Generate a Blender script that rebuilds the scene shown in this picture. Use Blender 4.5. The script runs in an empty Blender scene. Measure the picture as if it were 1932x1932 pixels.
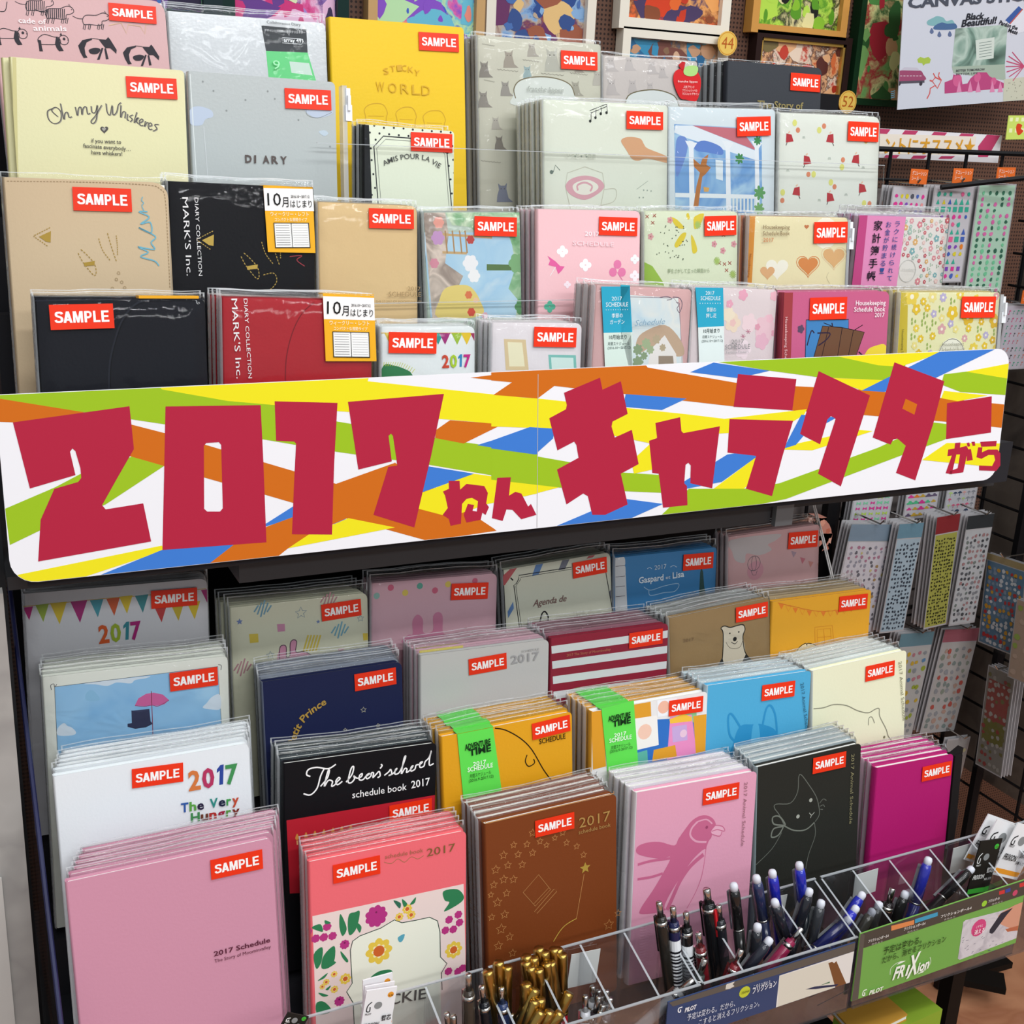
import bpy, math, random, numpy as np
from mathutils import Matrix, Vector
# ---------------------------------------------------------------- camera, world, lights, exposure
SC = bpy.context.scene
COL = SC.collection
EYE = 1.45                                    # camera height above the floor (m)
F = 2285.0                                    # focal length in pixels of the 1932 px frame
R = np.array([[0.90269319, -0.08974891, 0.42082078],      # world x (along the rack)
              [-0.42786584, -0.29078261, 0.85578986],     # world y (into the rack)
              [0.04556116, -0.95257052, -0.30088798]])    # world z (up)
cam_d = bpy.data.cameras.new('camera'); cam_d.sensor_width = 36; cam_d.lens = F / 1932 * 36
cam_d.clip_start = 0.02; cam_d.clip_end = 60
cam = bpy.data.objects.new('camera', cam_d); COL.objects.link(cam)
Rx, Ry, Rz = R[:, 0], -R[:, 1], -R[:, 2]
cam.matrix_world = Matrix(((Rx[0], Ry[0], Rz[0], 0), (Rx[1], Ry[1], Rz[1], 0), (Rx[2], Ry[2], Rz[2], EYE), (0, 0, 0, 1)))
SC.camera = cam
SC.view_settings.view_transform = 'Standard'; SC.view_settings.look = 'None'
SC.view_settings.gamma = 1; SC.view_settings.use_curve_mapping = False
SC.view_settings.exposure = -0.24
SC.cycles.transparent_max_bounces = 48; SC.cycles.max_bounces = 7
SC.cycles.transmission_bounces = 6; SC.cycles.caustics_reflective = False; SC.cycles.caustics_refractive = False
world = bpy.data.worlds.new('store_light'); SC.world = world; world.use_nodes = True
world.node_tree.nodes['Background'].inputs[0].default_value = (0.90, 0.95, 1.0, 1)
world.node_tree.nodes['Background'].inputs[1].default_value = 0.53
def area(name, loc, aim, sx, sy, power, col=(0.96, 0.98, 1.0)):
    l = bpy.data.lights.new(name, 'AREA'); l.shape = 'RECTANGLE'; l.size = sx; l.size_y = sy; l.energy = power; l.color = col
    o = bpy.data.objects.new(name, l); COL.objects.link(o); o.location = loc
    o.rotation_euler = (Vector(aim) - Vector(loc)).to_track_quat('-Z', 'Y').to_euler(); return o
for i, (x, y, p) in enumerate([(0.1, -0.9, 21), (1.4, -0.9, 21), (0.1, 0.15, 11), (1.4, 0.15, 11), (2.6, 0.2, 15)]):
    area('ceiling_light', (x, y, 2.95), (x, y + 0.25, 0), 1.1, 0.16, p)
area('ceiling_light', (0.7, -2.4, 2.9), (0.7, 0.6, 1.0), 2.8, 0.25, 44)
# ---------------------------------------------------------------- pixels to points on real planes
CSV = [1.0, 0.0, 0.0]
def cs(s=1.0, ox=0.0, oy=0.0): CSV[:] = [s, ox, oy]       # coordinates below are read off enlarged views
def px(p): return (CSV[1] + p[0] / CSV[0], CSV[2] + p[1] / CSV[0])
def rayd(x, y): return R @ np.array([(x - 966) / F, (y - 966) / F, 1.0])
C0 = np.array([0, 0, EYE])
def on_plane(p, o, n, raw=False):
    x, y = p if raw else px(p)
    r = rayd(x, y); return C0 + r * (np.dot(np.array(o) - C0, n) / np.dot(r, n))
def at(p, D, z0=0.0, lean=0.0, raw=False):               # plane y = D + (z - z0) tan(lean), z0 relative to the eye
    a = math.radians(lean); return on_plane(p, (0, D, EYE + z0), np.array([0, math.cos(a), -math.sin(a)]), raw)
def unit(v): v = np.array(v, float); return v / np.linalg.norm(v)
# enlarged views of the photograph: (scale, x origin, y origin)
c1=(3.019,0,0); c2=(3.019,600,0); c3=(2.639,1200,0); c4=(3.019,0,320); c5=(2.927,580,360); c6=(2.569,1180,360)
b1=(1.932,0,640); b2=(1.932,932,640); d1=(3.45,0,1080); d2=(3.116,380,1060); d3=(3.22,780,980); d4=(2.963,1280,960)
e1=(3.45,0,1480); e2=(4.025,480,1480); e3=(3.927,820,1440); e4=(3.632,1140,1400); e5=(4.83,1532,1360); e6=(4.83,1532,1640)
g1=(4.392,1580,220); g2=(3.927,1440,900); g3=(3.717,1600,1180); g4=(2.32,0,1100); g5=(5.367,540,1780)
class Frame:                                              # local x right, y away from the viewer, z up
    def __init__(s, o, u, v):
        s.o = np.array(o, float); s.u = unit(u); v = np.array(v, float); s.v = unit(v - np.dot(v, s.u) * s.u); s.w = np.cross(s.v, s.u)
    def loc(s, p, off=0.0, raw=False):
        q = on_plane(p, s.o + s.w * off, s.w, raw) - s.o; return (float(np.dot(q, s.u)), float(np.dot(q, s.v)))
    def mat(s):
        return Matrix([[s.u[i], s.w[i], s.v[i], s.o[i]] for i in range(3)] + [[0, 0, 0, 1]])
# ---------------------------------------------------------------- materials
def lin(c):
    if isinstance(c, str): c = [int(c[i:i + 2], 16) / 255 for i in (0, 2, 4)]
    return tuple(x / 12.92 if x <= 0.04045 else ((x + 0.055) / 1.055) ** 2.4 for x in c) + (1.0,)
MATS = {}
def mat(hexc, rough=0.5, metal=0.0, coat=0.0, bump=0.0, scale=400.0, emit=0.0, name=None):
    key = (hexc, rough, metal, coat, bump, scale, emit)
    if key in MATS: return MATS[key]
    m = bpy.data.materials.new(name or 'paint_' + hexc); m.use_nodes = True; nt = m.node_tree; b = nt.nodes['Principled BSDF']
    b.inputs['Base Color'].default_value = lin(hexc); b.inputs['Roughness'].default_value = rough
    b.inputs['Metallic'].default_value = metal; b.inputs['Coat Weight'].default_value = coat
    b.inputs['Coat Roughness'].default_value = 0.12; b.inputs['Specular IOR Level'].default_value = 0.28 if sum(lin(hexc)[:3]) > 0.12 else 0.12
    if emit: b.inputs['Emission Color'].default_value = lin(hexc); b.inputs['Emission Strength'].default_value = emit
    if bump:
        tc = nt.nodes.new('ShaderNodeTexCoord'); n = nt.nodes.new('ShaderNodeTexNoise'); n.inputs['Scale'].default_value = scale
        n.inputs['Detail'].default_value = 4; bp = nt.nodes.new('ShaderNodeBump'); bp.inputs['Strength'].default_value = bump
        bp.inputs['Distance'].default_value = 0.001
        nt.links.new(tc.outputs['Object'], n.inputs['Vector']); nt.links.new(n.outputs['Fac'], bp.inputs['Height']); nt.links.new(bp.outputs['Normal'], b.inputs['Normal'])
    MATS[key] = m; return m
def film(name, haze, hazecol='f2f6f8', gloss=1.0, rough=0.06, bump=0.35, scale=28.0, tint=None):
    if name in MATS: return MATS[name]
    m = bpy.data.materials.new(name); m.use_nodes = True; nt = m.node_tree; nt.nodes.clear(); N = nt.nodes.new; Lk = nt.links.new
    out = N('ShaderNodeOutputMaterial'); tr = N('ShaderNodeBsdfTransparent'); gl = N('ShaderNodeBsdfGlossy'); df = N('ShaderNodeBsdfDiffuse')
    if tint: tr.inputs['Color'].default_value = lin(tint)
    gl.inputs['Roughness'].default_value = rough; df.inputs['Color'].default_value = lin(hazecol)
    tc = N('ShaderNodeTexCoord'); no = N('ShaderNodeTexNoise'); no.inputs['Scale'].default_value = scale; no.inputs['Detail'].default_value = 3
    no.inputs['Distortion'].default_value = 0.8
    bp = N('ShaderNodeBump'); bp.inputs['Strength'].default_value = bump; bp.inputs['Distance'].default_value = 0.006
    Lk(tc.outputs['Object'], no.inputs['Vector']); Lk(no.outputs['Fac'], bp.inputs['Height']); Lk(bp.outputs['Normal'], gl.inputs['Normal'])
    fr = N('ShaderNodeFresnel'); fr.inputs['IOR'].default_value = 1.42; Lk(bp.outputs['Normal'], fr.inputs['Normal'])
    mu = N('ShaderNodeMath'); mu.operation = 'MULTIPLY'; mu.inputs[1].default_value = gloss * 0.5; Lk(fr.outputs[0], mu.inputs[0])
    m1 = N('ShaderNodeMixShader'); m1.inputs[0].default_value = haze; Lk(tr.outputs[0], m1.inputs[1]); Lk(df.outputs[0], m1.inputs[2])
    m2 = N('ShaderNodeMixShader'); Lk(mu.outputs[0], m2.inputs[0]); Lk(m1.outputs[0], m2.inputs[1]); Lk(gl.outputs[0], m2.inputs[2])
    Lk(m2.outputs[0], out.inputs[0]); MATS[name] = m; return m
FILM = film('clear_film', 0.005, gloss=0.75, bump=0.45)
SEAM_GLEAM = film('film_seam_gleam', 0.28, gloss=1.5, rough=0.15, bump=0.8, scale=70)  # extra white haze along the sleeve rims imitates their bright edge reflections
ACRYL = film('clear_acrylic', 0.012, gloss=0.7, rough=0.03, bump=0.0, tint='f3f4f6')
ACEDGE = film('acrylic_edge', 0.45, hazecol='e8eef2', gloss=2.0, rough=0.1, bump=0.0)
def patterned(name, cols, scale, kind='noise', rough=0.35, detail=3.0, stops=None, coord='Object', stretch=(1, 1, 1), coat=0.2, dist=1.2, nrough=0.5):
    m = bpy.data.materials.new(name); m.use_nodes = True; nt = m.node_tree; b = nt.nodes['Principled BSDF']; N = nt.nodes.new; Lk = nt.links.new
    b.inputs['Roughness'].default_value = rough; b.inputs['Coat Weight'].default_value = coat; b.inputs['Coat Roughness'].default_value = 0.2
    tc = N('ShaderNodeTexCoord'); mp = N('ShaderNodeMapping'); mp.inputs['Scale'].default_value = stretch; Lk(tc.outputs[coord], mp.inputs[0])
    rp = N('ShaderNodeValToRGB'); cr = rp.color_ramp
    if kind == 'noise':
        t = N('ShaderNodeTexNoise'); t.inputs['Scale'].default_value = scale; t.inputs['Detail'].default_value = detail; t.inputs['Distortion'].default_value = dist; t.inputs['Roughness'].default_value = nrough; fac = t.outputs['Fac']; lo, hi = 0.3, 0.7
    else:
        t = N('ShaderNodeTexVoronoi'); t.inputs['Scale'].default_value = scale; sp = N('ShaderNodeSeparateColor'); Lk(t.outputs['Color'], sp.inputs[0]); fac = sp.outputs[0]; lo, hi = 0.0, 1.0; cr.interpolation = 'CONSTANT'
    Lk(mp.outputs[0], t.inputs['Vector']); Lk(fac, rp.inputs[0]); n = len(cols)
    while len(cr.elements) < n: cr.elements.new(0.5)
    for i, c in enumerate(cols):
        cr.elements[i].position = lo + (hi - lo) * (i / (n - 1) if kind == 'noise' else i / n); cr.elements[i].color = lin(c)
    Lk(rp.outputs[0], b.inputs['Base Color']); return m
# ---------------------------------------------------------------- mesh building
def newell(q): return sum(q[i][0] * q[(i + 1) % len(q)][1] - q[(i + 1) % len(q)][0] * q[i][1] for i in range(len(q)))
def spline(pts, closed=False, n=5):
    P = list(pts); m = len(P); out = []
    if m < 3: return P
    for i in range(m if closed else m - 1):
        g = lambda k: P[k % m] if closed else P[min(max(k, 0), m - 1)]
        a, b, c, d = g(i - 1), g(i), g(i + 1), g(i + 2)
        for j in range(n):
            t = j / n
            out.append(tuple(0.5 * (2 * b[k] + (c[k] - a[k]) * t + (2 * a[k] - 5 * b[k] + 4 * c[k] - d[k]) * t * t + (3 * b[k] - a[k] - 3 * c[k] + d[k]) * t ** 3) for k in range(len(b))))
    if not closed: out.append(P[-1])
    return out
class MB:
    def __init__(s): s.v = []; s.f = []; s.mi = []; s.m = []; s.lay = 0
    def mid(s, m):
        if m not in s.m: s.m.append(m)
        return s.m.index(m)
    def face(s, pts, m):
        b = len(s.v); s.v += [tuple(p) for p in pts]; s.f.append(tuple(range(b, b + len(pts)))); s.mi.append(s.mid(m))
    def box(s, x0, x1, y0, y1, z0, z1, m):
        b = len(s.v); k = s.mid(m); s.v += [(x, y, z) for x in (x0, x1) for y in (y0, y1) for z in (z0, z1)]
        for f in ((0, 1, 3, 2), (4, 6, 7, 5), (0, 4, 5, 1), (2, 3, 7, 6), (0, 2, 6, 4), (1, 5, 7, 3)): s.f.append(tuple(b + i for i in f)); s.mi.append(k)
    def flat(s, pts, m, y=None):                          # polygon in the x-z plane facing -y, each above the one before
        if y is None: s.lay += 1; y = -0.00012 - s.lay * 0.0000022
        if newell(pts) < 0: pts = pts[::-1]
        s.face([(p[0], y, p[1]) for p in pts], m)
    def line(s, pts, w, m, closed=False):
        s.lay += 1; y = -0.00012 - s.lay * 0.0000022; n = len(pts); L = []; Rr = []
        for i in range(n):
            a = pts[(i - 1) % n] if closed or i > 0 else pts[i]; c = pts[(i + 1) % n] if closed or i < n - 1 else pts[i]
            dx, dz = c[0] - a[0], c[1] - a[1]; l = math.hypot(dx, dz) or 1e-9; nx, nz = -dz / l * w / 2, dx / l * w / 2
            L.append((pts[i][0] + nx, y, pts[i][1] + nz)); Rr.append((pts[i][0] - nx, y, pts[i][1] - nz))
        b = len(s.v); s.v += L + Rr; k = s.mid(m)
        for i in range(n if closed else n - 1):
            j = (i + 1) % n; s.f.append((b + i, b + n + i, b + n + j, b + j)); s.mi.append(k)
    def slab(s, outline, y0, y1, m, me=None):             # x-z outline extruded in y
        if newell(outline) < 0: outline = outline[::-1]
        n = len(outline); b = len(s.v); k = s.mid(m); ke = s.mid(me or m)
        s.v += [(p[0], y0, p[1]) for p in outline] + [(p[0], y1, p[1]) for p in outline]
        s.f.append(tuple(range(b, b + n))); s.mi.append(k); s.f.append(tuple(range(b + 2 * n - 1, b + n - 1, -1))); s.mi.append(k)
        for i in range(n):
            j = (i + 1) % n; s.f.append((b + j, b + i, b + n + i, b + n + j)); s.mi.append(ke)
    def tube(s, path, r, m, n=8, caps=True):              # r: number or list, along a 3-D path
        P = [Vector(p) for p in path]; rs = r if isinstance(r, (list, tuple)) else [r] * len(P); b = len(s.v); k = s.mid(m); up = None
        for i, p in enumerate(P):
            t = (P[min(i + 1, len(P) - 1)] - P[max(i - 1, 0)]).normalized()
            if t.length < 0.5: t = Vector((0, 0, 1))
            if up is None: up = Vector((0, 0, 1)) if abs(t.z) < 0.9 else Vector((1, 0, 0))
            a = t.cross(up).normalized(); c = a.cross(t).normalized(); up = c
            for j in range(n):
                q = 2 * math.pi * j / n; s.v.append(tuple(p + (a * math.cos(q) + c * math.sin(q)) * rs[i]))
        for i in range(len(P) - 1):
            for j in range(n):
                j2 = (j + 1) % n; s.f.append((b + i * n + j, b + i * n + j2, b + (i + 1) * n + j2, b + (i + 1) * n + j)); s.mi.append(k)
        if caps:
            s.f.append(tuple(b + j for j in range(n - 1, -1, -1))); s.mi.append(k)
            s.f.append(tuple(b + (len(P) - 1) * n + j for j in range(n))); s.mi.append(k)
    def mesh(s, name, smooth=False):
        me = bpy.data.meshes.new(name); me.from_pydata(s.v, [], s.f)
        for m in s.m: me.materials.append(m)
        me.polygons.foreach_set('material_index', s.mi)
        if smooth: me.polygons.foreach_set('use_smooth', [True] * len(s.f))
        me.update(); return me
    def build(s, name, parent=None, smooth=False):
        return put(name, s.mesh(name, smooth), parent)
def put(name, me, parent=None, loc=None):
    o = bpy.data.objects.new(name, me); COL.objects.link(o)
    if parent: o.parent = parent
    if loc: o.location = loc
    return o
def tag(o, label=None, cat=None, group=None, kind=None):
    for k, v in (('label', label), ('category', cat), ('group', group), ('kind', kind)):
        if v: o[k] = v
    return o
def thing(name, mtx, label, cat, group=None):
    o = bpy.data.objects.new(name, None); COL.objects.link(o); o.empty_display_size = 0.02
    o.matrix_world = mtx; return tag(o, label, cat, group)
def rrect(x0, x1, z0, z1, r, n=4, right_only=False):
    out = []
    for cx, cz, a0, rr in ((x1 - r, z0 + r, -90, 1), (x1 - r, z1 - r, 0, 1), (x0 + r, z1 - r, 90, 0), (x0 + r, z0 + r, 180, 0)):
        if right_only and not rr: out.append((x0, z1 if a0 == 90 else z0)); continue
        for i in range(n + 1):
            q = math.radians(a0 + 90 * i / n); out.append((cx + r * math.cos(q), cz + r * math.sin(q)))
    return out
# ---------------------------------------------------------------- lettering: collected, then made in one go
TEXTS = []
def letter(parent, part, s, path, h, m, bold=0.0, shear=0.0, y=-0.0003, label=None):
    TEXTS.append((parent, part, s, path, h, m, bold, shear, y, label))
def make_texts():
    cache = {}; tmp = []
    for t in TEXTS:
        key = (t[2], t[6])
        if key in cache: continue
        cu = bpy.data.curves.new('lettering', 'FONT'); cu.body = t[2]; cu.offset = t[6]; cu.resolution_u = 2; cu.fill_mode = 'FRONT'
        o = bpy.data.objects.new('tmp', cu); COL.objects.link(o); cache[key] = o; tmp.append(o)
    bpy.context.view_layer.update(); dg = bpy.context.evaluated_depsgraph_get(); geo = {}
    for key, o in cache.items():
        me = o.evaluated_get(dg).to_mesh(); V = [(v.co.x, v.co.y) for v in me.vertices]; Fc = [tuple(p.vertices) for p in me.polygons]; geo[key] = (V, Fc)
    for o in tmp: bpy.data.objects.remove(o)
    groups = {}
    for t in TEXTS: groups.setdefault((t[0].name, t[1]), []).append(t)
    for (_, part), L in groups.items():
        mb = MB()
        for (parent, _, s, path, h, m, bold, shear, y, label) in L:
            V, Fc = geo[(s, bold)]
            if not V: continue
            x0 = min(v[0] for v in V); W = max(v[0] for v in V) - x0 or 1
            segs = [math.hypot(path[i + 1][0] - path[i][0], path[i + 1][1] - path[i][1]) for i in range(len(path) - 1)]; tot = sum(segs)
            sy = h / 0.70; b = len(mb.v); k = mb.mid(m)
            for (vx, vy) in V:
                d = (vx - x0) / W * tot; i = 0
                while i < len(segs) - 1 and d > segs[i]: d -= segs[i]; i += 1
                a, c = path[i], path[i + 1]; l = segs[i] or 1e-9; ux, uz = (c[0] - a[0]) / l, (c[1] - a[1]) / l
                dd = d + shear * vy * sy; mb.v.append((a[0] + ux * dd - uz * vy * sy, y, a[1] + uz * dd + ux * vy * sy))
            for f in Fc:
                q = tuple(b + i for i in f); A = newell([(mb.v[i][0], mb.v[i][2]) for i in q]); mb.f.append(q if A > 0 else q[::-1]); mb.mi.append(k)
        o = mb.build(part, L[0][0])
        if L[0][9]: o['label'] = L[0][9]
# ---------------------------------------------------------------- notebooks standing in the rack
RED = mat('ec3413', 0.38); WHITE = mat('fbf8f6', 0.4); INK = mat('1c1b20', 0.5); PAPER = mat('f2f1ea', 0.7)
ROWS = {'L1': (0.78, -0.540, -0.725), 'L2': (0.845, -0.487, -0.672), 'L3': (0.91, -0.445, -0.627), 'L4': (0.975, -0.395, -0.580),
        'U1': (0.88, -0.124, -0.272), 'U2': (0.95, -0.058, -0.212), 'U3': (1.02, 0.03, -0.146), 'U4': (1.09, 0.082, -0.080)}
LEAN = 7.0
def sleeve_mesh(w, h, th, flap, seed, wr=1.0):
    rnd = random.Random(seed); mb = MB(); x1 = w / 2 + 0.0012; zt = h + flap
    U = [-x1, -x1 + 0.0012] + [-x1 + 0.0012 + (2 * x1 - 0.0024) * i / 9 for i in range(1, 9)] + [x1 - 0.0012, x1]
    V = [-0.0004] + [h * j / 8 for j in range(1, 8)] + [h - 0.001, h + 0.0006, h + 0.4 * flap, zt - 0.0007, zt]; nx, nz = len(U) - 1, len(V) - 1
    ph = [rnd.uniform(0, 6.28) for _ in range(6)]
    def pt(i, j, back):
        x, z = U[i], V[j]; u = x / w; fl = max(0.0, min(1.0, (z - h) / (0.4 * flap)))
        wv = wr * 0.00022 * (math.sin(9 * u + ph[0] + 40 * z) + math.sin(17 * u - 60 * z + ph[1]))
        y = -0.0007 + wv * 0.5 if not back else th + 0.0007 + wv * 0.5
        if i in (0, nx): y = th * 0.5 + (0.0003 if back else -0.0003)
        y = y * (1 - fl) + (th * 0.5 + 0.0012 * math.sin(6 * u + ph[2]) * fl + (0.0003 if back else -0.0003)) * fl
        if j >= nz - 1: z += wr * 0.0005 * math.sin(7 * u + ph[4]) + wr * 0.0003 * math.sin(19 * u + ph[5])
        return (x, y, z)
    for back in (0, 1):
        b = len(mb.v); mb.v += [pt(i, j, back) for j in range(nz + 1) for i in range(nx + 1)]
        for j in range(nz):
            for i in range(nx):
                q = [b + j * (nx + 1) + i, b + j * (nx + 1) + i + 1, b + (j + 1) * (nx + 1) + i + 1, b + (j + 1) * (nx + 1) + i]
                mb.f.append(tuple(q if not back else q[::-1])); mb.mi.append(mb.mid(SEAM_GLEAM if j == nz - 1 or i in (0, nx - 1) else FILM))
    return mb.mesh('sleeve', True)
def cover_mesh(w, h, th, m, spine=None, rc=0.004, soft=True):
    mb = MB(); t = 0.0009; xs = -w / 2
    o = rrect(xs + 0.0012, w / 2, 0, h, rc, right_only=True)
    mb.slab(o, 0.0, t, m); mb.slab(o, th - t, th, m)
    n = 6; prof = []
    for i in range(n + 1):
        q = math.pi * i / n; prof.append((xs + 0.0014 - 0.0016 * math.sin(q) * (1 if soft else 0.6), th / 2 - th / 2 * math.cos(q)))
    b = len(mb.v); k = mb.mid(spine or m)
    for (x, y) in prof: mb.v += [(x, y, 0.0), (x, y, h), (x + t, y, 0.0), (x + t, y, h)]
    for i in range(n):
        a, c = b + 4 * i, b + 4 * (i + 1)
        for f in ((a, a + 1, c + 1, c), (a + 3, a + 2, c + 2, c + 3), (a + 1, a + 3, c + 3, c + 1), (a, c, c + 2, a + 2)): mb.f.append(f); mb.mi.append(k)
    return mb.mesh('cover')
class Book:
    def __init__(s, name, cat, label, row, tl, tr, color, n=4, t=0.0095, th=None, sleeve=False, copies_sleeved=True, dx=0.0, dD=0.0, lean=LEAN,
                 spine=None, rc=0.004, group=None, back=None, rough=0.45, flap=None, h=None, copycolor=None, pages=True, coat=0.0, floor=None, backlabel=None, jit=1.0):
        D, zr, fl = ROWS[row]; D += dD; flap = flap or {'L4': 0.008, 'L3': 0.0065, 'L2': 0.0055, 'L1': 0.005}.get(row, 0.0045); fl = floor if floor is not None else fl
        p, q = at(tl, D, zr, lean), at(tr, D, zr, lean); a = math.radians(lean)
        u = unit(q - p); v = np.array([0, math.sin(a), math.cos(a)]); v = unit(v - np.dot(v, u) * u)
        w = float(np.linalg.norm(q - p)); mid = (p + q) / 2
        s.h = h or float((mid[2] - (EYE + fl)) / v[2]); s.w = w
        s.F = Frame(mid - v * s.h, u, v); s.th = th or t * 0.80
        s.root = thing(name, s.F.mat(), label, cat, group if n else group)
        s.m = color if not isinstance(color, str) else mat(color, rough, coat=coat, bump=0.12)
        s.spine = mat(spine, rough) if isinstance(spine, str) else spine
        s.cm = cover_mesh(w, s.h, s.th, s.m, s.spine, rc); s.cover = put('cover', s.cm, s.root)
        pm = None
        if pages:
            pb = MB(); pb.box(-w / 2 + 0.002, w / 2 - 0.0022, 0.0011, s.th - 0.0011, 0.0015, s.h - 0.0018, PAPER); pm = pb.mesh('pages'); put('pages', pm, s.root)
        seed = len(bpy.data.objects); s.sm = None
        if sleeve or (n and copies_sleeved): s.sm = sleeve_mesh(w, s.h, s.th, flap, seed)
        if sleeve: put('clear_sleeve', s.sm, s.root)
        s.art = MB(); s.off = 0.0; s.sleeved = sleeve; s.copies = []
        a0 = s.F.loc(px(tl), raw=True); b0 = s.F.loc((px(tl)[0], px(tl)[1] + 20), raw=True); s.k0 = abs(a0[1] - b0[1]) / 20   # metres per picture pixel
        rnd = random.Random(seed); cmesh = s.cm
        if copycolor: cmesh = cover_mesh(w, s.h, s.th, mat(copycolor, rough, bump=0.12), s.spine, rc)
        for i in range(n):
            F2 = Frame(s.F.o + s.F.w * t * (i + 1) + s.F.u * (dx * (i + 1) + jit * rnd.uniform(-0.0012, 0.0012)) + s.F.v * jit * rnd.uniform(0.0, 0.0015), s.F.u, s.F.v)
            c = thing(name, F2.mat(), backlabel or (['first', 'second', 'third', 'fourth', 'fifth', 'sixth'][i] + ' copy behind the ' + label), cat, group); put('cover', cmesh, c)
            if pm: put('pages', pm, c)
            if copies_sleeved: put('clear_sleeve', s.sm, c)
            s.copies.append(c)
    @property
    def k(s): return s.k0 / CSV[0]
    def L(s, p): return s.F.loc(px(p), raw=True)
    def C(s, c, r=0.42, metal=0.0): return c if not isinstance(c, str) else mat(c, r, metal)
    def P(s, c, pts, smooth=False, **kw):
        q = [s.L(p) for p in pts]; s.art.flat(clip(spline(q, True, 4) if smooth else q, -s.w / 2 + 0.0003, s.w / 2 - 0.0003, 0.0003, s.h - 0.0003), s.C(c, **kw)); return s
    def Ln(s, c, wpx, pts, smooth=False, closed=False, **kw):
        q = [s.L(p) for p in pts]; q = spline(q, closed, 4) if smooth else q; s.art.line(q, wpx * s.k, s.C(c, **kw), closed); return s
    def blob(s, c, ctr, rpx, n=14, lob=0, depth=0.25, rot=0.0, sx=1.0, **kw):     # round, petalled or starred shape
        cx, cz = s.L(ctr); r = rpx * s.k; pts = []
        m = n if not lob else lob * 6
        for i in range(m):
            q = 2 * math.pi * i / m + rot; rr = r * (1 - depth + depth * abs(math.cos(lob * (q - rot) / 2)) * 1.0 if lob else 1)
            pts.append((cx + rr * math.cos(q) * sx, cz + rr * math.sin(q)))
        s.art.flat(clip(pts, -s.w / 2 + 0.0002, s.w / 2 - 0.0002, 0.0002, s.h - 0.0002), s.C(c, **kw)); return s
    def star(s, c, ctr, rpx, line=0, rot=90, **kw):
        cx, cz = s.L(ctr); r = rpx * s.k; pts = [(cx + (r if i % 2 == 0 else r * 0.45) * math.cos(math.radians(rot + 36 * i)), cz + (r if i % 2 == 0 else r * 0.45) * math.sin(math.radians(rot + 36 * i))) for i in range(10)]
        if line: s.art.line(pts, line * s.k, s.C(c, **kw), True)
        elif all(abs(p[0]) < s.w / 2 and p[1] < s.h for p in pts): s.art.flat(pts, s.C(c, **kw))
        return s
    def ring(s, c, wpx, ctr, rpx, sx=1.0):
        cx, cz = s.L(ctr); r = rpx * s.k; s.art.line([(cx + r * sx * math.cos(math.radians(a)), cz + r * math.sin(math.radians(a))) for a in range(0, 360, 18)], wpx * s.k, s.C(c), True); return s
    def T(s, txt, path, hpx, c='1c1b20', bold=0.0, shear=0.0, part='printed_title', smooth=False, y=None, metal=0.0):
        q = [s.L(p) for p in path]; q = spline(q, False, 5) if smooth else q
        letter(s.root, part, txt, q, hpx * s.k, s.C(c, 0.4, metal), bold, shear, (-0.00085 if y is None else y)); return s
    def MT(s, txt, a, b, hpx, cols, bold=0.03):           # lettering with a colour of its own for each letter
        wd = [{'i': .3, 'l': .3, '1': .40, 'r': .42, ' ': .35, 'T': .66, 'H': .72, 'V': .7, 'u': .6, 'm': .9}.get(c, .6) for c in txt]; W = sum(wd) + .08 * len(txt); d = 0
        for c, w_, col in zip(txt, wd, cols):
            t0, t1 = d / W, (d + w_) / W; d += w_ + .08
            if c == '1':
                m_ = lambda u_, v_: (a[0] + (b[0] - a[0]) * (t0 + (t1 - t0) * u_) + hpx * v_ * .03, a[1] + (b[1] - a[1]) * (t0 + (t1 - t0) * u_) - hpx * v_); s.P(col, [m_(.38, 0), m_(.38, .72), m_(.02, .62), m_(.02, .80), m_(.45, 1), m_(.85, 1), m_(.85, 0)])
            elif c != ' ': s.T(c, [(a[0] + (b[0] - a[0]) * t0, a[1] + (b[1] - a[1]) * t0), (a[0] + (b[0] - a[0]) * t1, a[1] + (b[1] - a[1]) * t1)], hpx, col, bold)
        return s
    def S(s, a, b, ratio=0.405, y=None):                  # the red SAMPLE sticker, given by its two upper corners
        A, B = s.L(a), s.L(b); sticker(s.root, A, B, ratio, y if y is not None else (-0.0016 if s.sleeved else -0.0009)); return s
    def done(s, part='printed_design'):
        if s.art.f: s.art.build(part, s.root)
        return s
def clip_in(q, poly):                                     # the part of q inside a convex outline
    if newell(poly) < 0: poly = poly[::-1]
    for k in range(len(poly)):
        A, B_ = poly[k], poly[(k + 1) % len(poly)]; sd = lambda p: (B_[0] - A[0]) * (p[1] - A[1]) - (B_[1] - A[1]) * (p[0] - A[0]); out = []
        for i in range(len(q)):
            a, b = q[i], q[(i + 1) % len(q)]; da, db = sd(a), sd(b)
            if da >= 0: out.append(a)
            if (da >= 0) != (db >= 0): t = da / (da - db); out.append((a[0] + (b[0] - a[0]) * t, a[1] + (b[1] - a[1]) * t))
        q = out
        if len(q) < 3: return None
    return q
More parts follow.
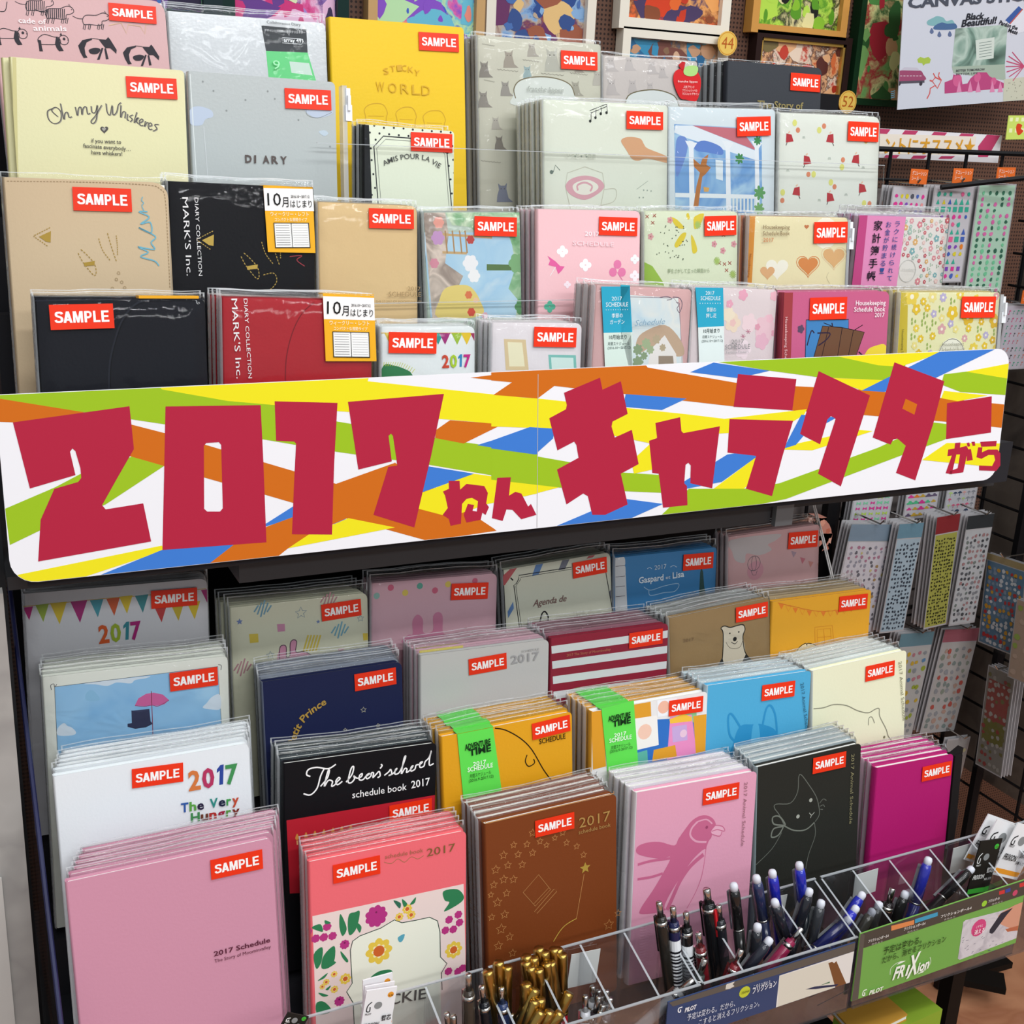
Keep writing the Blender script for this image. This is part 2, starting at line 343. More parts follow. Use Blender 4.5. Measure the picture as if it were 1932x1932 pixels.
def clip(q, x0, x1, z0, z1):
    for ax, val, sg in ((0, x0, 1), (0, x1, -1), (1, z0, 1), (1, z1, -1)):
        out = []
        for i in range(len(q)):
            a, b = q[i], q[(i + 1) % len(q)]; ia, ib = (a[ax] - val) * sg >= 0, (b[ax] - val) * sg >= 0
            if ia: out.append(a)
            if ia != ib:
                t = (val - a[ax]) / (b[ax] - a[ax]); out.append((a[0] + (b[0] - a[0]) * t, a[1] + (b[1] - a[1]) * t))
        q = out
        if len(q) < 3: return [(x0, z0), (x0 + 1e-5, z0), (x0, z0 + 1e-5)]
    return q
def sample_word():
    if 'w' in SAMPLE_W: return SAMPLE_W['w']
    L = []; x = 0.0; sw = 0.215
    S = [(.60, .76), (.57, .84), (.49, .895), (.33, .90), (.17, .87), (.125, .74), (.17, .62), (.33, .545), (.48, .49), (.565, .38), (.57, .25), (.50, .13), (.33, .10), (.18, .11), (.10, .17), (.07, .27)]
    q = spline(S, False, 3); n = len(q); A = []; B_ = []
    for i in range(n):
        a, c = q[max(i - 1, 0)], q[min(i + 1, n - 1)]; dx, dz = c[0] - a[0], c[1] - a[1]; l = math.hypot(dx, dz); w = sw * (.82 if abs(dx) > abs(dz) else 1) / 2
        A.append((q[i][0] - dz / l * w, q[i][1] + dx / l * w)); B_.append((q[i][0] + dz / l * w, q[i][1] - dx / l * w))
    for i in range(n - 1): L.append([(p[0] + x, p[1]) for p in (A[i], A[i + 1], B_[i + 1], B_[i])])
    x += .68
    for f in ([(0, 0), (.23, 0), (.30, .22), (.375, .38), (.375, 1), (.25, 1)], [(.75, 0), (.52, 0), (.455, .22), (.375, .38), (.375, 1), (.50, 1)]): pass
    L += [[(x + a, b) for a, b in g] for g in ([(0, 0), (.215, 0), (.44, .72), (.375, 1), (.255, 1)], [(.75, 0), (.535, 0), (.31, .72), (.375, 1), (.495, 1)], [(.18, .19), (.57, .19), (.53, .355), (.22, .355)])]; x += .80
    L += [[(x + a, b) for a, b in g] for g in ([(0, 0), (.195, 0), (.195, 1), (0, 1)], [(.625, 0), (.82, 0), (.82, 1), (.625, 1)], [(.0, 1), (.27, 1), (.41, .40), (.41, 0), (.32, 0), (.13, .76)], [(.82, 1), (.55, 1), (.41, .40), (.41, 0), (.50, 0), (.69, .76)])]; x += .93
    P = [(.2, .44), (.40, .44), (.47, .50), (.50, .61), (.50, .78), (.47, .88), (.40, .915), (.2, .915)]
    q = spline([(.18, .44), (.40, .445), (.50, .53), (.535, .66), (.50, .82), (.40, .905), (.18, .91)], False, 3)
    L.append([(x, 0), (x + .205, 0), (x + .205, 1), (x, 1)])
    for i in range(len(q) - 1):
        a, c = q[i], q[i + 1]; dx, dz = c[0] - a[0], c[1] - a[1]; l = math.hypot(dx, dz); h = .092; L.append([(x + a[0] - dz / l * h, a[1] + dx / l * h), (x + c[0] - dz / l * h, c[1] + dx / l * h), (x + c[0] + dz / l * h, c[1] - dx / l * h), (x + a[0] + dz / l * h, a[1] - dx / l * h)])
    x += .73
    L += [[(x + a, b) for a, b in g] for g in ([(0, 0), (.205, 0), (.205, 1), (0, 1)], [(0, 0), (.58, 0), (.58, .175), (0, .175)])]; x += .68
    L += [[(x + a, b) for a, b in g] for g in ([(0, 0), (.205, 0), (.205, 1), (0, 1)], [(0, 0), (.64, 0), (.64, .175), (0, .175)], [(0, .825), (.62, .825), (.62, 1), (0, 1)], [(0, .42), (.58, .42), (.58, .59), (0, .59)])]; x += .64
    SAMPLE_W['w'] = ([[(a / x, b) for a, b in (g if newell(g) > 0 else g[::-1])] for g in L]); return SAMPLE_W['w']
SAMPLE_W = {}
def sticker(parent, A, B, ratio, y, label=None):
    w = math.hypot(B[0] - A[0], B[1] - A[1]); ux, uz = (B[0] - A[0]) / w, (B[1] - A[1]) / w; h = w * ratio
    P = lambda a, b: (A[0] + ux * a + uz * b, A[1] + uz * a - ux * b)
    mb = MB(); mb.slab([P(0, 0), P(0, h), P(w, h), P(w, 0)], y - 0.00025, y, RED); o = mb.build('sample_sticker', parent)
    wb = MB()
    for i, g in enumerate(sample_word()): wb.flat([P(w * (0.075 + 0.85 * a), h * (0.735 - 0.46 * b)) for a, b in g], WHITE, y - 0.00032 - 0.000002 * i)
    wb.build('sticker_lettering', o)
    return o
def sheet(s, pts, c, y0=-0.0012, t=0.0003, name='paper_band', parent=None):   # a separate card or band lying on a cover
    q = [s.L(p) for p in pts]; mb = MB(); mb.slab(q, y0 - t, y0, c if not isinstance(c, str) else mat(c, 0.4)); return mb.build(name, parent or s.root)
# ================================================================ THE SETTING: floor, pegboard wall
def plainbox(name, x0, x1, y0, y1, z0, z1, m, parent=None, kind=None):
    mb = MB(); mb.box(x0, x1, y0, y1, z0 + EYE, z1 + EYE, m); o = mb.build(name, parent); return tag(o, kind=kind)
def peg_material():
    m = mat('5d4238', 0.55, name='pegboard').copy(); nt = m.node_tree; N = nt.nodes.new; Lk = nt.links.new; b = nt.nodes['Principled BSDF']
    tc = N('ShaderNodeTexCoord'); sp = N('ShaderNodeSeparateXYZ'); Lk(tc.outputs['Object'], sp.inputs[0]); d = []
    for k in (0, 2):
        mu = N('ShaderNodeMath'); mu.operation = 'MULTIPLY'; mu.inputs[1].default_value = 1 / 0.0062; Lk(sp.outputs[k], mu.inputs[0])
        fr = N('ShaderNodeMath'); fr.operation = 'FRACT'; Lk(mu.outputs[0], fr.inputs[0]); su = N('ShaderNodeMath'); su.operation = 'SUBTRACT'; su.inputs[1].default_value = 0.5; Lk(fr.outputs[0], su.inputs[0])
        pw = N('ShaderNodeMath'); pw.operation = 'POWER'; pw.inputs[1].default_value = 2; Lk(su.outputs[0], pw.inputs[0]); d.append(pw)
    ad = N('ShaderNodeMath'); Lk(d[0].outputs[0], ad.inputs[0]); Lk(d[1].outputs[0], ad.inputs[1]); lt = N('ShaderNodeMath'); lt.operation = 'LESS_THAN'; lt.inputs[1].default_value = 0.075; Lk(ad.outputs[0], lt.inputs[0])
    mx = N('ShaderNodeMix'); mx.data_type = 'RGBA'; mx.inputs[6].default_value = lin('644638'); mx.inputs[7].default_value = lin('2b1c18'); Lk(lt.outputs[0], mx.inputs[0]); Lk(mx.outputs[2], b.inputs['Base Color']); return m
WALL_Y = 1.60
plainbox('wall_back', -0.9, 3.6, WALL_Y, WALL_Y + 0.05, -EYE, 1.35, peg_material(), kind='structure')
mb = MB(); FT = [patterned('floor_tile', ['b57a58', 'c48a66', 'a86e4e', 'b98062'], 5, rough=0.45)]
mb.box(-2.0, 4.2, -2.5, 3.0, -0.02, 0.0, FT[0]); tag(mb.build('floor'), kind='structure')
plainbox('wall_right', 3.6, 3.65, -2.5, 1.65, -EYE, 1.35, mat('b9b2aa', 0.8), kind='structure')
# ================================================================ THE RACK
STEEL = mat('3a3b3d', 0.45, metal=0.2, bump=0.1); DARK = mat('17171a', 0.6); GREYM = mat('8d9092', 0.5)
rk = thing('display_rack', Matrix.Translation((0.5, 1.0, 0.0)), 'dark steel gondola rack with stepped tiers holding all the schedule books', 'display rack')
def tier(a, b, zb, z):                                  # stepped tier with a top that slopes down toward the back, like the leaning books
    mb = MB(); s = math.tan(math.radians(LEAN)); x0, x1 = XL + 0.012 - .5, (0.975 if z > -.4 else 0.955) - .5; zf = z - 0.0045 + EYE; zk = zf - (b - a) * s; zb += EYE; A, B_ = a - 1.0, b - 1.0 - 0.0005
    mb.v = [(x0, A, zb), (x1, A, zb), (x1, B_, zb), (x0, B_, zb), (x0, A, zf), (x1, A, zf), (x1, B_, zk), (x0, B_, zk)]; mb.m = [STEP]
    mb.f = [(3, 2, 1, 0), (4, 5, 6, 7), (0, 1, 5, 4), (1, 2, 6, 5), (2, 3, 7, 6), (3, 0, 4, 7)]; mb.mi = [0] * 6; mb.build('step_tier', rk)
def rpart(name, x0, x1, y0, y1, z0, z1, m, label=None):
    mb = MB(); mb.box(x0 - 0.5, x1 - 0.5, y0 - 1.0, y1 - 1.0, z0 + EYE, z1 + EYE, m); o = mb.build(name, rk)
    if label: o['label'] = label
    return o
XL, XR = 0.034, 0.985
rpart('back_panel', XL, XR - 0.02, 1.165, 1.175, -1.30, 0.055, DARK)
rpart('shelf_board', XL, 0.198, 0.872, 1.16, -0.328, -0.318, STEEL); rpart('shelf_board', 0.198, 0.70, 0.872, 1.16, -0.3425, -0.318, STEEL); rpart('shelf_board', 0.70, XR, 0.872, 1.16, -0.330, -0.318, STEEL)
rpart('shelf_end_bracket', 0.702, 0.722, 0.866, 0.872, -0.345, -0.275, mat('6d7072', 0.4, metal=0.3))
STEP = mat('2a2a2e', 0.5)
for (a, b, z, zb) in ((0.848, 0.9255, -0.272, -0.318), (0.9255, 0.990, -0.212, -0.318), (0.990, 1.0625, -0.146, -0.318), (1.0625, 1.16, -0.080, -0.318)):
    tier(a, b, zb, z)
for (a, b, z, zb) in ((0.742, 0.817, -0.725, -0.79), (0.817, 0.882, -0.672, -0.79), (0.882, 0.947, -0.627, -0.79), (0.947, 1.10, -0.580, -0.79)):
    tier(a, b, zb, z)
rpart('shelf_board', XL, XR, 0.742, 1.16, -0.815, -0.79, STEEL)
mb = MB()                                               # slotted uprights, each slot a recess between rungs
for (x0, x1, y0) in ((0.004, 0.034, 0.905),):
    mb = MB(); Z0, Z1 = (0.06, -1.30) if x0 < 0.5 else (-0.27, -1.30)
    X0, X1, Y0 = x0 - .5, x1 - .5, y0 - 1.0; um = mat('4c4e50', 0.4, metal=0.4) if x0 > .5 else mat('303234', 0.45, metal=0.3)
    mb.box(X0, X0 + 0.009, Y0, Y0 + 0.035, Z1 + EYE, Z0 + EYE, um); mb.box(X1 - 0.009, X1, Y0, Y0 + 0.035, Z1 + EYE, Z0 + EYE, um); z = Z1
    while z < Z0: mb.box(X0 + 0.009, X1 - 0.009, Y0, Y0 + 0.006, z + EYE, z + 0.012 + EYE, um); z += 0.025
    mb.box(X0 + 0.009, X1 - 0.009, Y0 + 0.03, Y0 + 0.035, Z1 + EYE, Z0 + EYE, DARK); mb.build('slotted_upright', rk)
rpart('base_plinth', XL, XR, 0.80, 1.16, -1.449, -1.30, STEEL)
# side divider of the lower tiers: clear sheet with a navy front edge sloping forward
mb = MB(); P0, P1 = (0.975, -0.36), (0.738, -0.615)
pts = [(0.975, -0.36), (0.738, -0.615), (0.738, -0.79), (1.10, -0.79), (1.10, -0.36)]
for x, sgn in ((0.0385, 1), (0.0400, -1)):
    q = [(x - .5, p[0] - 1, p[1] + EYE) for p in pts]; mb.face(q if sgn > 0 else q[::-1], ACRYL)
mb.build('clear_side_divider', rk)
mb = MB(); a = Vector((0.0392 - .5, P0[0] - 1, P0[1] + EYE)); b = Vector((0.0392 - .5, P1[0] - 1, P1[1] + EYE)); c_ = Vector((0.0392 - .5, P1[0] - 1, -0.79 + EYE)); mb.tube([a, b, c_], 0.0018, mat('23264a', 0.3), 6); mb.build('navy_edge_strip', rk)
LIPM = film('clear_lip_sheet', 0.0, gloss=0.4, rough=0.02, bump=0.0)
for D_, z0, z1 in ((0.9235, -0.207, -0.139), (0.9880, -0.143, -0.018)):      # clear retaining lips in front of the upper tiers
    sh = math.tan(math.radians(LEAN)) * (z1 - z0)
    def sheet_box(a, b, y0, y1, za, zb, m, s0, s1):
        mb = MB(); mb.box(a, b, y0, y1, za, zb, m); mb.v = [(x, y + (s1 if z > za + 1e-7 else s0), z) for x, y, z in mb.v]; return mb
    o = sheet_box(0.30 - .5, 0.90 - .5, D_ - 1.0, D_ - 1.0 + 0.0012, z0 + EYE, z1 + EYE, LIPM, 0, sh).build('clear_lip', rk)
    sheet_box(0.30 - .5, 0.90 - .5, D_ - 1.0 - 0.0002, D_ - 1.0 + 0.0014, z1 + EYE, z1 + 0.0006 + EYE, ACEDGE, sh, sh).build('lip_edge', o)
# neighbouring bay's end board on the far left
nb = thing('end_board', Matrix.Translation((-0.12, 0.86, 0)), 'pale grey board beside the left upright of the rack', 'board')
mb = MB(); gm = patterned('grey_paper', ['a3a09b', 'aba8a3', '9a9793', 'b3b0aa'], 14, rough=0.8, coat=0.0, dist=0.2); mb.box(-0.25, 0.150, 0.0, 0.012, 0.03, EYE - 0.325, gm); mb.build('board', nb)
mb = MB(); mb.box(-0.25, 0.132, -0.003, -0.0005, EYE - 1.2, EYE - 0.55, patterned('grey_paper_front', ['bdbab4', 'c5c2bc', 'b2afaa'], 10, rough=0.8, coat=0.0, dist=0.2)); mb.build('front_sheet', nb)
# ================================================================ THE BANNER
class Panel(Book):
    def __init__(s, name, cat, label, tl, tr, bl, fn, color, t=0.0008, r=0.0, group=None, part='board', gap=0.0):
        p, q, b = fn(tl), fn(tr), fn(bl); u = unit(q - p); v = p - b; v = unit(v - np.dot(v, u) * u); s.w = float(np.linalg.norm(q - p)); s.h = float(np.dot(p - b, v))
        s.F = Frame((p + q) / 2 - v * s.h, u, v); s.th = t; s.root = thing(name, s.F.mat(), label, cat, group); s.m = s.C(color)
        mb = MB(); o = [p for p in rrect(-s.w / 2, s.w / 2, 0, s.h, r, 6) if part != 'card' or not (p[0] < 0 and p[1] > s.h / 2)] if r else [(-s.w / 2, 0), (s.w / 2, 0), (s.w / 2, s.h), (-s.w / 2, s.h)]
        if r and part == 'card': k_ = [i for i, p in enumerate(o) if p[0] > 0 and p[1] >= s.h - 1e-6][-1]; o.insert(k_ + 1, (-s.w / 2, s.h))
        mb.slab(o, gap, t + gap, s.m); s.cm = mb.mesh(part); s.cover = put(part, s.cm, s.root); s.art = MB(); s.copies = []; s.sleeved = False
        a0 = s.F.loc(px(tl), raw=True); b0 = s.F.loc((px(tl)[0], px(tl)[1] + 20), raw=True); s.k0 = abs(a0[1] - b0[1]) / 20
def onD(D, z=0.0, lean=0.0): return lambda p: at(p, D, z, lean)
cs()
B = Panel('display_banner', 'banner', 'long multicoloured paper banner with crimson Japanese lettering across the rack', (-10, 745), (1907, 657), (24, 1103), onD(0.846, -0.182, 4.0), 'eff0f4', t=0.0012, r=0.017, part='card')
GR, YE, OR, BL = [mat(c, 0.33) for c in ('9cc21f', 'efe41c', 'cf6c13', '3d7cd2')]
oo = 0.0003; RIM = rrect(-B.w / 2 + oo, B.w / 2 - oo, oo, B.h - oo, 0.0167, 6); RIM = RIM[:14] + [(-B.w / 2 + oo, B.h - oo)] + RIM[21:]
def rib(c, pts):
    q = clip_in([B.L(p) for p in pts], RIM)
    if q: B.art.flat(q, c)
cs(*b1)
rib(GR, [(-30, 200), (590, 150), (590, 183), (830, 225), (1000, 240), (1230, 300), (1600, 362), (1960, 414), (1960, 524), (1560, 457), (1225, 410), (960, 365), (600, 310), (300, 265), (-30, 215)])
rib(YE, [(560, 150), (1350, 120), (1340, 153), (1960, 218), (1960, 322), (1600, 290), (1230, 262), (1000, 240), (830, 225), (590, 183)])
rib(OR, [(-30, 212), (300, 265), (600, 342), (760, 388), (960, 448), (1075, 482), (1225, 527), (1440, 450), (1800, 690), (1810, 698), (1560, 735), (1270, 655), (1070, 597), (960, 565), (808, 522), (600, 463), (470, 425), (50, 303), (-30, 300)])
rib(GR, [(18, 618), (200, 540), (295, 490), (480, 428), (598, 462), (385, 602), (150, 695), (36, 750)])
rib(YE, [(48, 862), (590, 752), (600, 770), (275, 877), (100, 905), (40, 905)])
rib(BL, [(265, 900), (595, 766), (850, 748), (1070, 608), (1072, 650), (970, 682), (755, 824), (500, 880)])
rib(BL, [(1212, 655), (1270, 645), (1250, 665), (1210, 675)])
rib(OR, [(755, 824), (850, 750), (975, 682), (1068, 648), (1225, 527), (1300, 500), (1270, 650), (1125, 712), (1050, 762), (990, 810), (760, 850)])
rib(YE, [(1050, 762), (1125, 712), (1270, 652), (1440, 686)])
rib(BL, [(1560, 463), (1728, 490), (1538, 558)]); rib(YE, [(1536, 560), (1728, 490), (1960, 524), (1960, 562), (1780, 600), (1640, 648), (1526, 618)])
rib(BL, [(1738, 386), (1960, 318), (1960, 420)]); rib(OR, [(1590, 330), (1640, 295), (1832, 310), (1690, 380), (1586, 360)]); rib(OR, [(1798, 203), (1866, 157), (1715, 140), (1960, 110), (1960, 216)])
cs(*b2)
rib(OR, [(-10, 120), (550, 90), (560, 103), (890, 160), (1360, 185), (1640, 215), (1900, 242), (1900, 328), (1640, 300), (1330, 275), (1090, 260), (875, 245), (480, 200), (220, 170), (160, 215), (8, 203), (66, 157), (-10, 150)])
rib(YE, [(-10, 205), (160, 216), (480, 250), (700, 273), (840, 290), (1140, 255), (1130, 275), (1090, 300), (1060, 330), (570, 358), (420, 345), (210, 325), (-10, 318)])
rib(YE, [(1060, 390), (1330, 330), (1380, 335), (1160, 405), (1050, 402)])
rib(BL, [(-10, 370), (130, 320), (222, 326), (215, 362), (150, 420), (-10, 398)])
rib(BL, [(480, 200), (702, 216), (612, 258), (470, 246)]); rib(BL, [(715, 120), (800, 85), (1004, 115), (890, 142)])
rib(GR, [(800, 80), (1100, 60), (1340, 50), (1500, 95), (1450, 150), (1180, 138), (1000, 114)]); rib(YE, [(1240, 60), (1660, 40), (1480, 100), (1400, 95)]); rib(YE, [(1210, 140), (1450, 150), (1340, 186)])
rib(GR, [(1640, 128), (1720, 118), (1900, 148), (1900, 206), (1700, 192), (1630, 165)]); rib(YE, [(1720, 118), (1900, 84), (1900, 148)]); rib(YE, [(1640, 188), (1800, 205), (1690, 226), (1630, 215)])
rib(BL, [(1340, 187), (1645, 35), (1850, 25), (1560, 165), (1420, 192)])
rib(GR, [(-10, 398), (300, 452), (460, 485), (612, 495), (620, 560), (500, 555), (230, 540), (-10, 512)]); rib(YE, [(-10, 512), (236, 540), (115, 572), (-10, 577)])
rib(YE, [(430, 300), (600, 352), (572, 380), (430, 350)]); rib(YE, [(500, 445), (570, 380), (600, 470), (510, 490)])
rib(BL, [(205, 690), (370, 620), (480, 582), (616, 600), (460, 670), (215, 720)])
rib(GR, [(590, 660), (710, 545), (910, 545), (1040, 525), (1400, 395), (1600, 303), (1660, 310), (1645, 365), (1480, 425), (1065, 582), (780, 640)])
rib(BL, [(690, 520), (850, 420), (1060, 390), (1120, 275), (1250, 285), (1130, 350), (1100, 385), (955, 430), (830, 520), (700, 545)])
rib(YE, [(800, 545), (955, 430), (950, 470), (940, 520), (910, 545)])
rib(YE, [(1560, 440), (1650, 378), (1880, 380), (1900, 395), (1862, 470)])
CR = mat('b3213f', 0.36)
def gly(crop, pts): cs(*crop); B.art.flat([B.L(p) for p in pts], CR)
gly(b1, [(47, 303), (472, 244), (488, 400), (425, 510), (372, 605), (385, 620), (522, 598), (551, 737), (139, 810), (148, 658), (198, 545), (285, 520), (296, 505), (293, 470), (275, 408), (264, 398), (255, 410), (275, 495), (109, 544)])
gly(b1, [(603, 245), (950, 240), (960, 450), (971, 740), (592, 768), (598, 500), (603, 245), (752, 378), (743, 388), (744, 618), (755, 628), (802, 628), (812, 616), (806, 385), (798, 375), (752, 378)])
gly(b1, [(1001, 226), (1230, 232), (1218, 450), (1210, 712), (1064, 711), (1072, 520), (1079, 380), (1072, 373), (1006, 370)])
gly(b1, [(1268, 228), (1618, 199), (1570, 430), (1510, 686), (1361, 640), (1415, 465), (1448, 460), (1432, 352), (1425, 344), (1416, 352), (1428, 445), (1306, 475)])
gly(b1, [(1635, 516), (1675, 516), (1677, 548), (1700, 527), (1765, 535), (1778, 560), (1772, 598), (1782, 612), (1770, 640), (1758, 632), (1752, 658), (1700, 668), (1690, 640), (1705, 600), (1728, 604), (1722, 625), (1738, 628), (1742, 590), (1720, 578), (1700, 582), (1684, 600), (1680, 672), (1642, 680), (1636, 655), (1613, 640), (1632, 615), (1622, 570), (1614, 555), (1636, 545)])
gly(b1, [(1812, 505), (1862, 503), (1855, 570), (1878, 556), (1900, 562), (1925, 610), (1935, 600), (1955, 640), (1900, 656), (1868, 622), (1846, 620), (1832, 662), (1793, 652)])
gly(b2, [(255, 195), (386, 140), (395, 184), (462, 153), (487, 272), (432, 300), (428, 318), (440, 358), (502, 330), (527, 455), (462, 490), (487, 602), (405, 640), (358, 640), (342, 572), (325, 562), (264, 602), (229, 475), (308, 432), (300, 385), (292, 373), (231, 405), (201, 288), (262, 255), (265, 240)])
gly(b2, [(588, 305), (678, 284), (683, 335), (690, 342), (823, 317), (795, 543), (715, 525), (717, 460), (708, 450), (698, 458), (693, 525), (703, 535), (705, 605), (616, 614), (600, 490), (577, 487), (565, 370), (594, 360)])
gly(b2, [(889, 127), (1102, 145), (1087, 259), (873, 246)]); gly(b2, [(858, 291), (1090, 297), (1050, 430), (1013, 572), (918, 545), (955, 425), (851, 413)])
gly(b2, [(1183, 116), (1370, 205), (1330, 330), (1264, 536), (1180, 490), (1245, 290), (1228, 280), (1215, 292), (1188, 383), (1115, 345)])
gly(b2, [(1459, 84), (1641, 153), (1600, 310), (1535, 514), (1465, 487), (1500, 388), (1470, 362), (1455, 365), (1445, 384), (1380, 358)])
cs(*b2); B.art.flat([B.L(p) for p in [(1500, 217), (1542, 237), (1532, 275), (1488, 253)]], OR)
gly(b2, [(1651, 233), (1814, 208), (1811, 340), (1647, 364)])
for q in ([(1680, 378), (1700, 376), (1698, 395), (1722, 388), (1728, 400), (1710, 485), (1660, 492), (1662, 480), (1690, 470), (1698, 420), (1685, 420), (1668, 492), (1646, 488), (1668, 424), (1652, 426), (1655, 402), (1678, 398)], [(1724, 402), (1738, 400), (1745, 440), (1722, 444)], [(1722, 378), (1732, 376), (1735, 390), (1726, 392)], [(1740, 374), (1752, 373), (1754, 388), (1744, 389)],
          [(1772, 374), (1832, 370), (1830, 390), (1775, 392)], [(1764, 394), (1780, 394), (1778, 412), (1800, 402), (1835, 402), (1845, 416), (1845, 460), (1830, 480), (1768, 478), (1768, 460), (1815, 462), (1826, 440), (1822, 422), (1802, 422), (1776, 436), (1758, 430)]): gly(b2, q)
cs(); B.Ln('b8b4b4', 1.4, [(1015, 706), (1013, 995)]); B.done('banner_print')
for x in (0.10, 0.9):                                 # clips that fix the banner to the shelf
    rpart('banner_bracket', x, x + 0.02, 0.851, 0.90, -0.3175, -0.30, STEEL)
# ================================================================ LOWER SHELF
SB, BK = 'schedule_book', 'book'
# ---- front row
cs(*e1)
B = Book(SB, BK, 'plain pink schedule book in the bottom left corner', 'L1', (425, 640), (1768, 350), 'cf92a8', n=5, t=0.0082, dx=0.0034, group='pink schedule books at bottom left', rc=0.005)
B.S((1366, 490), (1704, 418))
B.T('2017 Schedule', [(1392, 1116), (1758, 1022)], 34, '5a2338', 0.018); B.T('The Story of Moominvalley', [(1396, 1158), (1762, 1062)], 24, '5a2338', 0.0); B.done()
cs(*e2)
B = Book(SB, BK, 'coral schedule book with a flowered lower half', 'L1', (412, 592), (1607, 352), 'ee6b73', n=4, t=0.008, dx=0.0006, group='coral schedule books in the front row', rc=0.004)
B.S((592, 610), (950, 533)); B.T('schedule book', [(990, 562), (1280, 510)], 32, 'a06a4c'); B.T('2017', [(1308, 545), (1522, 500)], 62, '8a6a3a', metal=0.3)
B.Ln('a8704f', 5, [(985, 590), (1040, 600), (1090, 565), (1140, 590), (1190, 550), (1240, 565), (1285, 540)], smooth=True)
B.P('ecd6cf', [(440, 1000), (1588, 755), (1606, 1400), (1640, 1870), (470, 1900)])
B.P('eeeedc', [(735, 1260), (750, 1190), (800, 1150), (960, 1090), (1062, 1030), (1120, 1050), (1230, 1030), (1330, 1010), (1390, 1040), (1405, 1120), (1410, 1310), (1450, 1360), (1410, 1430), (1420, 1850), (760, 1870), (745, 1660), (700, 1575), (740, 1510)])
B.Ln('31493f', 7, [(760, 1870), (750, 1660), (700, 1575), (742, 1510), (728, 1260), (745, 1190), (800, 1150), (960, 1090), (1062, 1028), (1120, 1050), (1230, 1030), (1330, 1008), (1390, 1036), (1408, 1120), (1412, 1310), (1462, 1360), (1420, 1430), (1425, 1560)])
for (x, y, r) in ((925, 1000, 88), (685, 1215, 38), (645, 1645, 40), (1510, 1170, 0)):
    if r: B.blob('b5337f', (x, y), r, lob=9, depth=0.16); B.blob('7c1f55', (x, y - 30 * r / 88), 8)
for (x, y) in ((1478, 1027), (1548, 988), (1557, 1048), (1450, 1108), (1510, 1100), (405, 1118), (465, 1170), (527, 1160), (593, 1150), (552, 1080), (1473, 1418), (1545, 1420), (1580, 1395)): B.blob('b8357c', (x, y), 33, lob=7, depth=0.14)
for (x, y, r) in ((945, 1265, 105), (1512, 1255, 72), (690, 1475, 45), (1160, 945, 40), (1100, 1005, 34), (1190, 990, 36), (605, 1440, 26), (545, 1500, 26), (515, 1535, 22), (607, 1555, 30)):
    B.blob('e8c64a', (x, y), r, lob=8, depth=0.22); B.blob('f4e9b8', (x, y), r * 0.55, lob=8, depth=0.3); B.blob('d0642c', (x, y), r * 0.42)
LEAF = '2f7d50'
for L in (((650, 985), (680, 1030), (700, 1100), (668, 1150), (645, 1080)), ((720, 985), (760, 970), (800, 965), (775, 1090), (722, 1145), (708, 1060)), ((780, 1050), (812, 1080), (800, 1125), (778, 1090)),
          ((1435, 810), (1540, 795), (1590, 850), (1560, 900), (1440, 965), (1480, 895), (1445, 880)), ((450, 1290), (515, 1235), (510, 1340), (470, 1400)), ((525, 1300), (605, 1225), (610, 1320), (575, 1385), (510, 1395)), ((575, 1340), (620, 1350), (570, 1385)),
          ((655, 1265), (710, 1330), (700, 1350), (665, 1310)), ((435, 1085), (500, 1060), (520, 1115), (480, 1110)), ((535, 1030), (580, 1050), (540, 1060)), ((480, 1490), (555, 1430), (530, 1470)), ((485, 1580), (560, 1600), (520, 1610)), ((540, 1555), (580, 1525), (560, 1560)),
          ((1055, 880), (1110, 900), (1100, 940)), ((1120, 870), (1160, 905), (1135, 930)), ((1180, 910), (1225, 855), (1215, 900)), ((470, 1660), (530, 1650), (585, 1720), (480, 1745)), ((875, 1475), (940, 1420), (1030, 1405), (1045, 1440), (960, 1460))):
    B.P(LEAF if L[0][0] != 1055 else '2d6b52', L, smooth=True)
B.T('JACKIE', [(870, 1700), (1300, 1620)], 85, '3d3d3a', 0.01)
B.P('5aa5b8', [(1090, 1160), (1140, 1135), (1125, 1185), (1100, 1195)], smooth=True); B.done()
cs(*e3)
B = Book(SB, BK, 'brown leather look schedule book strewn with gold stars', 'L1', (368, 455), (1345, 228), '7a3c17', n=4, t=0.0105, copycolor='8a5a4c', group='brown starry schedule books in the front row', rough=0.5)
B.Ln('c08a55', 8, [(372, 432), (380, 446), (1330, 222), (1325, 208)])
B.S((740, 425), (1030, 357)); B.T('2017', [(1068, 478), (1298, 420)], 78, 'c09a58', 0.0, metal=0.4); B.T('schedule book', [(1064, 524), (1300, 465)], 30, 'b08a50')
for (x, y, r) in ((725, 515, 30), (585, 605, 27), (683, 600, 27), (780, 578, 27), (828, 606, 24), (890, 553, 24), (948, 515, 26), (977, 588, 26), (1052, 615, 26), (1103, 678, 27), (510, 680, 33), (617, 675, 29), (725, 663, 29), (452, 788, 35), (542, 755, 30), (648, 750, 30), (438, 900, 30), (511, 860, 34), (583, 860, 32), (532, 962, 30), (465, 1030, 37), (416, 975, 24), (518, 1120, 34), (422, 1140, 28), (492, 1228, 42), (555, 1285, 32), (472, 1352, 36), (577, 1405, 32), (1290, 1195, 44), (1358, 1110, 30)):
    B.star('c48a52', (x, y), r, line=4.5, rot=85)
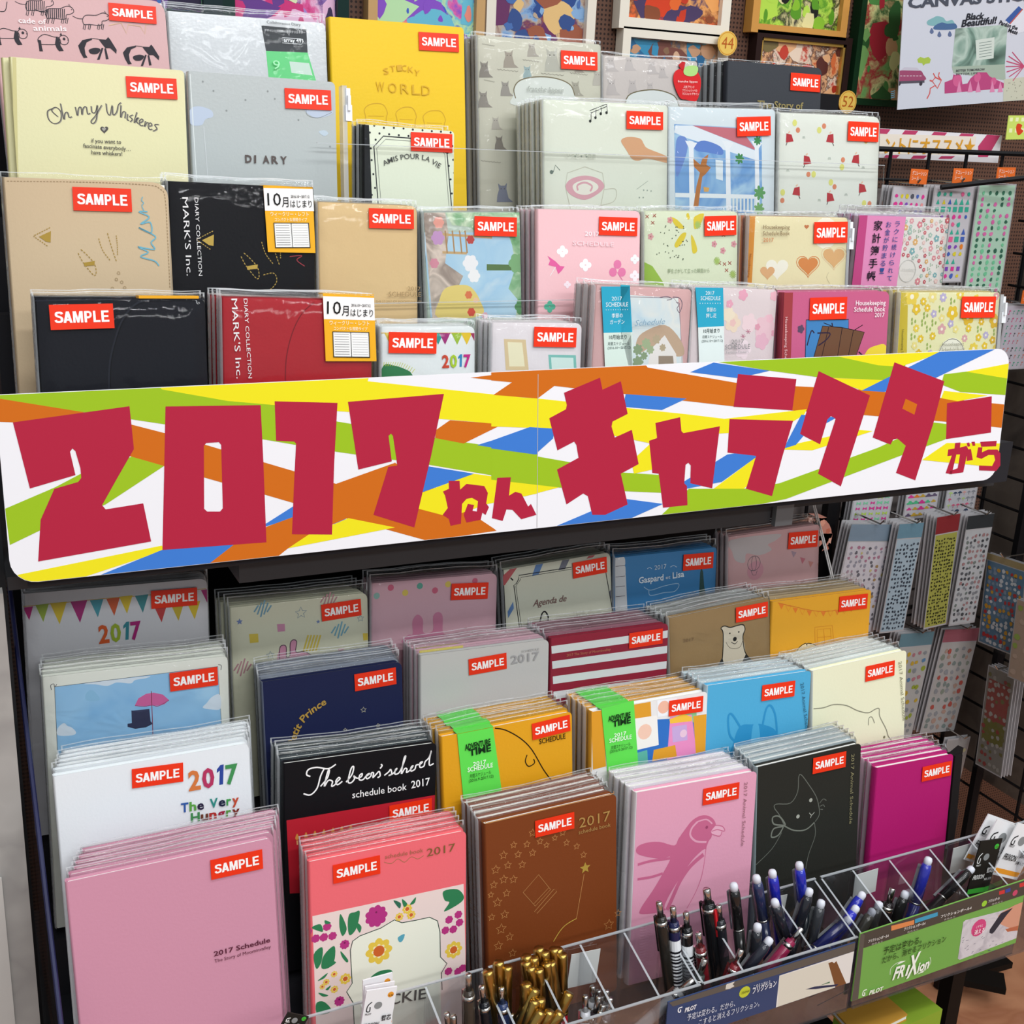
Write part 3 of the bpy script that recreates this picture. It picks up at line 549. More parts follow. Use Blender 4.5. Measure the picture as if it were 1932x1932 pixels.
B.Ln('b07a48', 5, [(770, 825), (655, 957), (745, 1058), (858, 935)], closed=True); B.Ln('b07a48', 5, [(738, 1100), (758, 1112), (905, 948), (885, 930)], closed=True); B.Ln('b07a48', 4, [(735, 1040), (848, 918)]); B.star('c8a84a', (1115, 775), 46, metal=0.4); B.Ln('c48a52', 4, [(1107, 820), (1085, 945), (1050, 1150)]); B.Ln('c8a84a', 6, [(1050, 1150), (980, 1190), (930, 1240), (880, 1320)], smooth=True); B.done()
cs(*e4)
B = Book(SB, BK, 'pink schedule book printed with a penguin', 'L1', (218, 350), (1046, 200), 'e2a0b8', n=4, t=0.0105, group='pink penguin schedule books', spine='e6dde0', copycolor='e6dfe6')
B.S((676, 318), (923, 272)); B.T('2017 Animal Schedule', [(958, 275), (935, 710)], 26, '9a6a74')
PG = 'c9688c'
B.P(PG, [(560, 590), (600, 540), (650, 508), (700, 502), (745, 525), (765, 570), (740, 600), (735, 650), (715, 680), (690, 740), (660, 760), (600, 820), (560, 890), (500, 970), (440, 1060), (420, 1150), (260, 1180), (250, 1140), (330, 1020), (390, 920), (455, 790), (380, 800), (235, 770), (225, 720), (290, 690), (380, 684), (480, 708), (510, 660)], smooth=True)
B.P('e2a0b8', [(700, 740), (650, 960), (570, 1140), (420, 1150), (440, 1060), (540, 900), (620, 790)], smooth=True); B.Ln(PG, 5, [(702, 690), (672, 900), (625, 1030), (565, 1140)], smooth=True)
B.Ln(PG, 30, [(680, 770), (590, 850), (520, 950), (470, 1060), (430, 1150)], smooth=True); B.Ln('e2a0b8', 14, [(640, 545), (600, 590), (590, 640), (630, 680), (700, 685)], smooth=True); B.Ln('e2a0b8', 10, [(640, 545), (700, 530), (740, 560)], smooth=True)
B.P('e8adc2', [(730, 610), (760, 575), (810, 580), (824, 605), (800, 610), (805, 635), (760, 645), (735, 625)]); B.Ln(PG, 6, [(730, 610), (760, 572), (810, 578), (824, 610), (775, 600), (735, 612)], True); B.Ln(PG, 6, [(735, 630), (790, 645), (805, 615)], True)
B.blob('9c4468', (702, 584), 11)
for q in (((230, 840), (320, 815), (465, 795)), ((228, 940), (320, 925), (400, 900))): B.Ln(PG, 18, q, True)
B.done()
B = Book(SB, BK, 'black schedule book with a thin outline of a cat', 'L1', (1046, 175), (1760, 8), '2b2c28', n=4, t=0.0098, dx=0.002, group='black cat schedule books', spine='8fa0a2', copycolor='a9b5b8', rough=0.3)
B.S((1428, 108), (1654, 60)); B.T('2017 Animal Schedule', [(1690, 82), (1675, 560)], 26, '8f8a66')
G = '63675f'
B.Ln(G, 6, [(1232, 568), (1200, 500), (1165, 450), (1180, 425), (1275, 418), (1325, 340), (1332, 240), (1350, 225), (1400, 290), (1450, 370), (1470, 440), (1472, 500), (1445, 545)], True)
B.Ln('74796f', 9, [(1235, 575), (1300, 605), (1380, 600), (1440, 550)], True); B.Ln(G, 5, [(1440, 555), (1445, 640), (1400, 770), (1380, 870)], True); B.Ln(G, 5, [(1215, 620), (1150, 730), (1040, 840)], True)
for q in ([(1215, 570), (1160, 560), (1155, 515), (1200, 510), (1240, 565)], [(1215, 580), (1160, 595), (1145, 650), (1190, 640), (1225, 585)]): B.Ln('74796f', 10, q, True, closed=True)
B.blob('a6a99e', (1415, 398), 14); B.blob('a6a99e', (1327, 510), 14); B.Ln('a6a99e', 5, [(1405, 485), (1420, 500), (1440, 480)], True); B.Ln('a6a99e', 5, [(1420, 500), (1412, 520)])
for q in (((1475, 420), (1500, 390), (1522, 400)), ((1478, 440), (1500, 430), (1510, 445)), ((1480, 460), (1498, 462))): B.Ln(G, 5, q, True)
B.done()
cs(*e5)
B = Book(SB, BK, 'magenta hardcover schedule book with a black elastic', 'L1', (590, 432), (1290, 300), 'b01569', n=4, t=0.0105, dx=0.0022, group='magenta schedule books at the right end', copycolor='c42a80', rough=0.55)
B.S((1002, 418), (1268, 360))
mb = MB(); mb.box(B.w / 2 + 0.001, B.w / 2 + 0.011, -0.0015, B.th + 0.001, 0.002, B.h - 0.002, mat('1d1a1a', 0.7)); mb.build('elastic_band', B.root)
mb = MB(); mb.slab([(B.w / 2 + 0.001, B.h - 0.003), (B.w / 2 + 0.014, B.h + 0.004), (B.w / 2 + 0.012, B.h - 0.012), (B.w / 2 + 0.001, B.h - 0.014)], 0.001, B.th, mat('1d1a1a', 0.7)); mb.build('elastic_fold', B.root); B.done()
# ---- second row
cs(*d1)
B = Book(SB, BK, 'white schedule book with patchwork coloured lettering', 'L2', (345, 1330), (1617, 1112), 'e4e9ec', n=5, t=0.0085, dx=0.0022, group='white storybook schedule books', rc=0.004)
B.S((856, 1278), (1190, 1234))
B.MT('2017', (1228, 1418), (1560, 1360), 130, ('d3773c', 'b4325c', '2a4596', '3f8f52')); B.MT('The Very', (1178, 1560), (1560, 1500), 62, ('2c59a0', '5aa046', '2b2440', '', '2a8a80', '1f2540', '3f9a4a', 'c04a30')); B.MT('Hungry', (1242, 1622), (1565, 1570), 60, ('3f8a50', '6a3a28', 'b0302a', 'a02040', '5a9a46', '7a2a20'))
B.done()
cs(*d2)
B = Book(SB, BK, "black schedule book with looping white cursive title and red lower half", 'L2', (482, 1188), (1382, 1064), '141417', n=4, t=0.0095, dx=0.0006, group='black and red schedule books', copycolor='3d4548', rough=0.35)
B.P('b3202f', [(500, 1520), (1388, 1368), (1420, 1900), (520, 1950)]); cs(*e2)
for x in range(310, 760, 68): B.P('c9863f', [(x, 410 - (x - 300) * .17), (x + 14, 375 - (x - 300) * .17), (x + 26, 408 - (x - 300) * .17), (x + 14, 425 - (x - 300) * .17)], True); B.Ln('cfa36a', 10, [(x + 14, 428 - (x - 300) * .17), (x + 16, 460 - (x - 300) * .17)])
cs(*d2)
W = 'f4f4f2'; SW = 8.5
for q in ([(600, 1362), (640, 1370), (680, 1330), (700, 1260), (722, 1215)], [(640, 1262), (618, 1250), (630, 1220), (680, 1208), (745, 1216), (790, 1190)],
          [(700, 1320), (740, 1270), (752, 1225), (742, 1235), (722, 1320), (745, 1285), (770, 1290), (765, 1318), (782, 1312), (800, 1290), (815, 1275), (806, 1268), (790, 1290), (800, 1310), (828, 1290)],
          [(850, 1295), (885, 1250), (895, 1205), (880, 1215), (862, 1290), (880, 1298), (900, 1275), (895, 1258), (915, 1272), (940, 1262), (945, 1245), (930, 1255), (928, 1280), (950, 1280), (975, 1250), (990, 1245), (968, 1262), (975, 1275), (995, 1260), (1000, 1240), (1012, 1242), (1008, 1268), (1030, 1245), (1045, 1232), (1050, 1258), (1035, 1268)],
          [(1055, 1190), (1062, 1198), (1050, 1215)],
          [(1075, 1255), (1100, 1235), (1112, 1220), (1118, 1245), (1100, 1256), (1125, 1245), (1150, 1215), (1140, 1222), (1138, 1248), (1165, 1235), (1195, 1165), (1200, 1140), (1190, 1160), (1175, 1245), (1195, 1215), (1208, 1218), (1205, 1238), (1225, 1225), (1245, 1198), (1232, 1208), (1232, 1230), (1255, 1218), (1262, 1195), (1285, 1190), (1300, 1175), (1285, 1182), (1285, 1208), (1308, 1200), (1315, 1175), (1338, 1150), (1352, 1110), (1342, 1150), (1340, 1195), (1365, 1185)]):
    B.Ln(W, SW, q, True)
B.T('schedule book', [(885, 1388), (1205, 1338)], 42, W, 0.005); B.T('2017', [(1232, 1330), (1342, 1308)], 46, W, 0.012)
B.S((1102, 1432), (1352, 1385)); B.done()
def band(B, crop, pts, lines, toppts):
    cs(*crop); g = mat('5fdc50', 0.45); o = sheet(B, pts, g, -0.0006, 0.0004, 'green_paper_band'); return o
GREEN = '62dd52'
cs(*d3)
B = Book(SB, BK, 'orange yellow schedule book wrapped by a green band', 'L2', (168, 1322), (962, 1168), 'e0a01e', n=4, t=0.0095, group='orange schedule books with green bands', copycolor='c9962e', rough=0.35)
q = [(262, 1258), (485, 1212), (560, 1800), (310, 1800)]; AT1 = B
sheet(B, [(264, 1304), (481, 1262), (560, 1830), (318, 1860)], GREEN, -0.0004, 0.0004, 'green_paper_band')
B.T('ADVENTURE', [(310, 1400), (465, 1362)], 36, '15301a', 0.03, y=-0.0016); B.T('TIME', [(335, 1435), (468, 1402)], 40, '15301a', 0.03, y=-0.0016)
B.T('2017', [(358, 1495), (438, 1478)], 24, 'f2fbea', 0.015, y=-0.0016); B.T('SCHEDULE', [(325, 1532), (478, 1500)], 28, 'f2fbea', 0.015, y=-0.0016)
B.T('月間スケジュール', [(338, 1568), (468, 1540)], 20, '1f4a20', y=-0.0016); B.T('(2016.9-2017.12)', [(333, 1594), (482, 1562)], 18, '1f4a20', y=-0.0016)
B.S((716, 1240), (946, 1184)); B.T('SCHEDULE', [(763, 1364), (922, 1328)], 32, '2a1f10', 0.01)
for q in ([(495, 1268), (560, 1280), (650, 1330), (720, 1400), (790, 1520), (850, 1600)], [(690, 1430), (680, 1470), (700, 1500), (735, 1480), (730, 1455)]): B.Ln('2a1f10', 7, q, True)
B.done()
B = Book(SB, BK, 'patchwork coloured schedule book wrapped by a green band', 'L2', (1080, 1168), (1786, 1045), 'e8e6e4', n=4, t=0.0098, group='patchwork schedule books with green bands', copycolor='d8a24a', spine='d99a2b'); AT2 = B
for c, q in (('de9a28', [(1080, 1168), (1150, 1155), (1170, 1500), (1090, 1520)]), ('2f6fc0', [(1355, 1330), (1480, 1215), (1580, 1210), (1800, 1180), (1830, 1500), (1360, 1620)]), ('df9d2c', [(1340, 1110), (1440, 1090), (1445, 1200), (1345, 1215)]), ('f3efe9', [(1345, 1210), (1480, 1190), (1490, 1370), (1360, 1400)]),
             ('8cc38a', [(1640, 1180), (1720, 1165), (1720, 1230), (1650, 1240)]), ('ea8fc0', [(1560, 1200), (1690, 1185), (1720, 1420), (1540, 1460)]), ('5bb0a0', [(1350, 1420), (1420, 1400), (1425, 1480), (1355, 1500)]), ('f0f2f6', [(1480, 1100), (1600, 1085), (1600, 1180), (1485, 1200)]), ('e2a02c', [(1700, 1195), (1795, 1180), (1810, 1400), (1715, 1420)]),
             ('e2a02c', [(1460, 1400), (1590, 1370), (1600, 1440), (1450, 1470)]), ('c8a8d8', [(1570, 1260), (1660, 1245), (1665, 1340), (1575, 1355)]), ('f4c040', [(1555, 1215), (1640, 1180), (1690, 1200), (1690, 1225), (1560, 1240)])): B.P(c, q)
for c, p, r in (('f0b9a0', (1520, 1140), 40), ('f3c8b2', (1405, 1290), 48), ('e9c6d8', (1640, 1300), 25)): B.blob(c, p, r)
sheet(B, [(1140, 1148), (1336, 1098), (1362, 1470), (1365, 1800), (1190, 1830), (1180, 1560)], GREEN, -0.0004, 0.0004, 'green_paper_band')
B.T('ADVENTURE', [(1180, 1225), (1314, 1196)], 32, '15301a', 0.03, y=-0.0016); B.T('TIME', [(1205, 1258), (1316, 1232)], 36, '15301a', 0.03, y=-0.0016)
B.T('2017', [(1214, 1320), (1288, 1304)], 22, 'f2fbea', 0.015, y=-0.0016); B.T('SCHEDULE', [(1185, 1355), (1320, 1328)], 26, 'f2fbea', 0.015, y=-0.0016)
B.T('月間スケジュール', [(1196, 1394), (1314, 1368)], 18, '1f4a20', y=-0.0016); B.T('(2016.9-2017.12)', [(1190, 1416), (1326, 1386)], 16, '1f4a20', y=-0.0016)
B.S((1552, 1100), (1758, 1070)); B.done()
for Bk, x0, x1 in ((AT1, 262, 485), (AT2, 1140, 1336)):   # the bands also go over the top of every copy
    cs(*d3); a = Bk.L((x0, 1304 if x0 < 500 else 1148))[0]; b = Bk.L((x1, 1262 if x0 < 500 else 1098))[0]
    for i, root in enumerate([Bk.root] + Bk.copies):
        mb = MB(); dz = 0.0006 + 0.0 * i; mb.box(a, b, -0.0003, Bk.th + 0.0003, Bk.h + 0.0002, Bk.h + 0.0006, mat(GREEN, 0.45)); mb.box(a, b, -0.0004, -0.0001, Bk.h - 0.10, Bk.h + 0.0006, mat(GREEN, 0.45)) if i else None
        mb.build('green_paper_band', root)
cs(*d4)
B = Book(SB, BK, 'bright blue schedule book showing a pair of dog ears', 'L2', (160, 990), (742, 905), '4fa9d3', n=4, t=0.0095, group='blue dog schedule books', copycolor='c4d4da', spine='b4d0dc')
B.S((466, 985), (650, 958)); B.T('2017 Animal Schedule', [(680, 975), (712, 1262)], 22, '2d5f78')
for q in ([(345, 1220), (300, 1150), (278, 1165), (285, 1260), (315, 1300)], [(470, 1210), (490, 1120), (515, 1100), (540, 1150), (550, 1250), (540, 1300)]): B.Ln('2f8fc2', 13, q, True)
B.P('2f8fc2', [(345, 1215), (410, 1205), (470, 1205), (550, 1250), (560, 1400), (300, 1420), (310, 1300)], smooth=True); B.P('4fa9d3', [(415, 1215), (450, 1215), (455, 1400), (405, 1400)], smooth=True); B.done()
B = Book(SB, BK, 'pale cream schedule book with a hippo outline', 'L2', (748, 908), (1275, 790), 'e8e8c8', n=5, t=0.0096, dx=-0.0002, group='cream hippo schedule books', copycolor='d8e0dc', spine='d5d8cf')
B.S((1044, 880), (1206, 845), ratio=0.43); B.T('2017 Animal Schedule', [(1228, 855), (1252, 1185)], 22, '8a8a70')
B.Ln('8d8d78', 6, [(755, 1118), (810, 1112), (870, 1094), (940, 1100), (1000, 1128), (1060, 1140), (1100, 1120), (1122, 1118), (1125, 1160), (1160, 1230), (1172, 1270), (1192, 1300), (1210, 1380)], True); B.Ln('8d8d78', 5, [(1062, 1210), (1065, 1170), (1082, 1165), (1096, 1198)], True); B.blob('7d7d60', (1150, 1276), 8); B.done()
# ---- third row
cs(*d1)
B = Book(SB, BK, 'cream framed schedule book picturing blue sky and a pink parasol', 'L3', (272, 682), (1481, 542), 'e6eadf', n=4, t=0.009, dx=0.001, group='blue sky picture schedule books', sleeve=True)
SKY = patterned('printed_sky', ['7ab4e2', '8dc1e8', '94c6ea', 'a8d4f0'], 14, rough=0.3)
B.P(SKY, [(355, 745), (1418, 612), (1448, 1090), (380, 1300)]); B.Ln('54565a', 3, [(355, 745), (1418, 612), (1448, 1090)]); B.Ln('54565a', 3, [(355, 745), (380, 1300)])
for q in ([(560, 722), (620, 728), (700, 738), (760, 716), (850, 722), (880, 700), (950, 688), (950, 675)], [(378, 1060), (375, 1015), (415, 980), (440, 1000), (465, 1008), (495, 1040), (470, 1060)], [(1320, 880), (1345, 850), (1380, 810), (1430, 795), (1436, 885), (1380, 892)], [(555, 800), (585, 765), (620, 780), (650, 830), (570, 835)]): B.P('d5e3ee' if q[0][0] != 555 else '8cc0e2', q, smooth=True)
B.P('d1629c', [(878, 865), (900, 820), (950, 790), (1000, 782), (1060, 795), (1100, 830), (1070, 858), (1020, 868), (990, 862), (940, 870)]); B.Ln('8a3550', 5, [(985, 772), (996, 1090)]); B.Ln('9a3c6c', 4, [(878, 867), (940, 872), (990, 864), (1030, 870), (1100, 832)], True)
B.P('2c2f4e', [(855, 900), (972, 888), (980, 968), (995, 985), (950, 1008), (880, 1018), (830, 1005), (830, 985), (858, 980)]); B.Ln('3c3f60', 4, [(855, 900), (912, 905), (972, 890)])
B.Ln('5a5c60', 4, [(335, 765), (330, 735), (350, 725), (355, 745), (370, 728)], True); B.Ln('5a5c60', 4, [(1420, 600), (1440, 605), (1438, 635)], True)
B.S((1100, 652), (1412, 610), y=-0.0017); B.done()
cs(*d2)
B = Book(SB, BK, 'navy blue schedule book with golden slanting title', 'L3', (352, 708), (1178, 585), '22284a', n=5, t=0.0085, dx=0.0012, group='navy schedule books', copycolor='8b93a0', spine='6a7184', rough=0.3, rc=0.006)
B.S((896, 660), (1140, 618)); B.T('Petit Prince', [(540, 1082), (580, 980), (640, 900), (735, 832)], 42, 'c9a24c', 0.022, 0.15, smooth=True, metal=0.3)
for p in ((953, 870, 18), (1038, 962, 14), (845, 988, 12)): B.star('b8b49c', p[:2], p[2], line=3)
B.done()
cs(*d3)
B = Book(SB, BK, 'plain light grey schedule book marked with faint 2017', 'L3', (40, 828), (822, 728), 'c4c3c0', n=4, t=0.009, group='grey schedule books', copycolor='d0a8b4', rough=0.55, rc=0.005)
B.S((332, 848), (562, 808)); B.T('2017', [(590, 878), (762, 850)], 52, 'a2a1a2', 0.02); B.T('SCHEDULE', [(655, 808), (762, 792)], 14, 'a8a7a8')
for c in B.copies[:2]:
    mb = MB(); mb.box(-B.w / 2 + 0.003, -B.w / 2 + 0.045, -0.0003, -0.00005, B.h - 0.03, B.h + 0.0002, mat('e0cf6c', 0.5)); mb.build('yellow_paper_band', c)
B.done()
B = Book(SB, BK, 'schedule book with crimson and white horizontal stripes', 'L3', (833, 722), (1548, 630), '8e2338', n=5, t=0.0088, group='striped schedule books', copycolor='9d6a78', rc=0.005)
for i in range(4): y = 770 + 92 * i; B.P('d5d9da', [(838 + 4 * i, y), (1552 + 6 * i, y - 97), (1554 + 6 * i, y - 53), (840 + 4 * i, y + 46)])
B.S((1308, 690), (1512, 660)); B.T('2017 The Story of Moominvalley', [(928, 832), (1195, 795)], 16, 'c07a5a'); B.done()
cs(*d4)
B = Book(SB, BK, 'brown kraft paper schedule book with a white bear', 'L3', (-55, 612), (508, 497), '9c7f55', n=4, t=0.0095, group='kraft paper bear schedule books', copycolor='a7a9a6', rough=0.75, sleeve=True)
B.P('d8cdb6', [(247, 855), (250, 700), (240, 670), (255, 655), (290, 662), (330, 650), (365, 655), (370, 680), (362, 720), (375, 820), (350, 860), (320, 890), (270, 885)], smooth=True); B.Ln('2a2722', 6, [(225, 890), (245, 840), (250, 700), (238, 668), (258, 655), (290, 663), (330, 652), (362, 648), (372, 675), (360, 715), (372, 800), (410, 850)], True)
B.P('333231', [(215, 885), (245, 830), (258, 880), (262, 960), (215, 960)]); B.P('333231', [(375, 815), (415, 850), (400, 930), (330, 940), (350, 870)])
B.blob('1f1c1a', (315, 728), 13); B.blob('1f1c1a', (287, 696), 5); B.blob('1f1c1a', (337, 688), 5); B.Ln('2a2722', 4, [(295, 745), (315, 755), (330, 740)], True); B.Ln('6a5f50', 3, [(265, 745), (290, 778), (340, 775), (360, 735)], True)
B.T('2017', [(25, 745), (85, 735)], 18, '84684a'); B.S((316, 550), (494, 516)); B.done()
B = Book(SB, BK, 'amber schedule book with a string of flags', 'L3', (525, 520), (1078, 450), 'e0a22c', n=4, t=0.0095, dx=0.0003, group='amber schedule books', copycolor='b8a27c')
B.Ln('c9652a', 3, [(555, 525), (640, 545), (760, 570), (860, 570), (980, 548)], True)
for i, x in enumerate(range(560, 1000, 39)):
    yy = 527 + 44 * math.sin((x - 550) / 460 * math.pi); q = [(x, yy), (x + 30, yy + 4), (x + 16, yy + 32)]
    B.P('dc7a2a', q) if i % 2 == 0 else B.Ln('dc7a2a', 3, q, closed=True)
B.Ln('cf8426', 4, [(765, 770), (762, 662), (860, 652), (870, 765)]); B.Ln('cf8426', 3, [(778, 765), (775, 675), (850, 668), (855, 760)]); B.Ln('cf8426', 3, [(812, 672), (818, 762)]); B.Ln('cf8426', 3, [(776, 720), (855, 712)])
B.P('e9d3a4', [(655, 805), (680, 770), (715, 750), (760, 760), (785, 778), (770, 800)], smooth=True); B.Ln('3a2c1a', 5, [(652, 808), (680, 770), (712, 752), (718, 768), (722, 752), (760, 760), (785, 778)], True); B.S((898, 490), (1056, 472), ratio=0.43); B.done()
# ---- back row of the lower shelf
cs(*d1)
B = Book(SB, BK, 'white schedule book hung with rainbow flags and 2017', 'L4', (150, 140), (1347, 38), 'd9d9dd', n=2, t=0.009, dx=0.001, group='white flag schedule books', sleeve=True, rc=0.006)
B.Ln('cfa32a', 4, [(150, 222), (400, 198), (700, 168), (960, 148), (1340, 105)], True)
for c, x, y in (('b31d74', 150, 230), ('98b03a', 230, 212), ('d9bd2c', 325, 200), ('a81f74', 458, 190), ('4598a8', 585, 182), ('cf5a2c', 692, 172), ('d9bd2c', 775, 158), ('3c8a90', 878, 152), ('c23a3a', 1000, 215), ('c9b030', 1110, 205), ('d9bd2c', 1215, 195), ('a81f74', 1308, 115)):
    w = 65 if x in (150, 1308) else (110 if x in (325, 458) else 88); B.P(c, [(x, y), (x + w, y - 10), (x + w / 2 + 8, y + w * 1.25)])
B.MT('2017', (645, 460), (930, 425), 118, ('d25a28', '9ab030', '2a8592', 'a51f72'))
B.S((980, 118), (1280, 94), y=-0.0017); B.done()
cs(*d2)
B = Book(SB, BK, 'cream schedule book with stars, checks and pink ears', 'L4', (165, 270), (975, 180), 'd6d6bc', n=3, t=0.009, dx=-0.002, group='cream star schedule books', sleeve=True, rc=0.006)
for c, x, y, r in (('6f9bb0', 368, 275, 50), ('b98a90', 755, 222, 45), ('6fa5b8', 822, 400, 50), ('b98a90', 250, 620, 52)):
    for k in range(-2, 3): B.Ln(c, 9, [(x - r * 0.6 + k * 19 + 10, y + r * (1 - abs(k) * .3)), (x + r * 0.2 + k * 19 - 5, y - r * (1 - abs(k) * .3))])
for k in range(5): B.Ln('d3bd50', 10, [(600 + k * 18, 525), (628 + k * 18, 430)])
for c, x, y, r in (('c98aa6', 468, 388, 24), ('d8c04c', 308, 450, 28), ('d8c04c', 970, 440, 22), ('b98a90', 820, 525, 18)): B.P(c, [(x - r, y - r * .9), (x + r * .9, y - r), (x + r, y + r * .8), (x - r * .8, y + r)])
for x, y, r in ((585, 300, 36), (935, 332, 22), (405, 548, 24)): B.star('8498a4', (x, y), r, line=4)
for x, y, r in ((224, 352, 20), (686, 352, 13)): B.star('6a7fb0', (x, y), r)
B.P('d594ae', [(458, 600), (460, 510), (478, 490), (498, 500), (500, 560), (520, 550), (522, 480), (540, 458), (560, 470), (555, 530), (600, 528), (640, 545), (660, 580)], smooth=True); B.Ln('5a4050', 5, [(458, 600), (460, 510), (478, 490), (498, 500), (500, 560), (520, 550), (522, 480), (540, 458), (560, 470), (555, 530), (600, 528), (640, 545), (660, 580)], True)
B.S((700, 250), (932, 214), ratio=0.42, y=-0.0017); B.done()
B = Book(SB, BK, 'dusty pink schedule book with dots and rose ears', 'L4', (1000, 127), (1738, 66), 'd3a9b4', n=2, t=0.009, dx=0.0, group='dusty pink schedule books', sleeve=True, rc=0.006)
for c, x, y, r in (('c9607c', 1113, 152, 19), ('d8c25a', 1198, 182, 19), ('5aa090', 1284, 142, 19), ('c9607c', 1373, 168, 19), ('d8c25a', 1450, 132, 19), ('c9607c', 1608, 112, 18), ('8fb8ae', 1030, 200, 19)): B.blob(c, (x, y), r)
B.P('c97f9c', [(1190, 480), (1215, 430), (1242, 425), (1240, 350), (1270, 310), (1302, 340), (1305, 415), (1360, 405), (1362, 320), (1392, 295), (1418, 320), (1420, 415), (1460, 435), (1470, 480)], smooth=True); B.S((1468, 126), (1684, 118), ratio=0.42, y=-0.0017); B.done()
cs(*d3)
B = Book(SB, BK, 'cream agenda with airmail striped border', 'L4', (540, 308), (1195, 198), 'd6d8c4', n=2, t=0.009, group='airmail agendas', sleeve=True, spine='17171a', rc=0.006)
for c, q in (('b9585c', [(540, 400), (545, 340), (600, 290), (635, 285), (555, 400)]), ('5f86b8', [(720, 345), (745, 270), (790, 262), (760, 335)]), ('6f7380', [(880, 310), (905, 245), (950, 238), (920, 302)]), ('b9585c', [(1050, 240), (1070, 215), (1110, 208), (1090, 230)]), ('5f86b8', [(575, 600), (572, 560), (605, 500), (610, 540)]), ('6f7380', [(1195, 490), (1190, 440), (1218, 400), (1220, 440)])): B.P(c, q)
B.Ln('1f1f22', 5, [(650, 700), (610, 400), (625, 390), (640, 360), (640, 340), (960, 290)]); B.Ln('1f1f22', 5, [(1165, 300), (1210, 560)]); B.Ln('1f1f22', 3, [(662, 700), (622, 405), (650, 365), (652, 352), (960, 302)]); B.Ln('1f1f22', 8, [(590, 355), (605, 370)])
B.T('Agenda de', [(725, 528), (925, 495)], 40, '7d5c58', 0.005, 0.3); B.Ln('1f1f22', 9, [(765, 640), (780, 575), (800, 560), (818, 590), (815, 620)], True); B.S((962, 262), (1168, 224), ratio=0.42, y=-0.0017); B.done()
B = Book(SB, BK, 'ocean blue schedule book with an iron tower', 'L4', (1225, 232), (1843, 168), '3c7fb4', n=2, t=0.009, group='ocean blue schedule books', sleeve=True, rc=0.004)
B.P('cfd2d4', [(1225, 232), (1285, 226), (1300, 560), (1225, 580)])
for y in (285, 350, 410, 470): B.Ln('4a3c46', 3, [(1228, y), (1285, y - 6)])
B.P('3c7fb4', [(1280 + (8 if i % 2 else 0) + i * 2, 228 + i * 26) for i in range(12)] + [(1340, 540), (1330, 222)])
B.T('2017', [(1462, 306), (1534, 296)], 28, 'c8dbe8', 0.0); B.T('Gaspard', [(1366, 388), (1516, 368)], 38, 'dfeaf2', 0.02); B.T('et', [(1530, 362), (1558, 358)], 22, 'dfeaf2'); B.T('Lisa', [(1572, 358), (1642, 346)], 38, 'dfeaf2', 0.02)
B.Ln('a8c8e0', 4, [(1400, 410), (1440, 430), (1520, 405), (1610, 390), (1590, 435), (1520, 445), (1440, 462), (1430, 430)], True); B.Ln('c8dbe8', 3, [(1420, 300), (1435, 292), (1448, 300)], True); B.Ln('c8dbe8', 3, [(1560, 290), (1580, 280), (1600, 290)], True)
B.P('2c4a48', [(1742, 320), (1750, 290), (1760, 320), (1765, 400), (1778, 470), (1782, 520), (1768, 520), (1758, 470), (1745, 520), (1733, 520), (1738, 400)]); B.S((1636, 212), (1818, 196), ratio=0.46, y=-0.0017); B.done()
cs(*d4)
B = Book(SB, BK, 'blush schedule book with lace, balloon and flags', 'L4', (278, 158), (788, 86), 'd2a6a6', n=2, t=0.009, group='blush balloon schedule books', sleeve=True, rc=0.004)
B.P('c3b9b8', [(290, 175), (560, 140), (545, 175), (500, 200), (520, 230), (450, 260), (380, 250), (370, 300), (320, 290), (300, 240)], smooth=True); B.blob('d095a0', (430, 345), 55); B.ring('6a6068', 3, (422, 305), 42); B.ring('6a6068', 3, (422, 305), 42, 0.4); B.Ln('6a6068', 3, [(405, 345), (415, 370), (432, 370), (440, 345)])
for i, (x, y) in enumerate(((630, 235), (680, 270), (725, 290), (775, 305))): B.P(['a98f9c', 'c4707c', 'c98880', 'cc8f80'][i], [(x, y), (x + 30, y + 8), (x + 12, y + 38)])
B.S((612, 132), (776, 118), ratio=0.46, y=-0.0017); B.done()
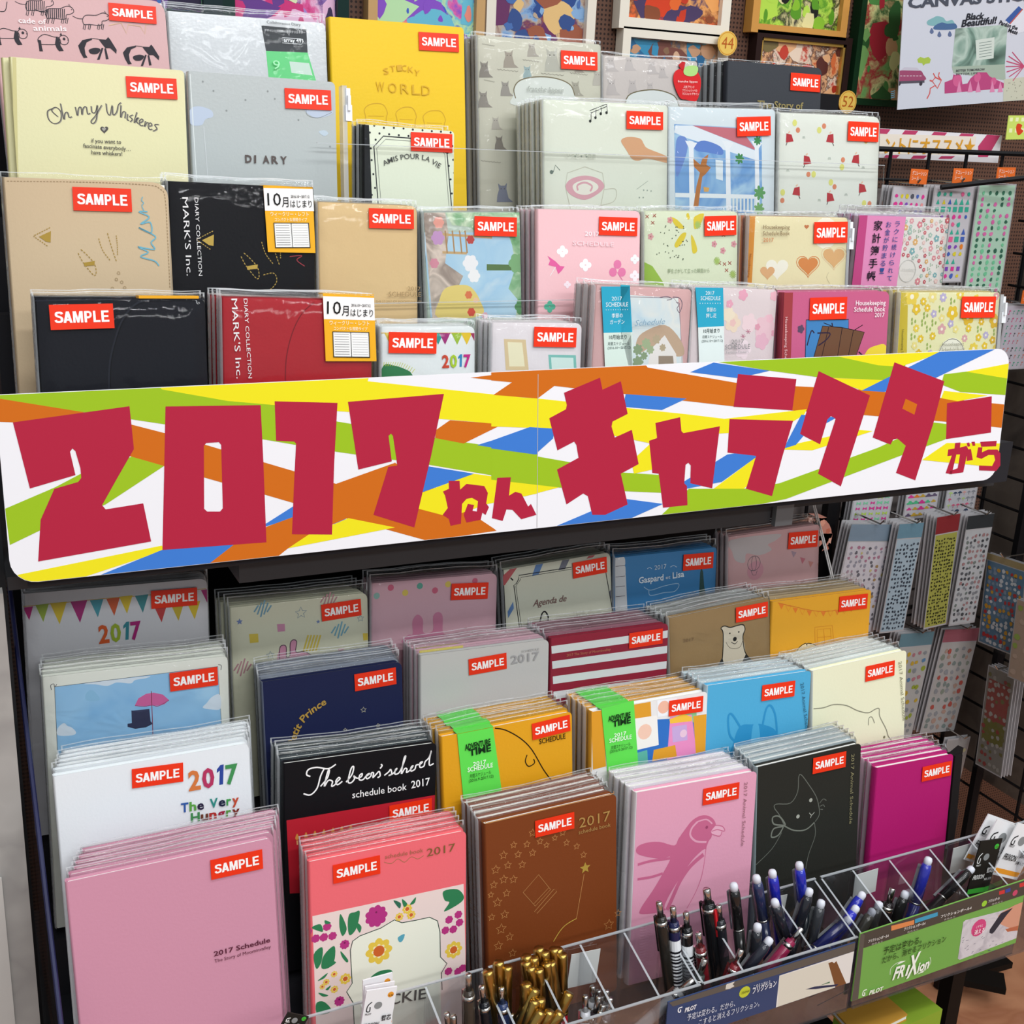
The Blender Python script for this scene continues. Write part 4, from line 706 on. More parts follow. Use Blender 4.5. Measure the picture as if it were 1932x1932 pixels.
# ================================================================ UPPER SHELF
NB = 'notebook'
def obi(B, lines_crop, tl, tr, bl, br, name='yellow_card', labelled=True):
    """white and orange card folded over the top edge of a diary"""
    cs(*lines_crop); q = [B.L(p) for p in (tl, tr, br, bl)]
    mb = MB(); y = -0.0020 if B.sleeved else -0.0012
    mb.slab([q[0], q[3], q[2], q[1]], y - 0.0004, y, mat('f0b01c', 0.4)); x0, x1 = q[0][0], q[1][0]
    mb.box(x0, x1, y - 0.0004, B.th + 0.001, max(q[0][1], B.h) , max(q[0][1], B.h) + 0.0006, mat('f0b01c', 0.4)); o = mb.build(name, B.root)
    X = lambda a: (q[0][0] + (q[1][0] - q[0][0]) * a); Z = lambda b: q[0][1] + (q[3][1] - q[0][1]) * b
    m2 = MB(); P = lambda a, b: (X(a) + (q[3][0] - q[0][0]) * b, Z(b) + (q[1][1] - q[0][1]) * a)
    def fl(c, pts): m2.lay += 1; m2.flat([P(*p) for p in pts], mat(c, 0.4), y - 0.00045 - m2.lay * 0.00002)
    fl('f6f5f2', [(0, 0.03), (0, .37), (1, .37), (1, 0.03)]); fl('f4f4f0', [(.16, .56), (.16, .93), (.87, .93), (.87, .56)])
    for k in range(9):
        z = .59 + k * .037; fl('6a6a6a', [(.19, z), (.19, z + .006), (.47, z + .006), (.47, z)])
        if k % 1 == 0: fl('b8b8b8', [(.54, z), (.54, z + .005), (.84, z + .005), (.84, z)])
    for a in ((.155, .55, .87, .56), (.155, .925, .87, .94), (.15, .55, .165, .94), (.86, .55, .875, .94), (.505, .55, .515, .94)): fl('2a2a2a', [(a[0], a[1]), (a[0], a[3]), (a[2], a[3]), (a[2], a[1])])
    m2.build('card_print', o); yy = y - 0.0009
    L = lambda s, a, b, a2, h, c, bo=0.0: letter(o, 'card_lettering', s, [P(a, b), P(a2, b)], abs(Z(h) - Z(0)), mat(c, 0.4), bo, 0, yy)
    L('10', .06, .29, .33, .19, '1c1c1c', 0.0); L('月', .35, .30, .48, .12, '1c1c1c', 0.006); L('はじまり', .52, .31, .96, .09, '1c1c1c', 0.004); L('2016.10～2017.12', .54, .17, .92, .04, '1c1c1c', 0.01)
    L('ウィークリー・レフト', .10, .45, .88, .055, 'fbf3d0', 0.006); L('コンパクトな週間タイプ', .18, .525, .84, .04, 'fbf3d0', 0.005)
    return o
def markslogo(B, crop, a, b, c, d):
    cs(*crop); B.T("MARK'S Inc.", [a, b], 34, 'e8e6e6', 0.0, y=-0.0016 if B.sleeved else None); B.T('DIARY COLLECTION', [c, d], 22, 'e8e6e6', 0.0, y=-0.0016 if B.sleeved else None)
# ---- front row (partly behind the banner)
cs(*c4)
B = Book(NB, BK, 'black wallet style diary with a curved stitched flap', 'U1', (195, 732), (1165, 735), '14161e', n=1, t=0.014, th=0.012, sleeve=True, group='black wallet diaries', rough=0.55, spine='0e1016')
B.Ln('23262f', 9, [(620, 1250), (625, 1100), (660, 950), (700, 850), (760, 775), (820, 745), (900, 738), (1165, 738)], True); B.Ln('05060a', 4, [(628, 1250), (634, 1100), (669, 950), (709, 855), (766, 784), (825, 755), (900, 748), (1160, 748)], True); B.Ln('262a36', 5, [(200, 748), (640, 740)])
mb = MB(); q0, q1 = B.L((788, 700)), B.L((1130, 700)); mb.box(q0[0], q1[0], -0.001, B.th + 0.001, B.h, B.h + 0.002, mat('e8a81c', 0.4)); mb.build('yellow_card', B.root)
B.S((276, 770), (640, 762), y=-0.00174); B.done()
B = Book(NB, BK, 'glossy red wallet diary with vertical white lettering', 'U1', (1262, 728), (2118, 748), 'b01a26', n=3, t=0.0112, sleeve=True, group='red wallet diaries', rough=0.35, flap=0.006, coat=0.3)
B.Ln('7c0f1b', 6, [(1625, 1250), (1630, 1080), (1665, 930), (1720, 820), (1790, 755)], True)
markslogo(B, c4, (1315, 735), (1345, 1190), (1385, 735), (1412, 1188)); obi(B, c5, (80, 570), (362, 580), (96, 940), (376, 940)); B.done()
cs(*c5)
B = Book(NB, BK, 'small white schedule book with flags and fuzzy green arc', 'U1', (405, 752), (924, 748), 'e9efee', n=3, t=0.0085, dx=0.0008, sleeve=True, group='small white flag schedule books', rc=0.005)
B.Ln('e0b030', 4, [(405, 785), (900, 785)])
for c, x in (('dcc24a', 425), ('2a9a90', 690), ('a12a78', 728), ('9fc23a', 795), ('e8c62e', 848), ('a12a5c', 900)): B.P(c, [(x, 786), (x + 62 if x < 895 else 930, 785), (x + 32, 850)])
B.P('2f7d4c', [(420, 965), (480, 965), (540, 985), (575, 1010), (590, 1080), (400, 1080)], smooth=True)
for i in range(14): x = 420 + i * 12; B.Ln('c9d23a', 3, [(x, 968 + max(0, i - 5) ** 2 * 0.6), (x + 4 + i, 945 + max(0, i - 5) ** 2 * 0.6)])
B.MT('2017', (742, 976), (905, 970), 70, ('c8442c', '9fbf30', '2f8ac0', 'b8277c'))
B.S((446, 778), (710, 784), y=-0.0017, ratio=.41); B.done()
B = Book(NB, BK, 'small white schedule book with framed picture prints', 'U1', (1018, 728), (1515, 732), 'e8e2e4', n=3, t=0.0095, sleeve=True, group='small white picture frame schedule books', rc=0.005)
B.P('ddc79a', [(1085, 818), (1205, 822), (1222, 992), (1095, 990)]); B.P('efe9c4', [(1105, 835), (1185, 838), (1200, 970), (1115, 970)]); B.P('7fc3b8', [(1330, 905), (1482, 908), (1490, 1060), (1342, 1060)]); B.P('d3ece4', [(1345, 920), (1468, 922), (1475, 1060), (1355, 1060)]); B.S((1248, 750), (1482, 756), y=-0.0017, ratio=.41); B.done()
B = Book(NB, BK, 'salmon bordered schedule book picturing a thatched cottage', 'U1', (1590, 520), (2122, 545), 'd9aeac', n=2, t=0.0135, sleeve=True, group='cottage schedule books', copycolor='c2a09a')
cs(*c6)
SKY2 = patterned('printed_clouds', ['b8d6e6', 'd5e6ea', 'e8ece6', 'cfe0e4'], 20, rough=0.3)
B.P(SKY2, [(-60, 500), (255, 520), (280, 850), (-60, 870)]); B.Ln('8f7f8a', 3, [(-60, 512), (235, 520), (262, 560), (275, 850)])
for q in ([(165, 518), (200, 512), (225, 524), (200, 530)], [(230, 515), (262, 520), (275, 550), (262, 590), (250, 570), (262, 548), (245, 540)]): B.Ln('7a6a78', 4, q, True)
B.P('c4a98e', [(50, 745), (80, 690), (190, 650), (265, 720), (285, 790), (240, 800), (200, 740), (120, 760), (60, 790)], smooth=True); B.P('ece8e2', [(120, 770), (190, 700), (245, 790), (250, 850), (110, 850)]); B.P('9a8a78', [(160, 800), (230, 800), (235, 850), (160, 850)])
for i, (x, y, r) in enumerate(((60, 770, 30), (100, 740, 28), (150, 720, 26), (60, 830, 34), (120, 770, 24), (180, 760, 20), (90, 800, 22))): B.blob(['8aa07c', 'a3b48c', 'b8a88a'][i % 3], (x, y), r, lob=7, depth=.3)
B.T('Schedule', [(30, 655), (175, 645)], 30, '7fa0b4', 0.0, 0.4, y=-0.0045)
def bluecard(B, a, b, c, d, e, f, L1, L2, ox):
    sheet(B, [a, b, e, d], '2fa8bf', -0.0020, 0.0004, 'blue_card'); sheet(B, [d, e, f, c], 'dfe8e2', -0.0020, 0.0004, 'pale_card')
bluecard(B, (-30, 455), (15, 458), (10, 858), (-28, 690), (20, 686), (28, 858), '', '', 0)
cs(*c5); sheet(B, [(1615, 528), (1772, 528), (1786, 780), (1628, 784)], '2aa3c2', -0.0020, 0.0004, 'blue_card'); sheet(B, [(1628, 784), (1786, 780), (1790, 1060), (1640, 1060)], 'd3e3d8', -0.0020, 0.0004, 'pale_card')
YC = -0.0026
B.T('2017', [(1672, 606), (1728, 605)], 22, 'eaf6f6', y=YC); B.T('SCHEDULE', [(1640, 640), (1762, 638)], 24, 'eaf6f6', y=YC); B.T('季節の', [(1672, 700), (1732, 698)], 20, 'eaf6f6', y=YC); B.T('ガーデン', [(1662, 735), (1742, 733)], 20, 'eaf6f6', y=YC); B.T('・・・・・・・・・・', [(1640, 670), (1760, 668)], 24, 'eaf6f6', y=YC)
B.T('10月始まり', [(1658, 818), (1755, 816)], 20, '3a4a4a', 0.01, y=YC); B.T('月間スケジュール', [(1650, 852), (1770, 850)], 15, '3a4a4a', y=YC); B.T('(2016.10～2017.12)', [(1650, 874), (1776, 870)], 14, '3a4a4a', y=YC); B.done()
cs(*c6)
B = Book(NB, BK, 'pastel flower print schedule book with a blue label', 'U1', (328, 465), (735, 480), 'e4d6d6', n=2, t=0.013, sleeve=True, group='pastel flower schedule books')
for c, x, y, r in (('eec8d0', 680, 665, 72), ('f2d9dc', 600, 640, 50), ('f0dcc4', 520, 640, 50), ('f3e6cc', 500, 600, 40), ('eab8c8', 660, 730, 45), ('f4e2e6', 570, 770, 50), ('e9a8bc', 570, 505, 30), ('e9a8bc', 505, 548, 22), ('f0c0cc', 700, 620, 24), ('e4a2b4', 640, 660, 18), ('e4a2b4', 720, 690, 20), ('efc6c0', 520, 640, 20), ('f0b8c4', 720, 510, 26)): B.blob(c, (x, y), r, lob=5, depth=.25)
for x, y in ((595, 682), (570, 705)):
    for a in range(0, 180, 60): B.Ln('c07a90', 3, [(x - 12 * math.cos(math.radians(a)), y - 12 * math.sin(math.radians(a))), (x + 12 * math.cos(math.radians(a)), y + 12 * math.sin(math.radians(a)))])
B.T('2017', [(505, 742), (565, 740)], 22, '7a7a7a', y=YC); B.T('SCHEDULE', [(475, 768), (595, 764)], 24, '7a7a7a', y=YC); B.T('Favorite Flowers', [(480, 788), (588, 785)], 13, '9a9a9a', y=YC)
sheet(B, [(332, 468), (466, 470), (470, 655), (345, 662)], '2aa3c2', -0.0020, 0.0004, 'blue_card'); sheet(B, [(345, 662), (470, 655), (472, 840), (350, 850)], 'dbe6e2', -0.0020, 0.0004, 'pale_card')
B.T('2017', [(380, 504), (422, 504)], 18, 'eaf6f6', y=YC); B.T('SCHEDULE', [(356, 530), (452, 530)], 20, 'eaf6f6', y=YC); B.T('・・・・・・・・・', [(352, 556), (452, 556)], 20, 'eaf6f6', y=YC); B.T('季節の', [(385, 585), (430, 585)], 17, 'eaf6f6', y=YC); B.T('押し花', [(382, 614), (432, 614)], 17, 'eaf6f6', y=YC)
B.T('10月始まり', [(370, 688), (448, 686)], 17, '3a4a4a', 0.01, y=YC); B.T('月間スケジュール', [(364, 714), (460, 712)], 12, '3a4a4a', y=YC); B.T('(2016.10～2017.12)', [(362, 734), (464, 731)], 12, '3a4a4a', y=YC); B.done()
B = Book(NB, BK, 'rose pink housekeeping book with a brown wardrobe print', 'U1', (768, 492), (1280, 487), 'c25d84', n=3, t=0.0115, sleeve=False, group='rose pink housekeeping books', spine='a03a48', rc=0.006, copycolor='c8708c')
B.P('9c3c40', [(768, 490), (812, 490), (800, 860), (740, 860)]); B.T('Housekeeping Schedule', [(772, 612), (768, 860)], 16, 'e8c0c0')
B.P('3f7fb8', [(876, 626), (1080, 624), (1085, 760), (870, 840)]); B.Ln('241a20', 4, [(870, 840), (876, 626), (1082, 624), (1080, 680)])
B.P('6b4a34', [(955, 655), (1045, 660), (1158, 685), (1115, 800), (1080, 850), (900, 850)]); B.Ln('241a20', 4, [(900, 850), (955, 655), (1045, 662), (1158, 685), (1100, 850)])
for q in (((985, 660), (940, 850)), ((1050, 665), (1020, 850)), ((1105, 675), (1070, 850)), ((960, 640), (1010, 660)), ((1110, 675), (1150, 650))): B.Ln('241a20', 4, q)
for q in ([(880, 750), (900, 680), (915, 690)], [(1000, 640), (1005, 660)], [(930, 690), (990, 690), (975, 720), (935, 750)], [(1130, 780), (1160, 800), (1200, 770)]): B.Ln('32283c', 7, q, True)
B.P('e5cf3e', [(1155, 840), (1170, 775), (1215, 750), (1262, 750), (1268, 840)], smooth=True); B.blob('5a4660', (850, 670), 22, lob=5)
B.T('Housekeeping', [(1113, 555), (1258, 553)], 24, 'f6e9ee', 0.01); B.T('Schedule Book', [(1105, 586), (1256, 584)], 24, 'f6e9ee', 0.01); B.T('2017', [(1205, 612), (1252, 611)], 22, 'f6e9ee', 0.01)
B.S((892, 518), (1072, 514), ratio=0.47); B.done()
def flowers(B, crop, reg, n, cols, r0, r1, seed, leaf=None, skip=None, ctr='f4efd8'):
    cs(*crop); rnd = random.Random(seed); pts = []; tries = 0
    while len(pts) < n and tries < n * 60:
        tries += 1; x, y = rnd.uniform(reg[0], reg[2]), rnd.uniform(reg[1], reg[3]); r = rnd.uniform(r0, r1) if rnd.random() < .5 else r0
        if skip and skip(x, y, r): continue
        if all(math.hypot(x - a, y - b) > (r + c) * 0.86 for a, b, c in pts):
            pts.append((x, y, r)); k = rnd.random()
            if leaf and r == r0 and k < .35:
                for a in (0, 2.1, 4.2): B.blob(leaf, (x + r * .5 * math.cos(a), y + r * .5 * math.sin(a)), r * .45, n=6, sx=.6)
            else: B.blob(rnd.choice(cols), (x, y), r, lob=5 if k < .75 else 7, depth=.28, rot=rnd.uniform(0, 1)); B.blob(ctr, (x, y), r * .3, n=7)
cs(*c6)
B = Book(NB, BK, 'yellow flowered zip cased housekeeping book', 'U1', (1335, 492), (1815, 492), 'e8e6b4', n=3, t=0.0115, sleeve=True, group='yellow flowered housekeeping books', spine='c9ae2e', copycolor='c9b24a')
B.P('cdb83a', [(1335, 490), (1370, 490), (1362, 860), (1310, 860)]); B.T('Housekeeping Sch', [(1338, 672), (1335, 800)], 13, '7a7030')
flowers(B, c6, (1385, 500, 1800, 790), 60, ['e5c334', 'e8cf52', 'dfb72e', 'e9dc8a', 'b9b0d0', 'd9a6a8', 'e8cf52'], 21, 46, 5, leaf='9ab45a', skip=lambda x, y, r: math.hypot((x - 1575) / 85, (y - 790) / 95) < 1.1)
B.blob('efeedd', (1578, 800), 92); B.ring('4a4a40', 3, (1578, 800), 86); B.T('Housekeeping', [(1525, 752), (1630, 748)], 18, '8a8a78', y=YC); B.T('Schedule Book', [(1522, 778), (1636, 774)], 18, '8a8a78', y=YC)
B.S((1626, 512), (1790, 512), ratio=0.46, y=-0.0017)
def zipper(B, dx=0.006, tab=0.012, col='e9eef2'):
    mb = MB(); x = B.w / 2 + dx; mb.box(x - 0.004, x, 0, B.th, 0.002, B.h - 0.002, film('zip_vinyl', 0.35)); mb.build('zip_track', B.root)
    mb = MB(); mb.box(x - 0.0015, x + 0.004, -0.001, 0.005, B.h - 0.030, B.h - 0.030 + 0.9 * tab, mat(col, 0.3)); mb.box(x, x + 0.0025, -0.003, 0.0, B.h - 0.022, B.h - 0.010, mat(col, 0.3)); mb.box(x - 0.0005, x + 0.003, 0.0, 0.004, B.h - 0.018, B.h - 0.004, mat(col, 0.3)); mb.build('zip_slider', B.root)
zipper(B); B.done()
# ---- second row
cs(*c4)
B = Book(NB, BK, 'beige stitched leather look diary embroidered in gold', 'U2', (15, 42), (955, 75), 'cdb694', n=1, t=0.012, th=0.009, group='stitched beige diaries', rough=0.6, rc=0.011)
ST = 'b39b78'
def dashes(B, c, w, pts, n, smooth=True):
    q = spline(pts, False, 8) if smooth else pts; L = [0]
    for i in range(len(q) - 1): L.append(L[-1] + math.hypot(q[i + 1][0] - q[i][0], q[i + 1][1] - q[i][1]))
    def pt(d):
        for i in range(len(q) - 1):
            if L[i + 1] >= d: t = (d - L[i]) / (L[i + 1] - L[i] or 1); return (q[i][0] + (q[i + 1][0] - q[i][0]) * t, q[i][1] + (q[i + 1][1] - q[i][1]) * t)
        return q[-1]
    for k in range(n): B.Ln(c, w, [pt(L[-1] * k / n), pt(L[-1] * (k + .62) / n)])
dashes(B, '9c8462', 5, [(40, 66), (500, 72), (840, 88), (910, 110), (940, 160), (955, 400), (968, 680)], 78)
GO = 'a88a3c'
def cat(B, dxx, dyy, g):
    S = lambda L: [(x + dxx, y + dyy) for x, y in L]
    B.P(g, S([(222, 382), (290, 350), (288, 415), (262, 410)]), metal=.5); dashes(B, g, 5, S([(285, 330), (190, 378), (275, 438)]), 14, False)
    dashes(B, g, 5, S([(445, 475), (475, 530), (540, 605), (542, 545), (500, 490), (455, 450)]), 18); B.P(g, S([(478, 530), (540, 520), (538, 545), (480, 550)]), metal=.5)
    for L in ([(562, 392), (585, 460), (630, 520)], [(612, 362), (635, 440), (665, 528)], [(662, 375), (668, 430), (670, 490)]): dashes(B, g, 5, S(L), 9)
cat(B, 0, 0, GO)
for x, y in ((675, 588), (663, 625), (693, 640), (710, 672), (640, 676)): B.ring('a89068', 3, (x, y), 8)
B.Ln('6fb0c4', 8, [(905, 548), (880, 520), (800, 495), (845, 470), (785, 440), (880, 455), (860, 415), (885, 380), (790, 330), (860, 360), (855, 300), (800, 310), (850, 270), (790, 240), (840, 240)], True)
B.Ln('6fb0c4', 5, [(820, 235), (808, 205), (818, 190), (806, 175), (812, 155)], True)
B.S((410, 98), (745, 110)); B.done()
B = Book(NB, BK, 'glossy black diary with an embroidered gold cat', 'U2', (955, 66), (1785, 108), '0d0d12', n=2, t=0.011, sleeve=True, group='black cat diaries', rough=0.4, flap=0.006)
cat(B, 928, 20, 'c0a24c'); B.Ln('a83a44', 5, [(1650, 495), (1720, 490), (1690, 515), (1735, 550)], True)
for L in ([(1500, 600), (1560, 590), (1575, 640), (1530, 690), (1500, 680)],): dashes(B, 'c0a24c', 5, L, 12)
markslogo(B, c4, (1035, 158), (1062, 605), (1105, 160), (1130, 605)); obi(B, c4, (1495, 95), (1775, 100), (1522, 470), (1792, 475)); B.done()
cs(*c5)
B = Book(NB, BK, 'plain tan schedule book reading 2017 Schedule', 'U2', (55, 62), (605, 84), 'e4c48e', n=3, t=0.0098, dx=-0.0008, sleeve=True, group='tan schedule books', rc=0.006, copycolor='a89878')
B.T('2017', [(548, 550), (618, 552)], 24, 'a0855c', y=YC); B.T('SCHEDULE', [(443, 583), (622, 585)], 28, 'a0855c', y=YC); B.T('THE STORY OF MOOMINVALLEY', [(370, 616), (625, 618)], 13, 'a0855c', y=YC); B.S((335, 96), (583, 104), y=-0.0017); B.done()
B = Book(NB, BK, 'schedule book with a painted garden and fence picture', 'U2', (640, 118), (1172, 118), 'b8cabb', n=3, t=0.0098, sleeve=True, group='painted garden schedule books', rc=0.006, copycolor='9aa3a0')
GA = patterned('printed_garden', ['5f9a62', '8ab98a', 'cfe0c0', 'a8cbb0'], 50); SK = patterned('printed_pale_sky', ['bcdcec', 'a8d0e8', 'd8e8ee'], 16); ST2 = patterned('printed_stones', ['c9b8a8', '9c8c80', 'e0cfbf', 'a89a8c'], 40)
B.P(SK, [(640, 230), (1180, 230), (1250, 700), (680, 700)]); B.P(GA, [(760, 120), (1172, 120), (1260, 710), (1150, 710), (1160, 600), (1110, 540), (1150, 420), (1130, 300), (1110, 240), (930, 230), (900, 200), (800, 190)], smooth=False)
B.P(ST2, [(640, 120), (760, 120), (780, 240), (760, 400), (860, 470), (820, 560), (720, 710), (690, 710)])
for q in (((740, 240), (1020, 258)), ((745, 340), (880, 345))): B.Ln('c8a878', 14, q)
for x in (760, 800, 840, 870): B.Ln('b08c60', 9, [(x, 220), (x + 12, 345)])
B.P('5c7a4a', [(990, 405), (1120, 408), (1130, 440), (990, 440)]); B.P('e8d27a', [(730, 600), (760, 540), (830, 520), (900, 530), (950, 600), (960, 690), (720, 700)], smooth=True)
for c, x, y, r in (('e8a090', 725, 175, 34), ('c79ac8', 720, 260, 42), ('d890a0', 700, 400, 30), ('e07a50', 890, 575, 24), ('d8503c', 905, 670, 26), ('c04a44', 900, 270, 26), ('f4f4f4', 900, 400, 50), ('f0c8a0', 930, 605, 18), ('f6f6f4', 920, 470, 40), ('5f9a62', 1185, 640, 50), ('7fb07a', 1160, 400, 60), ('e9b8c4', 980, 690, 22)): B.blob(c, (x, y), r, lob=6, depth=.18)
B.S((918, 140), (1152, 148), y=-0.0017); B.done()
B = Book(NB, BK, 'pink schedule book with a bow and clover leaves', 'U2', (1270, 100), (1838, 112), 'efc0c4', n=4, t=0.0087, sleeve=False, group='pink clover schedule books', rc=0.005, copycolor='dcb4bc')
SV = 'f6eef0'
B.T('2017', [(1530, 248), (1610, 250)], 24, SV, 0.01); B.T('SCHEDULE', [(1462, 300), (1690, 308)], 24, 'f4d8dc', 0.01)
B.P('e0609c', [(1325, 358), (1370, 390), (1395, 415), (1420, 418), (1405, 440), (1385, 460), (1370, 420), (1330, 410), (1340, 385)])
def clover(c, x, y, r, n=3):
    for k in range(n): a = math.radians(90 + 360 / n * k); B.blob(c, (x + r * .55 * math.cos(a), y - r * .55 * math.sin(a)), r * .52, n=10)
clover('e07aa6', 1712, 435, 52); clover('f8f8f8', 1408, 335, 32, 4); clover('f8f4f6', 1535, 410, 34, 4); clover('eef0f0', 1808, 378, 26, 4); clover('f6eef2', 1808, 470, 30, 4); clover('5fc0a0', 1338, 640, 32, 4); clover('f4e4ea', 1435, 518, 20, 4); B.Ln('e07aa6', 5, [(1712, 450), (1740, 495)]); B.Ln('eef0f0', 3, [(1340, 470), (1370, 420)]); clover('ea9ab8', 1850, 520, 22, 3)
B.S((1608, 142), (1820, 150)); B.done()
cs(*c6)
B = Book(NB, BK, 'pale green schedule book with yellow petals and sprigs', 'U2', (90, 100), (545, 100), 'dfe8c8', n=2, t=0.0095, group='pale green petal schedule books', sleeve=True, rc=0.005)
for q in ([(220, 130), (250, 140), (285, 180), (250, 178)], [(295, 115), (305, 108), (312, 135), (300, 138)], [(238, 260), (270, 210), (295, 205), (280, 245), (250, 275)], [(318, 215), (335, 240), (348, 290), (325, 300)], [(335, 125), (380, 110), (360, 170), (335, 185), (330, 150)]): B.P('dfc93c', q, smooth=True)
for x, y in ((105, 125), (140, 120), (132, 155), (475, 215), (480, 355), (505, 350), (490, 385), (455, 350)):
    for a in (45, 135): B.Ln('a85a4a', 4, [(x - 11 * math.cos(math.radians(a)), y - 11 * math.sin(math.radians(a))), (x + 11 * math.cos(math.radians(a)), y + 11 * math.sin(math.radians(a)))])
for x, y, c in ((216, 142, 'd99a98'), (122, 222, 'd9a0a0'), (430, 258, 'd99aa0'), (472, 290, 'd99aa0'), (400, 205, 'e0b4b0'), (525, 258, 'd99aa0')): B.blob(c, (x, y), 18, lob=5, depth=.35); B.blob('b06a6a', (x, y), 4)
for x, y in ((350, 165), (443, 340), (520, 405)):
    for a in range(0, 180, 30): B.Ln('a8c468', 5, [(x - 16 * math.cos(math.radians(a)), y - 20 * math.sin(math.radians(a))), (x + 16 * math.cos(math.radians(a)), y + 20 * math.sin(math.radians(a)))])
rnd = random.Random(3)
for _ in range(38): B.blob('55604c', (rnd.uniform(150, 300), rnd.uniform(165, 335)), 3.2, n=6)
B.P('9ac04c', [(90, 345), (130, 365), (180, 440), (190, 470), (90, 470)], smooth=False); B.T('夢をさがして立った瞬間から', [(203, 398), (405, 395)], 17, '8a9a78'); B.S((378, 124), (532, 120), ratio=.5, y=-0.0017); B.done()
B = Book(NB, BK, 'cream housekeeping book with stitched orange hearts', 'U2', (600, 122), (1078, 130), 'ece2b4', n=2, t=0.0105, dx=-0.002, group='heart housekeeping books', spine='d38a34', sleeve=True, copycolor='b87258', flap=0.005)
B.P('d9903a', [(600, 122), (630, 122), (612, 450), (582, 450)]); B.T('Housekeeping', [(600, 305), (590, 420)], 13, '9a5a2c')
def heart(B, c, x, y, r, line=0, w=4):
    q = [(x + r * 1.05 * (16 * math.sin(t) ** 3) / 16, y - r * (13 * math.cos(t) - 5 * math.cos(2 * t) - 2 * math.cos(3 * t) - math.cos(4 * t)) / 15) for t in [2 * math.pi * k / 24 for k in range(24)]]
    (B.Ln(c, w, q, closed=True) if line else B.P(c, q))
B.blob('f6f2dc', (970, 205), 80); heart(B, 'f4f1df', 735, 375, 52); heart(B, 'dfb078', 1010, 320, 50); heart(B, 'dfae7c', 688, 395, 34); heart(B, 'd98a4c', 885, 360, 46); heart(B, 'd98a4c', 885, 360, 54, 1, 4); heart(B, 'e8c8a0', 1010, 320, 58, 1, 3); heart(B, 'c87a4c', 878, 174, 11); B.Ln('b8b090', 2, [(985, 395), (975, 420), (990, 450)], True)
B.T('Housekeeping', [(660, 185), (788, 186)], 20, '7a6040', 0.005, y=YC); B.T('Schedule Book', [(658, 216), (788, 216)], 20, '7a6040', 0.005, y=YC); B.T('2017', [(660, 248), (710, 248)], 20, 'c0703c', 0.005, y=YC)
B.S((910, 152), (1072, 150), ratio=.49, y=-0.0017); zipper(B, 0.004); B.done()
B = Book(NB, BK, 'small flower print account book under a pink label strip', 'U2', (1128, 120), (1570, 130), 'e6e2dc', n=2, t=0.0115, sleeve=True, group='flower print account books', spine='b0447a', flap=0.009, copycolor='b89ac0', lean=3)
flowers(B, c6, (1335, 140, 1560, 445), 80, ['c9606c', 'd98a94', '7fb0b4', 'e0b070', 'e8c4c0', 'c04a5c', 'dfa0a8', 'a8c4b8'], 11, 22, 8, leaf='8fae90', ctr='f2e8d8', skip=lambda x, y, r: math.hypot(x - 1365, y - 385) < 62)
B.ring('c8c8c4', 3, (1365, 388), 56); B.T('Housekeeping', [(1335, 385), (1400, 385)], 11, 'b0b0ac', y=YC)
sheet(B, [(1128, 118), (1352, 125), (1305, 470), (1092, 470)], 'd888b4', -0.0020, 0.0004, 'pink_label_strip')
sheet(B, [(1126, 118), (1165, 119), (1130, 470), (1088, 470)], 'b8457c', -0.0024, 0.0003, 'dark_label_edge')
cs(*g1)
for i, ch in enumerate('家計簿手帳'): x = 318 - i * 14; y = 895 + i * 104; B.T(ch, [(x - 36, y + 40), (x + 34, y + 40)], 62, '241f2c', 0.012, y=-0.0032, part='label_lettering')
for i, ch in enumerate('お金が貯まる！'): x = 405 - i * 9.5; y = 895 + i * 64; B.T(ch, [(x - 21, y + 20), (x + 21, y + 20)], 40 if ch != '！' else 44, '2c4a8c', 0.005, y=-0.0032, part='label_lettering')
for i, ch in enumerate('ラクに続けられて'): x = 478 - i * 9.5; y = 888 + i * 64; B.T(ch, [(x - 20, y + 20), (x + 20, y + 20)], 38, '2c4a8c', 0.005, y=-0.0032, part='label_lettering')
B.done()
# ---- third row
cs(*c1)
B = Book(NB, BK, 'pale yellow diary cover with looping whisker lettering', 'U3', (52, 322), (1048, 402), 'e4dfb0', n=1, t=0.010, th=0.008, copies_sleeved=False, group='pale yellow diaries', rc=0.003, rough=0.35, spine='d8d29a', dx=-0.004, coat=0.2)
B.P('cfc78c', [(70, 322), (92, 325), (105, 1020), (80, 1020)])
B.S((714, 434), (1003, 450)); DK = '6a6660'
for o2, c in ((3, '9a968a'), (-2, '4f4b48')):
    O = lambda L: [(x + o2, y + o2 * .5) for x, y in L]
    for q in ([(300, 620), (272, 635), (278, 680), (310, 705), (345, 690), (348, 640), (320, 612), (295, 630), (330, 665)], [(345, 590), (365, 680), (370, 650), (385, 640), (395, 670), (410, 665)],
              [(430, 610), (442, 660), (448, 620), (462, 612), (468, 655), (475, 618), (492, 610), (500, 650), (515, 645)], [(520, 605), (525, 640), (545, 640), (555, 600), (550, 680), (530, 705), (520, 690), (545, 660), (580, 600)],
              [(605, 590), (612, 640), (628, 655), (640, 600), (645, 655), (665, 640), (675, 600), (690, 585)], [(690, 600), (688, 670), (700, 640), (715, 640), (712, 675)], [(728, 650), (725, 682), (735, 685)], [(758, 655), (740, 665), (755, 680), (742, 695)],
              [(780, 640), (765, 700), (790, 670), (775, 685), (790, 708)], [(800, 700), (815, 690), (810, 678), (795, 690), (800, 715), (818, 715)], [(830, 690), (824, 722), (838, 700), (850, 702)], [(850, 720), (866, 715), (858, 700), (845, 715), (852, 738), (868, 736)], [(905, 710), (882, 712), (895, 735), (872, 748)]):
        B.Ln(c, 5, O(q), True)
heart(B, '4f4b48', 594, 738, 22); heart(B, 'a8a49a', 592, 736, 11)
